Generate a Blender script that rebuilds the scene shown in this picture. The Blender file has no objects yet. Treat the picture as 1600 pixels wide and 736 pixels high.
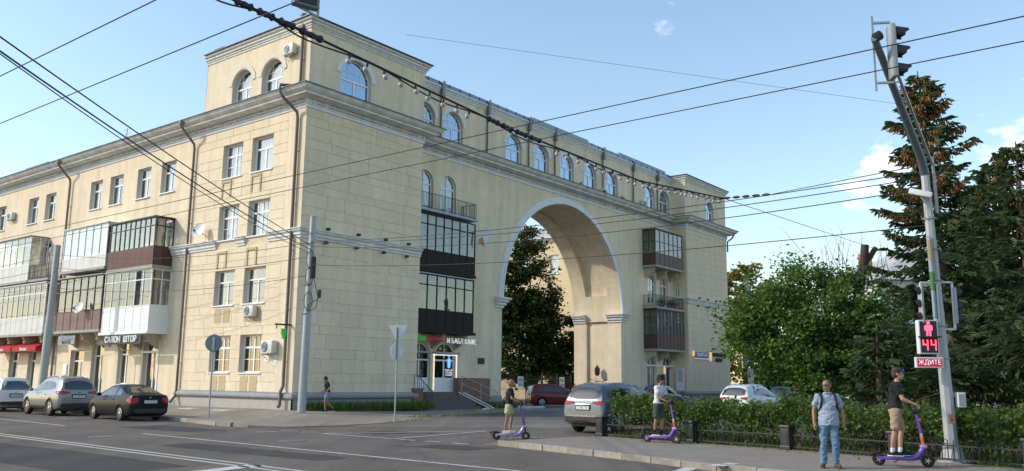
import bpy, bmesh, math, random
import numpy as np
from mathutils import Vector, Matrix
from mathutils.bvhtree import BVHTree
R = math.radians
rng = random.Random(7)
scene = bpy.context.scene
COL = scene.collection

# ------------------------------------------------------------------ camera
CAM_H = 1.73
F_PX, PITCH, ROLL = 1338.0, R(9.711), R(0.61)
cd = bpy.data.cameras.new('camera'); cam = bpy.data.objects.new('camera', cd); COL.objects.link(cam)
cd.sensor_width = 36.0; cd.lens = F_PX / 1600 * 36.0; cd.clip_start = .1; cd.clip_end = 4000
fw = Vector((0, math.cos(PITCH), math.sin(PITCH))); rt = Vector((1, 0, 0)); up = Vector((0, -math.sin(PITCH), math.cos(PITCH)))
xr = rt * math.cos(ROLL) + up * math.sin(ROLL); yu = up * math.cos(ROLL) - rt * math.sin(ROLL)
m = Matrix((xr, yu, -fw)).transposed().to_4x4(); m.translation = (0, 0, CAM_H)
cam.matrix_world = m; scene.camera = cam

# ------------------------------------------------------------------ building frame: u along the arched front, v along the street side
TH = R(51.9506); CORNER = Vector((-10.710, 42.801, 0))
UH = Vector((math.cos(TH), math.sin(TH), 0)); VH = Vector((-math.sin(TH), math.cos(TH), 0))
BM = Matrix.Translation(CORNER) @ Matrix.Rotation(TH, 4, 'Z')
def W(u, v, z=0.0): return CORNER + UH * u + VH * v + Vector((0, 0, z))
def UV(p): d = Vector((p[0], p[1], 0)) - CORNER; return d.dot(UH), d.dot(VH)

# ------------------------------------------------------------------ sky, sun, exposure
SUN = (UH * -1.13 + VH * 1.2 + Vector((0, 0, 1.0))).normalized()
SUN_EL = math.asin(SUN.z); SUN_AZ = math.atan2(SUN.x, SUN.y)
w = bpy.data.worlds.new('World'); scene.world = w; w.use_nodes = True
nt = w.node_tree; nt.nodes.clear()
def N(t, ty, **kw):
    n = t.nodes.new(ty)
    for k, v in kw.items(): setattr(n, k, v)
    return n
wo = N(nt, 'ShaderNodeOutputWorld'); bg = N(nt, 'ShaderNodeBackground'); bg.inputs[1].default_value = .15
sky = N(nt, 'ShaderNodeTexSky', sky_type='NISHITA'); sky.sun_disc = False
sky.sun_elevation = SUN_EL; sky.sun_rotation = SUN_AZ; sky.altitude = 100; sky.air_density = 1.42; sky.dust_density = 0.7; sky.ozone_density = 2.2
tc = N(nt, 'ShaderNodeTexCoord'); mp = N(nt, 'ShaderNodeMapping'); mp.inputs['Scale'].default_value = (1, 1, 2.2)
nt.links.new(tc.outputs['Generated'], mp.inputs[0])
nz = N(nt, 'ShaderNodeTexNoise'); nz.inputs['Scale'].default_value = 26; nz.inputs['Detail'].default_value = 8; nz.inputs['Roughness'].default_value = .58
nt.links.new(mp.outputs[0], nz.inputs['Vector'])
def wmath(op, a, b=None):
    n = N(nt, 'ShaderNodeMath', operation=op)
    for i, x in enumerate((a, b)):
        if x is None: continue
        if isinstance(x, (int, float)): n.inputs[i].default_value = x
        else: nt.links.new(x, n.inputs[i])
    return n.outputs[0]
def pix_dir(px, py): return (xr * ((px - 800) / F_PX) + yu * (-(py - 368) / F_PX) + fw).normalized()
mask = None
for (px, py, rad, thr, amt) in ((1378, 276, .050, .39, 1.0), (1342, 290, .034, .38, .85), (1592, 240, .045, .40, .8), (1038, 33, .026, .45, .5),
                                (-900, 150, .5, .52, .6), (2600, 120, .6, .5, .7), (2100, 330, .3, .48, .8)):
    d = pix_dir(px, py)
    dist = N(nt, 'ShaderNodeVectorMath', operation='DISTANCE'); nt.links.new(tc.outputs['Generated'], dist.inputs[0]); dist.inputs[1].default_value = d
    fall = wmath('SUBTRACT', 1.0, wmath('DIVIDE', dist.outputs['Value'], rad)); fall = wmath('MAXIMUM', fall, 0.0)
    k = wmath('MULTIPLY', wmath('SUBTRACT', wmath('ADD', wmath('MULTIPLY', fall, .34), nz.outputs['Fac']), thr + .22), 5.5)
    k = wmath('MULTIPLY', wmath('MULTIPLY', N(nt, 'ShaderNodeClamp').outputs[0] if 0 else wmath('MINIMUM', wmath('MAXIMUM', k, 0.0), 1.0), amt), wmath('MINIMUM', wmath('MULTIPLY', fall, 6.0), 1.0))
    mask = k if mask is None else wmath('MAXIMUM', mask, k)
mix = N(nt, 'ShaderNodeMixRGB'); mix.inputs[2].default_value = (5.6, 5.7, 5.9, 1)
nt.links.new(mask, mix.inputs[0]); nt.links.new(sky.outputs[0], mix.inputs[1]); nt.links.new(mix.outputs[0], bg.inputs[0]); nt.links.new(bg.outputs[0], wo.inputs[0])
sl = bpy.data.lights.new('sun', 'SUN'); sl.energy = 2.0; sl.angle = R(.55); sl.color = (1, .91, .78)
so = bpy.data.objects.new('sun', sl); COL.objects.link(so); so.rotation_euler = (-SUN).to_track_quat('-Z', 'Y').to_euler(); so.location = SUN * 200
vs = scene.view_settings; vs.view_transform = 'Standard'; vs.look = 'None'; vs.exposure = 0.64; vs.gamma = 1; vs.use_curve_mapping = False
scene.cycles.max_bounces = 6; scene.cycles.transparent_max_bounces = 12

# ------------------------------------------------------------------ materials
MATS = {}
def mat(name, col, rough=.8, var=.0, scale=3., bump=0., bscale=40., metal=0., spec=.5, stain=None, streak=0., emit=None, estr=0., rnd=0., coat=0., detail=6, dark=None, trans=0.):
    """principled with procedural colour variation, optional stain blotches, streaks, per object / per island change"""
    if name in MATS: return MATS[name]
    M = bpy.data.materials.new(name); M.use_nodes = True; t = M.node_tree; b = t.nodes['Principled BSDF']; L = t.links.new
    b.inputs['Roughness'].default_value = rough; b.inputs['Metallic'].default_value = metal; b.inputs['Specular IOR Level'].default_value = spec
    b.inputs['Coat Weight'].default_value = coat; b.inputs['Coat Roughness'].default_value = .06
    b.inputs['Base Color'].default_value = (*col, 1)
    co = N(t, 'ShaderNodeTexCoord').outputs['Object']
    cur = None
    if var or streak or stain or rnd:
        rgb = N(t, 'ShaderNodeRGB'); rgb.outputs[0].default_value = (*col, 1); cur = rgb.outputs[0]
    def hsv(val_out, cur):
        h = N(t, 'ShaderNodeHueSaturation'); L(cur, h.inputs['Color']); L(val_out, h.inputs['Value']); return h.outputs[0]
    def mr(src, lo, hi, a=.3, c=.7):
        n = N(t, 'ShaderNodeMapRange'); L(src, n.inputs[0]); n.inputs[1].default_value = a; n.inputs[2].default_value = c; n.inputs[3].default_value = lo; n.inputs[4].default_value = hi; return n.outputs[0]
    if var:
        n1 = N(t, 'ShaderNodeTexNoise'); L(co, n1.inputs['Vector']); n1.inputs['Scale'].default_value = scale; n1.inputs['Detail'].default_value = detail; n1.inputs['Roughness'].default_value = .65
        cur = hsv(mr(n1.outputs['Fac'], 1 - var, 1 + var), cur)
    if streak:
        mpg = N(t, 'ShaderNodeMapping'); mpg.inputs['Scale'].default_value = (1.6, 1.6, .12); L(co, mpg.inputs[0])
        n2 = N(t, 'ShaderNodeTexNoise'); L(mpg.outputs[0], n2.inputs['Vector']); n2.inputs['Scale'].default_value = 1.1; n2.inputs['Detail'].default_value = 5
        cur = hsv(mr(n2.outputs['Fac'], 1 - streak, 1 + streak * .5, .35, .62), cur)
    if stain:
        sc, amt, scol = stain
        n3 = N(t, 'ShaderNodeTexNoise'); L(co, n3.inputs['Vector']); n3.inputs['Scale'].default_value = sc; n3.inputs['Detail'].default_value = 7; n3.inputs['Roughness'].default_value = .7
        mx = N(t, 'ShaderNodeMixRGB'); L(mr(n3.outputs['Fac'], 0, amt, .52, .72), mx.inputs[0]); L(cur, mx.inputs[1]); mx.inputs[2].default_value = (*scol, 1); cur = mx.outputs[0]
    if rnd:
        oi = N(t, 'ShaderNodeObjectInfo'); cur = hsv(mr(oi.outputs['Random'], 1 - rnd, 1 + rnd, 0, 1), cur)
    if cur is not None: L(cur, b.inputs['Base Color'])
    if bump:
        nb = N(t, 'ShaderNodeTexNoise'); L(co, nb.inputs['Vector']); nb.inputs['Scale'].default_value = bscale; nb.inputs['Detail'].default_value = 5
        bp = N(t, 'ShaderNodeBump'); bp.inputs['Strength'].default_value = bump; bp.inputs['Distance'].default_value = .02; L(nb.outputs['Fac'], bp.inputs['Height']); L(bp.outputs[0], b.inputs['Normal'])
    if emit:
        b.inputs['Emission Color'].default_value = (*emit, 1); b.inputs['Emission Strength'].default_value = estr
    MATS[name] = M; return M
def leaf_mat(name, c1, c2, c3=None, rough=.55, trans=.35):
    M = bpy.data.materials.new(name); M.use_nodes = True; t = M.node_tree; b = t.nodes['Principled BSDF']; L = t.links.new
    g = N(t, 'ShaderNodeNewGeometry'); cr = N(t, 'ShaderNodeValToRGB'); L(g.outputs['Random Per Island'], cr.inputs[0])
    e = cr.color_ramp.elements; e[0].color = (*c1, 1); e[1].color = (*c2, 1)
    if c3: k = e.new(.93); k.color = (*c2, 1); e[-1].color = (*c3, 1)
    b.inputs['Roughness'].default_value = rough; b.inputs['Specular IOR Level'].default_value = .3
    L(cr.outputs[0], b.inputs['Base Color'])
    tr = N(t, 'ShaderNodeBsdfTranslucent'); h = N(t, 'ShaderNodeHueSaturation'); h.inputs['Value'].default_value = 1.5; h.inputs['Hue'].default_value = .485; L(cr.outputs[0], h.inputs['Color']); L(h.outputs[0], tr.inputs[0])
    mx = N(t, 'ShaderNodeMixShader'); mx.inputs[0].default_value = trans; L(b.outputs[0], mx.inputs[1]); L(tr.outputs[0], mx.inputs[2]); L(mx.outputs[0], t.nodes['Material Output'].inputs[0])
    MATS[name] = M; return M
def glass_mat(name, tint=(.75, .8, .8), ior=1.9, rough=.015, body=None, refl=(.95, .97, 1)):
    """window glass: fresnel mirror over a tinted see-through sheet (slightly wavy)"""
    M = bpy.data.materials.new(name); M.use_nodes = True; t = M.node_tree; L = t.links.new; t.nodes.remove(t.nodes['Principled BSDF'])
    f0 = ((ior - 1) / (ior + 1)) ** 2; lw = N(t, 'ShaderNodeLayerWeight'); lw.inputs[0].default_value = .5; pw = N(t, 'ShaderNodeMath', operation='POWER'); L(lw.outputs['Facing'], pw.inputs[0]); pw.inputs[1].default_value = 4.5
    fr = N(t, 'ShaderNodeMath', operation='MULTIPLY_ADD'); L(pw.outputs[0], fr.inputs[0]); fr.inputs[1].default_value = 1 - f0; fr.inputs[2].default_value = f0
    gl = N(t, 'ShaderNodeBsdfGlossy'); gl.inputs['Roughness'].default_value = rough; gl.inputs[0].default_value = (*refl, 1)
    co = N(t, 'ShaderNodeTexCoord').outputs['Object']; nb = N(t, 'ShaderNodeTexNoise'); L(co, nb.inputs['Vector']); nb.inputs['Scale'].default_value = 1.7
    bp = N(t, 'ShaderNodeBump'); bp.inputs['Strength'].default_value = .12; bp.inputs['Distance'].default_value = .02; L(nb.outputs['Fac'], bp.inputs['Height']); L(bp.outputs[0], gl.inputs['Normal'])
    if body is None: s = N(t, 'ShaderNodeBsdfTransparent'); s.inputs[0].default_value = (*tint, 1)
    else: s = N(t, 'ShaderNodeBsdfDiffuse'); s.inputs[0].default_value = (*body, 1)
    mx = N(t, 'ShaderNodeMixShader'); L(fr.outputs[0], mx.inputs[0]); L(s.outputs[0], mx.inputs[1]); L(gl.outputs[0], mx.inputs[2]); L(mx.outputs[0], t.nodes['Material Output'].inputs[0])
    MATS[name] = M; return M

YEL = (.735, .615, .45)
mat('plaster', YEL, .9, var=.075, scale=1.3, bump=.45, bscale=7, streak=.10, stain=(.8, .28, (.50, .43, .33)))
mat("stone", (.735, .615, .45), .9, var=.06, scale=4, bump=.35, bscale=22, rnd=.045, streak=.05, stain=(.9, .2, (.50, .43, .32)))
mat("joint", (.645, .535, .385), .95, var=.08)
mat('apron', (.50, .39, .24), .9, var=.08)  # ochre paint with the shading of the panels mixed into the brown
mat('trim', (.66, .66, .655), .8, var=.06, scale=2, bump=.2, bscale=14, streak=.12, stain=(1.3, .35, (.36, .35, .33)))
mat('trim_clean', (.70, .715, .73), .75, var=.04, streak=.05)
mat('trim_peel', (.66, .65, .62), .85, var=.07, scale=4, stain=(3.5, .8, (.40, .33, .25)))
mat('plinth', (.30, .30, .31), .85, var=.1, scale=2.5, bump=.3, stain=(1.2, .5, (.36, .34, .30)))
mat('plinth_pale', (.42, .40, .36), .9, var=.1, bump=.3, stain=(1.5, .6, (.30, .28, .25)))
mat('pvc', (.78, .79, .79), .45, var=.03)
mat('pvc_old', (.62, .62, .58), .6, var=.06, streak=.1)
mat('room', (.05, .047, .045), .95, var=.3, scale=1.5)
mat('curtain', (.62, .63, .63), .9, var=.1, scale=2)
mat('curtain_cream', (.5, .46, .36), .9, var=.1, scale=2)
mat('curtain_dark', (.16, .13, .14), .9, var=.15, scale=2)
mat('brown_panel', (.085, .043, .035), .55, var=.15, scale=6, streak=.15)
mat('brown_light', (.20, .115, .10), .6, var=.12, scale=4, streak=.12)
mat('dark_frame', (.035, .027, .026), .5, var=.1)
mat('black_panel', (.022, .018, .016), .7, var=.1, spec=.2)
mat('black_metal', (.018, .018, .02), .45, var=.1)
mat('slab', (.36, .35, .33), .9, var=.12, bump=.3, stain=(2, .5, (.22, .21, .2)))
mat('slab_blue', (.30, .36, .42), .6, var=.1)
mat('roof_metal', (.055, .075, .13), .45, metal=.3, var=.12, scale=1.2)
mat('roof_blue', (.16, .22, .32), .4, metal=.35, var=.12, scale=1.0, streak=.1)
mat('pipe', (.20, .195, .19), .5, metal=.5, var=.15, scale=3, streak=.15)
mat('pipe_brown', (.15, .13, .12), .6, metal=.2, var=.15, scale=3, streak=.15)
mat('concrete', (.40, .40, .39), .9, var=.1, scale=3, bump=.3, streak=.12)
mat('galv', (.36, .375, .39), .55, metal=.35, var=.08, scale=5, streak=.06); mat('hood_cream', (.66, .60, .50), .85, var=.05)
mat('white_paint', (.75, .75, .74), .7, var=.06)
mat('red_awning', (.42, .02, .02), .8, var=.1)
mat('blue_sign', (.02, .06, .30), .5)
mat('sign_grey', (.13, .17, .21), .5, metal=.3, var=.1)
mat('sign_back', (.62, .63, .64), .55, var=.06)
mat('letter_white', (.8, .8, .8), .5, emit=(.9, .95, 1), estr=.08)
mat('letter_lit', (.9, .9, .9), .5, emit=(1, 1, 1), estr=.22)
mat('letter_green', (.03, .35, .05), .5, emit=(.02, .6, .06), estr=.15); mat('green_cloth', (.07, .22, .05), .8)
mat('letter_red', (.35, .02, .05), .5, emit=(.5, .01, .05), estr=.12)
mat('neon_warm', (1, .9, .75), .5, emit=(1, .85, .62), estr=.5)
mat('led_red', (.8, .05, .08), .5, emit=(1, .06, .12), estr=2.2)
mat('led_panel', (.10, .004, .008), .4, emit=(.35, .01, .02), estr=.25)
mat('red_panel', (.40, .01, .03), .4, emit=(.55, .0, .03), estr=.28)
mat('neon_blue', (.1, .3, .9), .5, emit=(.12, .35, 1), estr=1.1)
mat('neon_sign_yellow', (.8, .6, .2), .5, emit=(1, .7, .3), estr=.3)
mat('gold', (.33, .25, .13), .6)
mat('brick', (.22, .10, .075), .9, var=.25, scale=9, bump=.5, bscale=20)
mat('stair', (.13, .10, .095), .8, var=.15, scale=5)
mat('rubber', (.013, .013, .014), .85, var=.1)
mat('plastic_black', (.02, .02, .022), .5)
mat('alloy', (.55, .55, .56), .28, metal=.85)
mat('chrome', (.75, .75, .76), .12, metal=1.)
mat('tail_red', (.30, .008, .015), .2, coat=.25, spec=.3); mat('corbel', (.46, .41, .33), .9, var=.08)
mat('lamp_clear', (.6, .6, .6), .1, coat=1.)
mat('plate', (.68, .69, .7), .5, var=.02)
mat('ink', (.02, .02, .025), .6)
mat('wire', (.012, .012, .014), .6)
mat('wire_blue', (.015, .013, .035), .5)
mat('bulb', (.42, .38, .36), .35, coat=.4)
mat('bark', (.075, .055, .042), .95, var=.3, scale=6, bump=.8, bscale=14)
mat('bark_pale', (.13, .105, .085), .95, var=.25, scale=6, bump=.8, bscale=14)
mat('twig', (.10, .08, .07), .95)
mat('grass_soil', (.06, .085, .022), .95, var=.35, scale=2.2, stain=(.7, .6, (.12, .12, .045)), bump=.6, bscale=18)
mat('soil', (.17, .14, .11), .95, var=.25, scale=2, bump=.8, bscale=22, stain=(.9, .6, (.11, .10, .085)))
mat('gravel', (.33, .29, .24), .95, var=.3, scale=8)
mat('lane_paint', (.55, .55, .53), .8, var=.18, scale=6, stain=(5, 1., (.15, .14, .13)))
mat('lane_paint_y', (.52, .50, .43), .8, var=.15, scale=6, stain=(6, .75, (.13, .13, .13)))
mat('kerb', (.29, .255, .215), .9, var=.2, scale=4, bump=.6, stain=(2.5, .75, (.15, .135, .12)), rnd=.16)
mat('kerb_white', (.62, .61, .58), .85, var=.12, stain=(3, .5, (.3, .28, .26)))
mat('cornice_gray', (.68, .68, .67), .85, var=.08, scale=2, streak=.15, stain=(1.6, .5, (.3, .29, .28)))
mat('reveal', (.58, .52, .43), .9, var=.06)
mat('courtyard_wall', (.66, .54, .34), .9, var=.06, scale=1.5, bump=.3, bscale=9, streak=.06)
mat('wall_white', (.62, .62, .60), .9, var=.08)
mat('roof_pale', (.47, .46, .45), .7, var=.08, streak=.08)
mat('brick_orange', (.42, .20, .12), .9, var=.25, scale=2)
glass_mat('glass', tint=(.84, .87, .88), ior=2.8); glass_mat('glass_dim', tint=(.42, .42, .44), ior=2.3); glass_mat('glass_tint', tint=(.33, .39, .36), ior=2.2); glass_mat('car_glass', ior=2.0, body=(.012, .013, .015), rough=.03)
glass_mat('glass_front', tint=(.42, .58, .8), ior=4.6, refl=(.66, .82, 1))  # blue of the reflected sky is put into the tint and mirror colour
leaf_mat('leaf_maple', (.036, .085, .017), (.165, .27, .058), trans=.42)
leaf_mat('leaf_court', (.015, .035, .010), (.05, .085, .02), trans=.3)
leaf_mat('leaf_autumn', (.10, .11, .022), (.27, .22, .045), trans=.45)
leaf_mat('leaf_far', (.03, .06, .015), (.07, .12, .03), trans=.3)
leaf_mat('leaf_hedge', (.035, .075, .016), (.135, .21, .045), (.24, .19, .06), trans=.42)
leaf_mat('needle', (.04, .068, .03), (.10, .145, .06), trans=.2, rough=.6)
leaf_mat('needle_blue', (.02, .045, .026), (.05, .085, .045), trans=.12, rough=.6)
leaf_mat('cone', (.24, .115, .04), (.48, .26, .10), trans=.05, rough=.8)
leaf_mat('grass_blade', (.05, .10, .018), (.16, .24, .05), trans=.4)
leaf_mat('flower', (.15, .04, .08), (.3, .08, .15), trans=.2)
def asphalt(name, base, warm, patch):
    M = mat(name, base, .93, var=.12, scale=.7, bump=.6, bscale=160, stain=(.22, .7, warm), streak=0, spec=.25)
    t = M.node_tree; b = t.nodes['Principled BSDF']; L = t.links.new; src = b.inputs['Base Color'].links[0].from_socket
    co = N(t, 'ShaderNodeTexCoord').outputs['Object']
    g = N(t, 'ShaderNodeTexNoise'); L(co, g.inputs['Vector']); g.inputs['Scale'].default_value = 70; g.inputs['Detail'].default_value = 3
    h = N(t, 'ShaderNodeHueSaturation'); mr = N(t, 'ShaderNodeMapRange'); L(g.outputs['Fac'], mr.inputs[0]); mr.inputs[1].default_value = .3; mr.inputs[2].default_value = .7; mr.inputs[3].default_value = .72; mr.inputs[4].default_value = 1.3
    L(mr.outputs[0], h.inputs['Value']); L(src, h.inputs['Color'])
    # tyre-polished lanes, stretched along the street
    mp = N(t, 'ShaderNodeMapping'); mp.inputs['Rotation'].default_value = (0, 0, -TH); mp.inputs['Scale'].default_value = (.55, .035, 1); L(co, mp.inputs[0])
    s = N(t, 'ShaderNodeTexNoise'); L(mp.outputs[0], s.inputs['Vector']); s.inputs['Scale'].default_value = 1.2; s.inputs['Detail'].default_value = 3
    m2 = N(t, 'ShaderNodeMapRange'); L(s.outputs['Fac'], m2.inputs[0]); m2.inputs[1].default_value = .35; m2.inputs[2].default_value = .65; m2.inputs[3].default_value = .82; m2.inputs[4].default_value = 1.16
    h2 = N(t, 'ShaderNodeHueSaturation'); L(m2.outputs[0], h2.inputs['Value']); L(h.outputs[0], h2.inputs['Color'])
    # cracks
    v = N(t, 'ShaderNodeTexVoronoi', feature='DISTANCE_TO_EDGE'); wn = N(t, 'ShaderNodeTexNoise'); wn.inputs['Scale'].default_value = 1.3; wn.inputs['Detail'].default_value = 5; L(co, wn.inputs['Vector'])
    ad = N(t, 'ShaderNodeVectorMath', operation='MULTIPLY_ADD'); L(wn.outputs['Color'], ad.inputs[0]); ad.inputs[1].default_value = (1.6, 1.6, 0); L(co, ad.inputs[2]); L(ad.outputs[0], v.inputs['Vector']); v.inputs['Scale'].default_value = .16
    cm = N(t, 'ShaderNodeMapRange'); L(v.outputs['Distance'], cm.inputs[0]); cm.inputs[1].default_value = 0; cm.inputs[2].default_value = .006; cm.inputs[3].default_value = .55; cm.inputs[4].default_value = 1
    h3 = N(t, 'ShaderNodeHueSaturation'); L(cm.outputs[0], h3.inputs['Value']); L(h2.outputs[0], h3.inputs['Color']); L(h3.outputs[0], b.inputs['Base Color'])
    return M
asphalt('asphalt', (.148, .124, .105), (.185, .155, .13), .5); asphalt('asphalt_new', (.072, .066, .063), (.085, .078, .07), .5)
asphalt('pavement', (.30, .25, .20), (.36, .295, .23), .5)
asphalt('path', (.185, .165, .145), (.25, .215, .175), .5)
def paver_mat():
    M = mat('pavers', (.255, .217, .18), .92, var=.12, scale=1.2, bump=.3, bscale=60, stain=(.5, .5, (.24, .21, .18)))
    t = M.node_tree; b = t.nodes['Principled BSDF']; L = t.links.new; src = b.inputs['Base Color'].links[0].from_socket
    co = N(t, 'ShaderNodeTexCoord').outputs['Object']; mp = N(t, 'ShaderNodeMapping'); mp.inputs['Rotation'].default_value = (0, 0, R(52)); L(co, mp.inputs[0])
    br = N(t, 'ShaderNodeTexBrick'); L(mp.outputs[0], br.inputs['Vector']); br.inputs['Scale'].default_value = 1; br.inputs['Brick Width'].default_value = .2; br.inputs['Row Height'].default_value = .1
    br.inputs['Mortar Size'].default_value = .006; br.inputs['Color1'].default_value = (.92, .92, .92, 1); br.inputs['Color2'].default_value = (1.08, 1.06, 1.04, 1); br.inputs['Mortar'].default_value = (.6, .58, .55, 1)
    mx = N(t, 'ShaderNodeMixRGB', blend_type='MULTIPLY'); mx.inputs[0].default_value = 1; L(src, mx.inputs[1]); L(br.outputs[0], mx.inputs[2]); L(mx.outputs[0], b.inputs['Base Color'])
paver_mat()
def brick_mat():
    M = mat('brickwork', (.20, .095, .07), .9, var=.2, scale=5, bump=.3)
    t = M.node_tree; b = t.nodes['Principled BSDF']; L = t.links.new; src = b.inputs['Base Color'].links[0].from_socket
    co = N(t, 'ShaderNodeTexCoord').outputs['Object']; sp = N(t, 'ShaderNodeSeparateXYZ'); L(co, sp.inputs[0]); ad = N(t, 'ShaderNodeMath'); L(sp.outputs[0], ad.inputs[0]); L(sp.outputs[1], ad.inputs[1])
    cb = N(t, 'ShaderNodeCombineXYZ'); L(ad.outputs[0], cb.inputs[0]); L(sp.outputs[2], cb.inputs[1])
    br = N(t, 'ShaderNodeTexBrick'); L(cb.outputs[0], br.inputs['Vector']); br.inputs['Scale'].default_value = 1; br.inputs['Brick Width'].default_value = .25; br.inputs['Row Height'].default_value = .075; br.inputs['Mortar Size'].default_value = .008
    br.inputs['Color1'].default_value = (.8, .8, .8, 1); br.inputs['Color2'].default_value = (1.25, 1.2, 1.2, 1); br.inputs['Mortar'].default_value = (1.7, 2.4, 2.6, 1)
    mx = N(t, 'ShaderNodeMixRGB', blend_type='MULTIPLY'); mx.inputs[0].default_value = 1; L(src, mx.inputs[1]); L(br.outputs[0], mx.inputs[2]); L(mx.outputs[0], b.inputs['Base Color'])
brick_mat()
def wood_boards(name, col):   # vertical board grain
    M = mat(name, col, .6, var=.12, scale=3, streak=.25)
wood_boards('brown_boards', (.12, .045, .035))

# ------------------------------------------------------------------ mesh helpers
class MB:
    def __init__(s): s.v = []; s.f = []
    def add(s, verts, faces):
        o = len(s.v); s.v += [tuple(p) for p in verts]; s.f += [tuple(i + o for i in f) for f in faces]; return s
    def quad(s, a, b, c, d): return s.add((a, b, c, d), ((0, 1, 2, 3),))
    def box(s, x0, y0, z0, x1, y1, z1):
        return s.add(((x0, y0, z0), (x1, y0, z0), (x1, y1, z0), (x0, y1, z0), (x0, y0, z1), (x1, y0, z1), (x1, y1, z1), (x0, y1, z1)),
                     ((0, 3, 2, 1), (4, 5, 6, 7), (0, 1, 5, 4), (1, 2, 6, 5), (2, 3, 7, 6), (3, 0, 4, 7)))
    def bevbox(s, x0, y0, z0, x1, y1, z1, b):
        """box with chamfered edges"""
        b = min(b, abs(x1 - x0) * .49, abs(y1 - y0) * .49, abs(z1 - z0) * .49); V = []
        bm = bmesh.new(); bmesh.ops.create_cube(bm, size=1)
        for q in bm.verts: q.co = Vector(((x0 + x1) / 2 + q.co.x * (x1 - x0), (y0 + y1) / 2 + q.co.y * (y1 - y0), (z0 + z1) / 2 + q.co.z * (z1 - z0)))
        bmesh.ops.bevel(bm, geom=list(bm.edges), offset=b, segments=2, affect='EDGES', profile=.5)
        bm.verts.index_update(); s.add([q.co for q in bm.verts], [[q.index for q in f.verts] for f in bm.faces]); bm.free(); return s
    def obox(s, p, q, wx, wz=None, upv=(0, 0, 1)):
        """bar from p to q with rectangular section"""
        p = Vector(p); q = Vector(q); d = (q - p).normalized(); upv = Vector(upv)
        if abs(d.dot(upv)) > .98: upv = Vector((1, 0, 0))
        a = d.cross(upv).normalized() * wx / 2; b = a.cross(d).normalized() * (wz or wx) / 2
        P = [p - a - b, p + a - b, p + a + b, p - a + b, q - a - b, q + a - b, q + a + b, q - a + b]
        return s.add(P, ((0, 3, 2, 1), (4, 5, 6, 7), (0, 1, 5, 4), (1, 2, 6, 5), (2, 3, 7, 6), (3, 0, 4, 7)))
    def tube(s, pts, r, n=8, caps=True):
        pts = [Vector(p) for p in pts]; k = len(pts); rs = r if isinstance(r, (list, tuple)) else [r] * k
        o = len(s.v); ref = None
        for i, p in enumerate(pts):
            d = (pts[min(i + 1, k - 1)] - pts[max(i - 1, 0)]).normalized()
            if ref is None: ref = Vector((0, 0, 1)) if abs(d.z) < .9 else Vector((1, 0, 0))
            a = d.cross(ref).normalized(); b = a.cross(d).normalized(); ref = b
            for j in range(n):
                t = 2 * math.pi * j / n; s.v.append(tuple(p + a * (math.cos(t) * rs[i]) + b * (math.sin(t) * rs[i])))
        for i in range(k - 1):
            for j in range(n): s.f.append((o + i * n + j, o + i * n + (j + 1) % n, o + (i + 1) * n + (j + 1) % n, o + (i + 1) * n + j))
        if caps and n > 2: s.f.append(tuple(o + j for j in range(n))[::-1]); s.f.append(tuple(o + (k - 1) * n + j for j in range(n)))
        return s
    def lathe(s, prof, n=24, M=None):
        """profile (r,z) turned round z"""
        o = len(s.v); M = M or Matrix()
        for r_, z in prof:
            for j in range(n): t = 2 * math.pi * j / n; s.v.append(tuple(M @ Vector((r_ * math.cos(t), r_ * math.sin(t), z))))
        for i in range(len(prof) - 1):
            for j in range(n): s.f.append((o + i * n + j, o + i * n + (j + 1) % n, o + (i + 1) * n + (j + 1) % n, o + (i + 1) * n + j))
        s.f.append(tuple(o + j for j in range(n))[::-1]); s.f.append(tuple(o + (len(prof) - 1) * n + j for j in range(n))); return s
    def ell(s, c, rx, ry, rz, n=12, m=8, M=None):
        o = len(s.v); M = M or Matrix(); c = Vector(c)
        for i in range(m + 1):
            ph = math.pi * i / m
            for j in range(n): t = 2 * math.pi * j / n; s.v.append(tuple(c + M @ Vector((rx * math.sin(ph) * math.cos(t), ry * math.sin(ph) * math.sin(t), rz * math.cos(ph)))))
        for i in range(m):
            for j in range(n): s.f.append((o + i * n + j, o + (i + 1) * n + j, o + (i + 1) * n + (j + 1) % n, o + i * n + (j + 1) % n))
        return s
    def prism(s, poly, M, a, b):
        """2D polygon (x,y) extruded from z=a to z=b, then placed by M"""
        n = len(poly); o = len(s.v)
        for z in (a, b):
            for x, y in poly: s.v.append(tuple(M @ Vector((x, y, z))))
        s.f.append(tuple(o + i for i in range(n))[::-1]); s.f.append(tuple(o + n + i for i in range(n)))
        for i in range(n): j = (i + 1) % n; s.f.append((o + i, o + j, o + n + j, o + n + i))
        return s
    def mesh(s, name, smooth=None, org=None):
        me = bpy.data.meshes.new(name)
        V = s.v if org is None else [(a - org[0], b - org[1], c - org[2]) for a, b, c in s.v]
        me.from_pydata(V, [], s.f)
        if smooth is not None: me.shade_smooth(); me.set_sharp_from_angle(angle=R(smooth))
        return me
    def build(s, name, material, parent=None, smooth=None, org=None, M=None, label=None, cat=None, group=None, kind=None):
        return obj(name, s.mesh(name, smooth, org), material, parent, org, M, label, cat, group, kind)
def obj(name, me, material, parent=None, org=None, M=None, label=None, cat=None, group=None, kind=None):
    o = bpy.data.objects.new(name, me); COL.objects.link(o)
    if material and me is not None and not me.materials: me.materials.append(MATS[material] if isinstance(material, str) else material)
    if parent: o.parent = parent
    loc = Matrix.Translation(org) if org is not None else Matrix()
    if M is not None or org is not None: o.matrix_basis = (M if M is not None else Matrix()) @ loc
    tag(o, label, cat, group, kind); return o
def tag(o, label=None, cat=None, group=None, kind=None):
    for k, v in (('label', label), ('category', cat), ('group', group), ('kind', kind)):
        if v: o[k] = v
    return o
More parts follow.
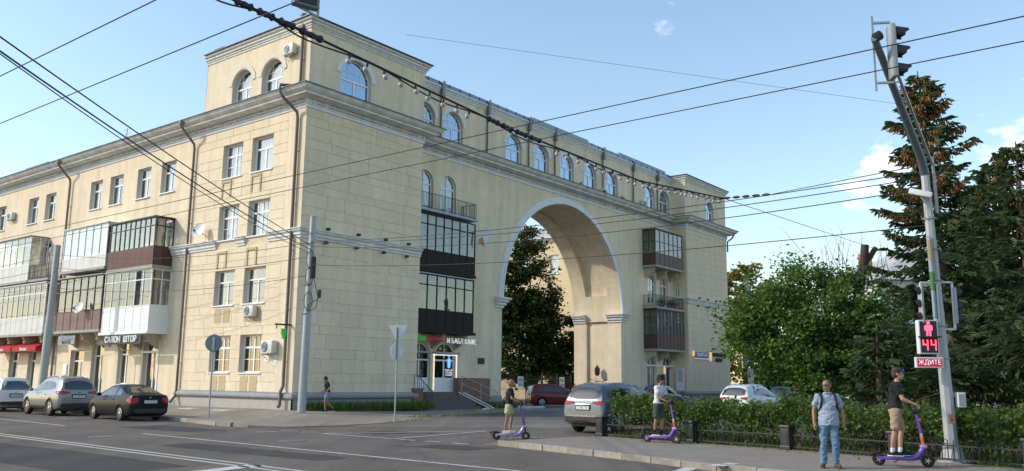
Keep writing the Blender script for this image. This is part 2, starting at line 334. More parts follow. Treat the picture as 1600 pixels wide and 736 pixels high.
def empty(name, loc=(0, 0, 0), rz=0, label=None, cat=None, group=None, M=None):
    o = bpy.data.objects.new(name, None); COL.objects.link(o); o.empty_display_size = .3
    if M is not None: o.matrix_basis = M
    else: o.location = loc; o.rotation_euler = (0, 0, rz)
    return tag(o, label, cat, group)
def text(body, size, name, material, parent, M, extrude=.01, bold=0., label=None, cat=None, sx=1.):
    cu = bpy.data.curves.new(name, 'FONT'); cu.body = body; cu.size = size; cu.extrude = extrude; cu.offset = bold; cu.align_x = 'CENTER'; cu.align_y = 'CENTER'
    tmp = bpy.data.objects.new('tmp', cu); COL.objects.link(tmp); dg = bpy.context.evaluated_depsgraph_get()
    me = bpy.data.meshes.new_from_object(tmp.evaluated_get(dg)); bpy.data.objects.remove(tmp); bpy.data.curves.remove(cu)
    for q in me.vertices: q.co.x *= sx
    me.materials.clear()
    o = obj(name, me, material, parent); o.matrix_basis = M; return tag(o, label, cat)
def evalmesh(me, mods):
    """apply modifiers [(type, {props})] to a mesh"""
    o = bpy.data.objects.new('tmp', me); COL.objects.link(o)
    for ty, pr in mods:
        md = o.modifiers.new(ty, ty)
        for k, v in pr.items(): setattr(md, k, v)
    dg = bpy.context.evaluated_depsgraph_get(); dg.update()
    r = bpy.data.meshes.new_from_object(o.evaluated_get(dg)); bpy.data.objects.remove(o); return r
# ================================================================== GROUND
MB().quad((-1500, -300, -.04), (1500, -300, -.04), (1500, 2500, -.04), (-1500, 2500, -.04)).build('ground', 'grass_soil', kind='structure')
road = MB()
for iu in range(24):
    for iv in range(36):
        a, b, c, d = (-60 + iu * 6, -90 + iv * 5), (-54 + iu * 6, -90 + iv * 5), (-54 + iu * 6, -85 + iv * 5), (-60 + iu * 6, -85 + iv * 5)
        road.quad(*[W(*q, 0) for q in (a, b, c, d)])
road = road.build('road', 'asphalt', kind='structure')
MB().add([W(*q, .006) for q in ((-2.6, -12.6), (1, -16), (4, -15), (20, -13), (46, -12), (46, 1.4), (18, 1.4), (17, -2), (8, -4.2), (1.7, -7.1), (-2, -8.6), (-5, -9.2))], [tuple(range(12))]).build('driveway', 'path', kind='structure')
MB().add([W(*q, .012) for q in ((17, 1.0), (46, 1.0), (50, 40), (10, 40))], [(0, 1, 2, 3)]).build('courtyard', 'path', kind='structure')
SW = [((-5.8, 48), (.2, 48), .13, .24), ((-6.2, 20), (.2, 20), .13, .24), ((-6.5, 8), (.2, 8), .13, .25), ((-6.75, .2), (.2, .2), .13, .27), ((-7.4, -3.3), (.5, .2), .13, .27),
      ((-8.05, -6.3), (1, .2), .12, .26), ((-7.9, -7.7), (1.5, .2), .08, .25), ((-7, -8.7), (2, .2), .04, .24), ((-5, -9), (3, .2), .03, .22), ((-2.1, -8.7), (5, .2), .03, .2),
      ((1.7, -7.2), (9, 1.6), .03, .16), ((6, -5), (12, 1.6), .03, .13), ((10, -3.8), (15, 1.6), .03, .12), ((17, -2.6), (18.2, 1.6), .03, .10)]
mb = MB()
for (a, b, za, zb), (c, d, zc, zd) in zip(SW, SW[1:]):
    n = 6
    for i in range(n):
        t, s = i / n, (i + 1) / n
        def L2(p, q, z0, z1, t): return W(p[0] + (q[0] - p[0]) * t, p[1] + (q[1] - p[1]) * t, z0 + (z1 - z0) * t)
        mb.quad(L2(a, b, za, zb, t), L2(c, d, zc, zd, t), L2(c, d, zc, zd, s), L2(a, b, za, zb, s))
for (a, b, za, zb), (c, d, zc, zd) in zip(SW, SW[1:]): mb.quad(W(*a, za), W(*c, zc), W(*c, -.05), W(*a, -.05))
pave_l = mb.build('pavement_left', 'pavement', kind='structure')
KR = [(-.25, 24.2), (.25, 23.5), (1.0, 22.55), (1.75, 21.5), (2.45, 20.6), (3.2, 19.45), (3.75, 18.5), (4.7, 17.2), (7, 14.6), (12, 9), (20, 0)]
FN = [(2.6, 26.75), (2.75, 26.6), (3.5, 25.7), (5.0, 24.05), (6.0, 23.0), (6.95, 21.95), (7.9, 20.65), (8.9, 19.3), (10.3, 17.4), (15.5, 11.5), (23, 3)]
mb = MB()
for i in range(len(KR) - 1):
    for k in range(5):
        def L3(j, t): return (KR[j][0] + (FN[j][0] - KR[j][0]) * t, KR[j][1] + (FN[j][1] - KR[j][1]) * t, .13 + .015 * t)
        mb.quad(L3(i, k / 5), L3(i + 1, k / 5), L3(i + 1, (k + 1) / 5), L3(i, (k + 1) / 5))
for a, b in zip([FN[0]] + KR, KR): mb.quad((*a, .13), (*b, .13), (*b, -.05), (*a, -.05))
pave_r = mb.build('pavement_right', 'pavers', kind='structure')
# lawn behind the low fence
LAWN = [(x + .12, y + .1) for x, y in FN] + [(60, 10), (70, 60), (24, 52), (16, 43)]
MB().add([(x, y, .11) for x, y in LAWN], [tuple(range(len(LAWN)))[::-1]]).build('lawn', 'grass_soil', kind='structure')
MB().add([(-.25, 24.2, .131), (.6, 25.25, .131), (2.6, 26.75, .131), (2.9, 27.3, .0), (.4, 25.75, 0), (-.75, 24.6, .0), (-.95, 25.1, 0), (-.25, 24.2, -.02)], [(0, 1, 4, 5), (1, 2, 3, 4), (0, 5, 7)]).build('pavement_edge', 'path', pave_r)
def stones(path, h, name, mname, parent, length=1.0, width=.16, drop=None, z0=0.0, gap=.012):
    """kerb stones laid along a polyline (world xy)"""
    pts = [Vector((p[0], p[1], 0)) for p in path]; out = []
    seg = 0; pos = pts[0].copy(); i = 0
    while seg < len(pts) - 1:
        need = length; p = pos.copy(); s = seg
        while s < len(pts) - 1 and (pts[s + 1] - p).length < need: need -= (pts[s + 1] - p).length; p = pts[s + 1].copy(); s += 1
        if s >= len(pts) - 1: break
        q = p + (pts[s + 1] - p).normalized() * need
        d = (q - pos).normalized(); nrm = Vector((d.y, -d.x, 0)); L = (q - pos).length - gap
        hh = h + rng.uniform(-.008, .008); hh2 = hh
        if drop: hh = drop(i, hh)
        m_ = MB().bevbox(-L / 2, -width / 2, z0 - .12, L / 2, width / 2, hh, .018)
        M = Matrix((d, nrm, Vector((0, 0, 1)))).transposed().to_4x4(); M.translation = (pos + q) / 2 + nrm * rng.uniform(-.012, .012)
        o = m_.build(name, mname, parent, M=M @ Matrix.Rotation(R(rng.uniform(-.7, .7)), 4, 'Z')); out.append(o)
        pos = q; seg = s; i += 1
    return out
kl = [W(*s[0])[:2] for s in SW[1:7]]
stones([W(-6.36, 14)[:2]] + kl[1:], .145, 'kerb_stone', 'kerb', pave_l, 1.0)
stones([(-.27, 24.25)] + KR[1:9], .145, 'kerb_stone', 'kerb', pave_r, .98)
# white painted kerb by the arch, broken kerb line in the driveway
stones([W(13.2, -1.2)[:2], W(16.5, .3)[:2], W(21.5, -.2)[:2]], .16, 'painted_kerb_stone', 'kerb_white', road, .9, .14)
stones([W(4.5, -5.6)[:2], W(10, -3.6)[:2], W(22, -2.9)[:2]], .09, 'sunken_kerb_stone', 'kerb', road, 1.1, .14)
def strip(name, a, b, wd, mname='lane_paint', z=.007, n=None):
    a = Vector((*a, 0)); b = Vector((*b, 0)); d = (b - a).normalized(); nr = Vector((d.y, -d.x, 0)) * wd / 2
    return MB().quad(a - nr + Vector((0, 0, z)), b - nr + Vector((0, 0, z)), b + nr + Vector((0, 0, z)), a + nr + Vector((0, 0, z))).build(name, mname, road)
w2 = lambda u, v: W(u, v)[:2]
strip('centre_line', w2(-14.4, 20), w2(-16.5, -28), .13, 'lane_paint_y'); strip('centre_line', w2(-14.72, 20), w2(-16.82, -28), .13, 'lane_paint_y')
strip('lane_line', w2(-12.43, -8.6), w2(-13.45, -27), .12)
strip('lane_dash', w2(-11.5, 4.8), w2(-12.05, -2.6), .12); strip('lane_dash', w2(-11.0, 16), w2(-11.4, 9), .12)
strip('island_line', (-6.12, 28.61), (-.83, 31.2), .13, z=.011); strip('island_line', (-6.12, 28.61), (-3.5, 26.45), .13, z=.012); strip('island_line', (-3.5, 26.45), (-.83, 31.05), .13, z=.013)
for a, b in (((-3.28, 26.2), (-2.8, 25.86)), ((-2.46, 25.62), (-1.98, 25.3)), ((-1.63, 24.97), (-1.15, 24.5)), ((-8.39, 29.0), (-7.83, 29.45)), ((-7.79, 29.9), (-7.24, 29.94)), ((-6.95, 29.3), (-6.42, 29.37))):
    strip('edge_dash', a, b, .13, z=.011)
strip('stop_line', (-5.95, 16.3), (-5.15, 18.05), .42); strip('crossing_bar', (3.05, 16.9), (3.95, 18.75), .3, z=.008); strip('crossing_bar', (4.1, 17.5), (4.6, 18.1), .3, z=.137)
for (u, v) in ((-2.0, 6.0), (-2.1, 5.2), (-2.0, 3.1), (-2.1, 2.3)):
    MB().bevbox(-.3, -.3, -.02, .3, .3, .012, .004).build('pale_paving_slab', 'kerb_white', pave_l, M=BM @ Matrix.Translation((u, v, .222)))
# resurfaced patches and manhole covers in the carriageway
def patch_poly(u, v, su, sv, k):
    r = random.Random(k); P = [(u + s * su + r.gauss(0, .06), v + t * sv + r.gauss(0, .06)) for s, t in ((-1, -1), (0, -1.03), (1, -.97), (1.02, 0), (.98, 1), (0, 1.02), (-1, .98), (-1.02, 0))]
    MB().add([W(*q, .0035) for q in P], [tuple(range(8))]).build('asphalt_patch', 'asphalt_new', road)
for k, a in enumerate(((-10.2, -6.5, .9, 2.2), (-14.1, -16.5, .55, 3.2), (-9.6, -19.2, .6, 1.0), (-18.2, -14, 1.1, 5), (-11.2, 8, .7, 3), (-6.4, -13.2, .8, .7))): patch_poly(*a, k)
for (u, v) in ((-11.1, -14.4), (-14.0, -9.2), (-9.6, 1.9), (-6.0, -16.8)):
    mh = MB().lathe([(.40, 0), (.40, .012), (.33, .014), (.32, .010)], 28).build('manhole_cover', 'pipe', road); mh.matrix_basis = Matrix.Translation(W(u, v, .0))
# rubble and dust along the broken edge
def scatter(name, pts, sz, mname, label, cat):
    mb = MB()
    for p in pts:
        s = rng.uniform(*sz); c = Vector(p)
        P = [c + Vector((rng.uniform(-1, 1), rng.uniform(-1, 1), rng.uniform(.1, .9))) * s for _ in range(4)]
        mb.add(P, ((0, 1, 2), (0, 2, 3), (0, 3, 1), (1, 3, 2)))
    return mb.build(name, mname, label=label, cat=cat, kind='stuff')
pts = []
for k in range(900):
    t = rng.random(); u = -1 + 9 * t + rng.gauss(0, .5); v = -8.2 + 3.4 * t + rng.gauss(0, .28); pts.append(W(u, v, .03))
for k in range(500):
    pts.append((1.6 + rng.gauss(0, .5) + rng.uniform(-.6, 1.2), 27.2 + rng.gauss(0, .35), .005))
scatter('rubble', pts, (.015, .05), 'gravel', 'pale crumbled rubble along the broken pavement edge', 'rubble')

# ================================================================== BUILDING
B = empty('apartment_building', M=BM, label='yellow plastered apartment building with huge round arch through its front', cat='building')
def part(mb, name, mname, parent=None, smooth=None, **kw): return mb.build(name, mname, parent or B, smooth, **kw)
LEFT = lambda x, z, d: (d, x, z)                      # street side, x = v
def FRONT(v0): return lambda x, z, d: (x, v0 + d, z)  # fronts, x = u
def SIDE(u0): return lambda x, z, d: (u0 + d, x, z)
def fbox(mb, f, x0, x1, z0, z1, d0, d1):
    a = f(x0, z0, d0); b = f(x1, z1, d1)
    return mb.box(min(a[0], b[0]), min(a[1], b[1]), min(a[2], b[2]), max(a[0], b[0]), max(a[1], b[1]), max(a[2], b[2]))
def arc(cx, zs, r, n=20, a0=math.pi, a1=0.): return [(cx + r * math.cos(a0 + (a1 - a0) * i / n), zs + r * math.sin(a0 + (a1 - a0) * i / n)) for i in range(n + 1)]
ROOMS = MB()
def wall(f, x0, x1, z0, z1, ops, depth=.3, name='wall', mname='plaster', room=True, seg=20, reveal=None, parent=None):
    """wall sheet with rectangular or round-headed openings. op = (xa, xb, za, zb[, zspring])"""
    mb = MB(); rv = MB()
    xs = sorted({x0, x1, *[o[0] for o in ops], *[o[1] for o in ops]}); zs = sorted({z0, z1, *[o[2] for o in ops], *[o[3] for o in ops]})
    xs = [x for x in xs if x0 <= x <= x1]; zs = [z for z in zs if z0 <= z <= z1]
    for i in range(len(xs) - 1):
        j = 0
        while j < len(zs) - 1:
            cx = (xs[i] + xs[i + 1]) / 2
            def hole(k): cz = (zs[k] + zs[k + 1]) / 2; return any(o[0] < cx < o[1] and o[2] < cz < o[3] for o in ops)
            if hole(j): j += 1; continue
            k = j
            while k + 1 < len(zs) - 1 and not hole(k + 1): k += 1
            mb.quad(f(xs[i], zs[j], 0), f(xs[i + 1], zs[j], 0), f(xs[i + 1], zs[k + 1], 0), f(xs[i], zs[k + 1], 0)); j = k + 1
    RV = []
    for o in ops:
        rv = MB(); RV.append(rv)
        xa, xb, za, zb = o[:4]
        if len(o) > 4:
            r = (xb - xa) / 2; A = arc((xa + xb) / 2, o[4], r, seg)
            for (p, q) in zip(A, A[1:]):
                zt = zb
                mb.quad(f(p[0], p[1], 0), f(q[0], q[1], 0), f(q[0], zt, 0), f(p[0], zt, 0))
                rv.quad(f(p[0], p[1], 0), f(q[0], q[1], 0), f(q[0], q[1], depth), f(p[0], p[1], depth))
            zt = o[4]
        else:
            zt = zb; rv.quad(f(xa, zb, 0), f(xb, zb, 0), f(xb, zb, depth), f(xa, zb, depth))
        rv.quad(f(xa, za, 0), f(xa, zt, 0), f(xa, zt, depth), f(xa, za, depth)); rv.quad(f(xb, za, 0), f(xb, zt, 0), f(xb, zt, depth), f(xb, za, depth))
        rv.quad(f(xa, za, 0), f(xb, za, 0), f(xb, za, depth), f(xa, za, depth))
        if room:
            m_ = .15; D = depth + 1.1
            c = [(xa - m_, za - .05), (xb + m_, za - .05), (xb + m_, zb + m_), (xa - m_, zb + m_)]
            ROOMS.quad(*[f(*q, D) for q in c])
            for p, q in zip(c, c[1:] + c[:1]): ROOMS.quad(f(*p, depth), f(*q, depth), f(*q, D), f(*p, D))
    o = part(mb, name, mname, parent)
    for rv in RV: part(rv, 'window_reveal', reveal or mname, o)
    return o
CUR = ['curtain', 'curtain', 'curtain_cream', 'curtain', None]
def curtain(f, xa, xb, za, zb, d, parent, mname, full=False):
    mb = MB(); n = 22
    spans = [(xa, xb)] if full else [(xa, xa + (xb - xa) * rng.uniform(.2, .42)), (xb - (xb - xa) * rng.uniform(.2, .42), xb)]
    for a, b in spans:
        P = [(a + (b - a) * i / n, d + .035 * math.sin(i * 1.7 + a) + .015 * math.sin(i * .6)) for i in range(n + 1)]
        for (x, dd), (y, ee) in zip(P, P[1:]): mb.quad(f(x, za, dd), f(y, za, ee), f(y, zb, ee), f(x, zb, dd))
    return part(mb, 'curtain', mname, parent, smooth=60)
def rect_window(f, xa, xb, za, zb, depth=.24, style='T', mname='pvc', gl='glass', sill=True, cur=0, fw=.075):
    fr = MB(); d0, d1 = depth, depth + .07; panes = []
    fbox(fr, f, xa, xb, za, za + fw, d0, d1); fbox(fr, f, xa, xb, zb - fw, zb, d0, d1); fbox(fr, f, xa, xa + fw, za + fw, zb - fw, d0, d1); fbox(fr, f, xb - fw, xb, za + fw, zb - fw, d0, d1)
    xi0, xi1, zi0, zi1 = xa + fw, xb - fw, za + fw, zb - fw; zt = za + (zb - za) * .67; xm = (xa + xb) / 2
    if style in ('T', 'TT'):
        fbox(fr, f, xi0, xi1, zt - .045, zt + .045, d0, d1); fbox(fr, f, xm - .055, xm + .055, zi0, zt - .045, d0, d1)
        panes = [(xi0, xi1, zt + .045, zi1), (xi0, xm - .055, zi0, zt - .045), (xm + .055, xi1, zi0, zt - .045)]
    elif style == 'grid':
        fbox(fr, f, xi0, xi1, zt - .05, zt + .05, d0, d1); fbox(fr, f, xm - .05, xm + .05, zi0, zt - .05, d0, d1); fbox(fr, f, xm - .05, xm + .05, zt + .05, zi1, d0, d1)
        for q in (.27, .73): x = xi0 + (xi1 - xi0) * q; fbox(fr, f, x - .015, x + .015, zi0, zi1, d0 + .015, d1 - .02)
        z_ = zi0 + (zt - zi0) * .5; fbox(fr, f, xi0, xi1, z_ - .018, z_ + .018, d0 + .012, d1 - .02)
        panes = [(xi0, xm - .05, zt + .05, zi1), (xm + .05, xi1, zt + .05, zi1), (xi0, xm - .05, zi0, zt - .05), (xm + .05, xi1, zi0, zt - .05)]
    elif style == 'door':
        fbox(fr, f, xi0, xi1, zb - .75, zb - .66, d0, d1)
        fbox(fr, f, xm - .05, xm + .05, zi0, zb - .75, d0, d1); fbox(fr, f, xi0, xi1, zi0, zi0 + .35, d0 + .01, d1 - .01)
        panes = [(xi0, xi1, zb - .66, zi1), (xi0, xm - .05, zi0 + .35, zb - .75), (xm + .05, xi1, zi0 + .35, zb - .75)]
    o = part(fr, 'window' if style != 'door' else 'glazed_door', mname)
    for p in panes:
        pm = MB(); pm.quad(f(p[0], p[2], d0 + .035), f(p[1], p[2], d0 + .035), f(p[1], p[3], d0 + .035), f(p[0], p[3], d0 + .035)); part(pm, 'pane', gl, o)
    if sill: s = MB(); fbox(s, f, xa - .06, xb + .06, za - .06, za + .002, -.1, d0 - .002); part(s, 'sill', 'pvc', o)
    c = CUR[cur % len(CUR)] if cur is not None else None
    if c: curtain(f, xa + .05, xb - .05, za + .05, zb - .05, depth + .2, o, c, full=(cur % 3 == 0))
    return o
def arch_window(f, cx, wd, za, zs, depth=.3, mname='pvc', gl='glass_front', surround=None, hood='trim_clean', cur=0, mode='attic', sill=False):
    r = wd / 2; fw = .075; fr = MB(); d0, d1 = depth, depth + .07
    fbox(fr, f, cx - r, cx + r, za, za + fw, d0, d1); fbox(fr, f, cx - r, cx - r + fw, za + fw, zs, d0, d1); fbox(fr, f, cx + r - fw, cx + r, za + fw, zs, d0, d1)
    A = arc(cx, zs, r, 20); Bq = arc(cx, zs, r - fw, 20)
    for i in range(20):
        fr.add([f(*A[i], d0), f(*A[i + 1], d0), f(*Bq[i + 1], d0), f(*Bq[i], d0), f(*A[i], d1), f(*A[i + 1], d1), f(*Bq[i + 1], d1), f(*Bq[i], d1)], ((0, 1, 2, 3), (4, 7, 6, 5), (3, 2, 6, 7), (0, 4, 5, 1)))
    fbox(fr, f, cx - r + fw, cx + r - fw, zs - .14, zs - .04, d0, d1); fbox(fr, f, cx - .05, cx + .05, za + fw, zs - .14, d0, d1)
    if mode == 'attic':
        for q in (-.42, .42): x = cx + q * r; fbox(fr, f, x - .014, x + .014, zs - .04, zs + math.sqrt(max(0, (r - fw) ** 2 - (q * r) ** 2)), d0 + .015, d1 - .02)
        zq = zs + r * .36; h = math.sqrt((r - fw) ** 2 - (zq - zs) ** 2); fbox(fr, f, cx - h, cx + h, zq - .014, zq + .014, d0 + .014, d1 - .019)
    else:
        fbox(fr, f, cx - .045, cx + .045, zs - .04, zs + r - fw, d0, d1)
    o = part(fr, 'arched_window', mname)
    for (x0, x1) in ((cx - r + fw, cx - .05), (cx + .05, cx + r - fw)):
        part(MB().quad(f(x0, za + fw, d0 + .035), f(x1, za + fw, d0 + .035), f(x1, zs - .14, d0 + .035), f(x0, zs - .14, d0 + .035)), 'pane', gl, o)
    T = [f(*q, d0 + .035) for q in [(cx - r + fw, zs - .04)] + Bq + [(cx + r - fw, zs - .04)]]
    part(MB().add(T, [tuple(range(len(T)))]), 'round_pane', gl, o)
    if surround:
        s = MB(); ro, ri, pj = surround; zz = zs + .12
        a1 = math.asin(min(.5, .12 / ri)); A = arc(cx, zs, ro, 24, math.pi - a1, a1); Bq = arc(cx, zs, ri, 24, math.pi - a1, a1)
        for i in range(24):
            s.add([f(*A[i], -pj), f(*A[i + 1], -pj), f(*Bq[i + 1], -pj), f(*Bq[i], -pj), f(*A[i], 0), f(*A[i + 1], 0), f(*Bq[i + 1], .0), f(*Bq[i], .0)], ((0, 1, 2, 3), (0, 4, 5, 1), (3, 2, 6, 7)))
        part(s, 'arch_surround', hood, o)
    c = CUR[cur % len(CUR)] if cur is not None else None
    if c: curtain(f, cx - r + .05, cx + r - .05, za + .05, zs + r * .7, depth + .2, o, c, full=(cur % 4 == 0))
    return o
def sweep(path, prof, close=False):
    mb = MB(); n = len(path); K = len(prof)
    for i, p in enumerate(path):
        def nrm(a, b): d = Vector((b[0] - a[0], b[1] - a[1])).normalized(); return Vector((d.y, -d.x))
        n1 = nrm(path[max(i - 1, 0)], path[max(i - 1, 0) + 1]); n2 = nrm(path[min(i, n - 2)], path[min(i, n - 2) + 1])
        mt = (n1 + n2) / (1 + n1.dot(n2))
        mb.v += [(p[0] + mt.x * o, p[1] + mt.y * o, z) for o, z in prof]
    for i in range(n - 1):
        for k in range(K - 1): a = i * K + k; mb.f.append((a, a + 1, a + K + 1, a + K))
    mb.f.append(tuple(range(K))); mb.f.append(tuple((n - 1) * K + k for k in range(K))[::-1]); return mb

# ---- openings
FL = [(2.07, 4.03), (5.68, 7.60), (9.30, 11.25), (12.85, 14.80)]
bcols = [(2.70, 4.56), (5.44, 7.29)]
lo = [(a, b, z0, z1) for (a, b) in bcols for (z0, z1) in FL]
wcols = [(12.2, 13.82), (15.05, 16.65), (18.43, 20.1), (21.15, 22.75), (27.82, 29.4), (30.58, 32.16), (36.1, 37.7), (39.0, 40.6), (43.6, 45.2)]
w4 = [(a, b, *FL[3]) for a, b in wcols]
w32 = [(a, b, *FL[k]) for a, b in wcols for k in (1, 2)]
gdoors = [(12.62, 14.25, .3, 3.95), (15.95, 17.25, 1.35, 4.05), (18.92, 20.5, .3, 3.8), (21.5, 23.35, .3, 3.5), (28.42, 29.6, .3, 3.55), (31.2, 32.65, .3, 3.55), (36, 37.6, .3, 3.5), (39.2, 40.8, .3, 3.5)]
latt = [(2.24, 4.12, 16.95, 19.08, 18.14), (5.0, 6.88, 16.95, 19.08, 18.14)]
wl = wall(LEFT, 0, 10.35, .9, 16.75, lo, mname='joint', reveal='reveal')
wall(LEFT, 10.35, 48, .0, 16.75, w4 + w32 + gdoors, reveal='reveal')
wall(LEFT, 0, 9.55, 16.75, 20.2, latt, reveal='reveal')
wf = wall(FRONT(0), 0, 8.65, .9, 16.75, [], mname='joint')
wall(FRONT(0), 0, 8.65, 16.75, 20.2, [(2.14, 4.34, 16.95, 19.22, 18.12)], reveal='reveal')
wall(SIDE(8.65), 0, 1.4, 0, 20.2, [], room=False)
CW = 1.84; catt = [10.10, 12.80, 19.20, 22.55, 25.88, 29.17, 32.45, 38.85, 41.58]
ARX, ARR, ARZ = 25.95, 7.80, 7.25
fw_ = [(cx - .73, cx + .73, zb, zs + .73, zs) for cx in (10.38, 12.53, 39.05, 41.25) for zb, zs in ((4.95, 6.80), (8.55, 10.40), (12.05, 13.97))]
gd = [(9.45, 11.25, 1.1, 4.05, 3.15), (11.6, 13.55, 1.1, 4.10, 3.125), (38.0, 39.62, .8, 4.06, 3.25), (40.75, 42.4, .8, 4.075, 3.25)]
wc = wall(FRONT(1.4), 8.65, 43.05, 0, 16.75, fw_ + gd, reveal='reveal', room=True) if False else None
# central front: openings plus the great arch (its own passage instead of a room)
def central():
    arch = (ARX - ARR, ARX + ARR, 0, ARZ + ARR, ARZ)
    L_ = [o for o in fw_ + gd if o[1] < 18]; R_ = [o for o in fw_ + gd if o[0] > 34]
    wall(FRONT(1.4), 8.65, ARX - ARR - .001, 0, 16.75, L_, reveal='reveal')
    wall(FRONT(1.4), ARX - ARR - .001, ARX + ARR + .001, 0, 16.75, [arch], depth=1.2, room=False, seg=48)
    wall(FRONT(1.4), ARX + ARR + .001, 43.05, 0, 16.75, R_, reveal='reveal')
central()
wall(FRONT(1.4), 8.65, 43.05, 16.75, 20.2, [(c + .08 - CW / 2, c + .08 + CW / 2, 16.95, 18.12 + CW / 2, 18.12) for c in catt], reveal='reveal')
wall(SIDE(43.05), 0, 1.4, 0, 20.2, [(.80, 1.26, 9.5, 10.63, 10.4)], reveal='reveal')
wfr = wall(FRONT(0), 43.05, 51.7, .9, 16.75, [], mname='joint')
wall(FRONT(0), 43.05, 51.7, 16.75, 20.2, [(47.3, 49.0, 16.95, 18.97, 18.12)], reveal='reveal')
wall(SIDE(51.7), 0, 12, 0, 20.2, [], room=False)
# ---- arch passage: front rib, recessed coffer, rear rib, side piers with a recessed panel
def passage():
    mb = MB(); cof = .32
    prof = [(1.4 + 1.2, 0), (1.4 + 1.2, cof), (4.75, cof), (4.75, 0), (6.0, 0)]
    A0 = arc(ARX, ARZ, ARR, 48)
    # vault above z = 8.85 has the coffer, below it ribs run straight
    def ring(v, dr, z0):
        return [(ARX + (ARR + dr) * math.cos(t), ARZ + (ARR + dr) * math.sin(t), v) for t in [math.pi - math.asin(min(1, (z0 - ARZ) / (ARR + dr))) + (2 * math.asin((z0 - ARZ) / (ARR + dr)) - math.pi) * i / 48 for i in range(49)]]
    zc = 8.87
    rows = [ring(v, dr, zc) for v, dr in prof]
    for r0, r1 in zip(rows, rows[1:]):
        for i in range(48): mb.quad(*[(p[0], p[2], p[1]) for p in (r0[i], r0[i + 1], r1[i + 1], r1[i])])
    for sg, k in ((0, 0), (1, 48)):   # ledge at the coffer foot and the plain band below it down to the impost
        pr = [rows[j][k] for j in range(5)]
        mb.quad((pr[0][0], 2.6, zc), (pr[1][0], 2.6, zc), (pr[2][0], 4.75, zc), (pr[3][0], 4.75, zc))
    for sg in (-1, 1):
        n = 8
        for i in range(n):
            za = ARZ + (zc - ARZ) * i / n; zb = ARZ + (zc - ARZ) * (i + 1) / n
            xa = ARX + sg * math.sqrt(ARR ** 2 - (za - ARZ) ** 2); xb = ARX + sg * math.sqrt(ARR ** 2 - (zb - ARZ) ** 2)
            mb.quad((xa, 2.6, za), (xa, 6.0, za), (xb, 6.0, zb), (xb, 2.6, zb))
        x = ARX + sg * ARR
        # jamb with recessed panel 2.65 - 4.75, from the ground to the impost
        xr_ = x + sg * .22
        mb.quad((x, 2.6, 0), (x, 2.65, 0), (x, 2.65, ARZ), (x, 2.6, ARZ)); mb.quad((x, 4.75, 0), (x, 6.0, 0), (x, 6.0, ARZ), (x, 4.75, ARZ))
        mb.quad((xr_, 2.65, 0), (xr_, 4.75, 0), (xr_, 4.75, 6.75), (xr_, 2.65, 6.75)); mb.quad((x, 2.65, 0), (xr_, 2.65, 0), (xr_, 2.65, 6.75), (x, 2.65, 6.75)); mb.quad((x, 4.75, 0), (xr_, 4.75, 0), (xr_, 4.75, 6.75), (x, 4.75, 6.75))
        mb.quad((x, 2.65, 6.75), (xr_, 2.65, 6.75), (xr_, 4.75, 6.75), (x, 4.75, 6.75)); mb.quad((x, 2.65, 6.75), (x, 4.75, 6.75), (x, 4.75, ARZ), (x, 2.65, ARZ))
    part(mb, 'arch_passage', 'plaster', smooth=35)
    # rear wall
    wall(FRONT(6.0), 13, 45, 0, 19.5, [(ARX - ARR, ARX + ARR, 0, ARZ + ARR, ARZ)], depth=.001, room=False, seg=48)
    # archivolt, stepped, pale
    mb = MB(); prof = [(0, -.0), (0, .16), (.14, .16), (.14, .11), (.34, .11), (.34, .06), (.48, .06), (.48, -.0)]
    n = 64
    ps = [[(ARX + (ARR + o) * math.cos(math.pi * (1 - i / n)), 1.4 - d, ARZ + .02 + (ARR + o) * math.sin(math.pi * (1 - i / n))) for o, d in prof] for i in range(n + 1)]
    for a, b in zip(ps, ps[1:]):
        for k in range(len(prof) - 1): mb.quad(a[k], a[k + 1], b[k + 1], b[k])
    part(mb, 'archivolt', 'trim_clean', smooth=30)
    # imposts
    pim = [(0, 6.62), (.10, 6.66), (.10, 6.80), (.22, 6.86), (.22, 6.98), (.36, 7.08), (.36, 7.18), (.48, 7.24), (.48, 7.36), (0, 7.38)]
    for sg in (-1, 1):
        x = ARX + sg * ARR; s = [(x + sg * .75, 1.4), (x, 1.4), (x, 2.62)] if sg < 0 else [(x, 2.62), (x, 1.4), (x + .85, 1.4)]
        if sg < 0: part(sweep([(x - .75, 1.4), (x, 1.4), (x, 2.62)], pim), 'impost', 'trim')
        else: part(sweep(s, pim), 'impost', 'trim'); part(sweep([(x, 6.0), (x, 4.78)], pim), 'impost', 'trim')
        if sg < 0: part(sweep([(x, 4.78), (x, 6.0)], pim), 'impost', 'trim')
passage()
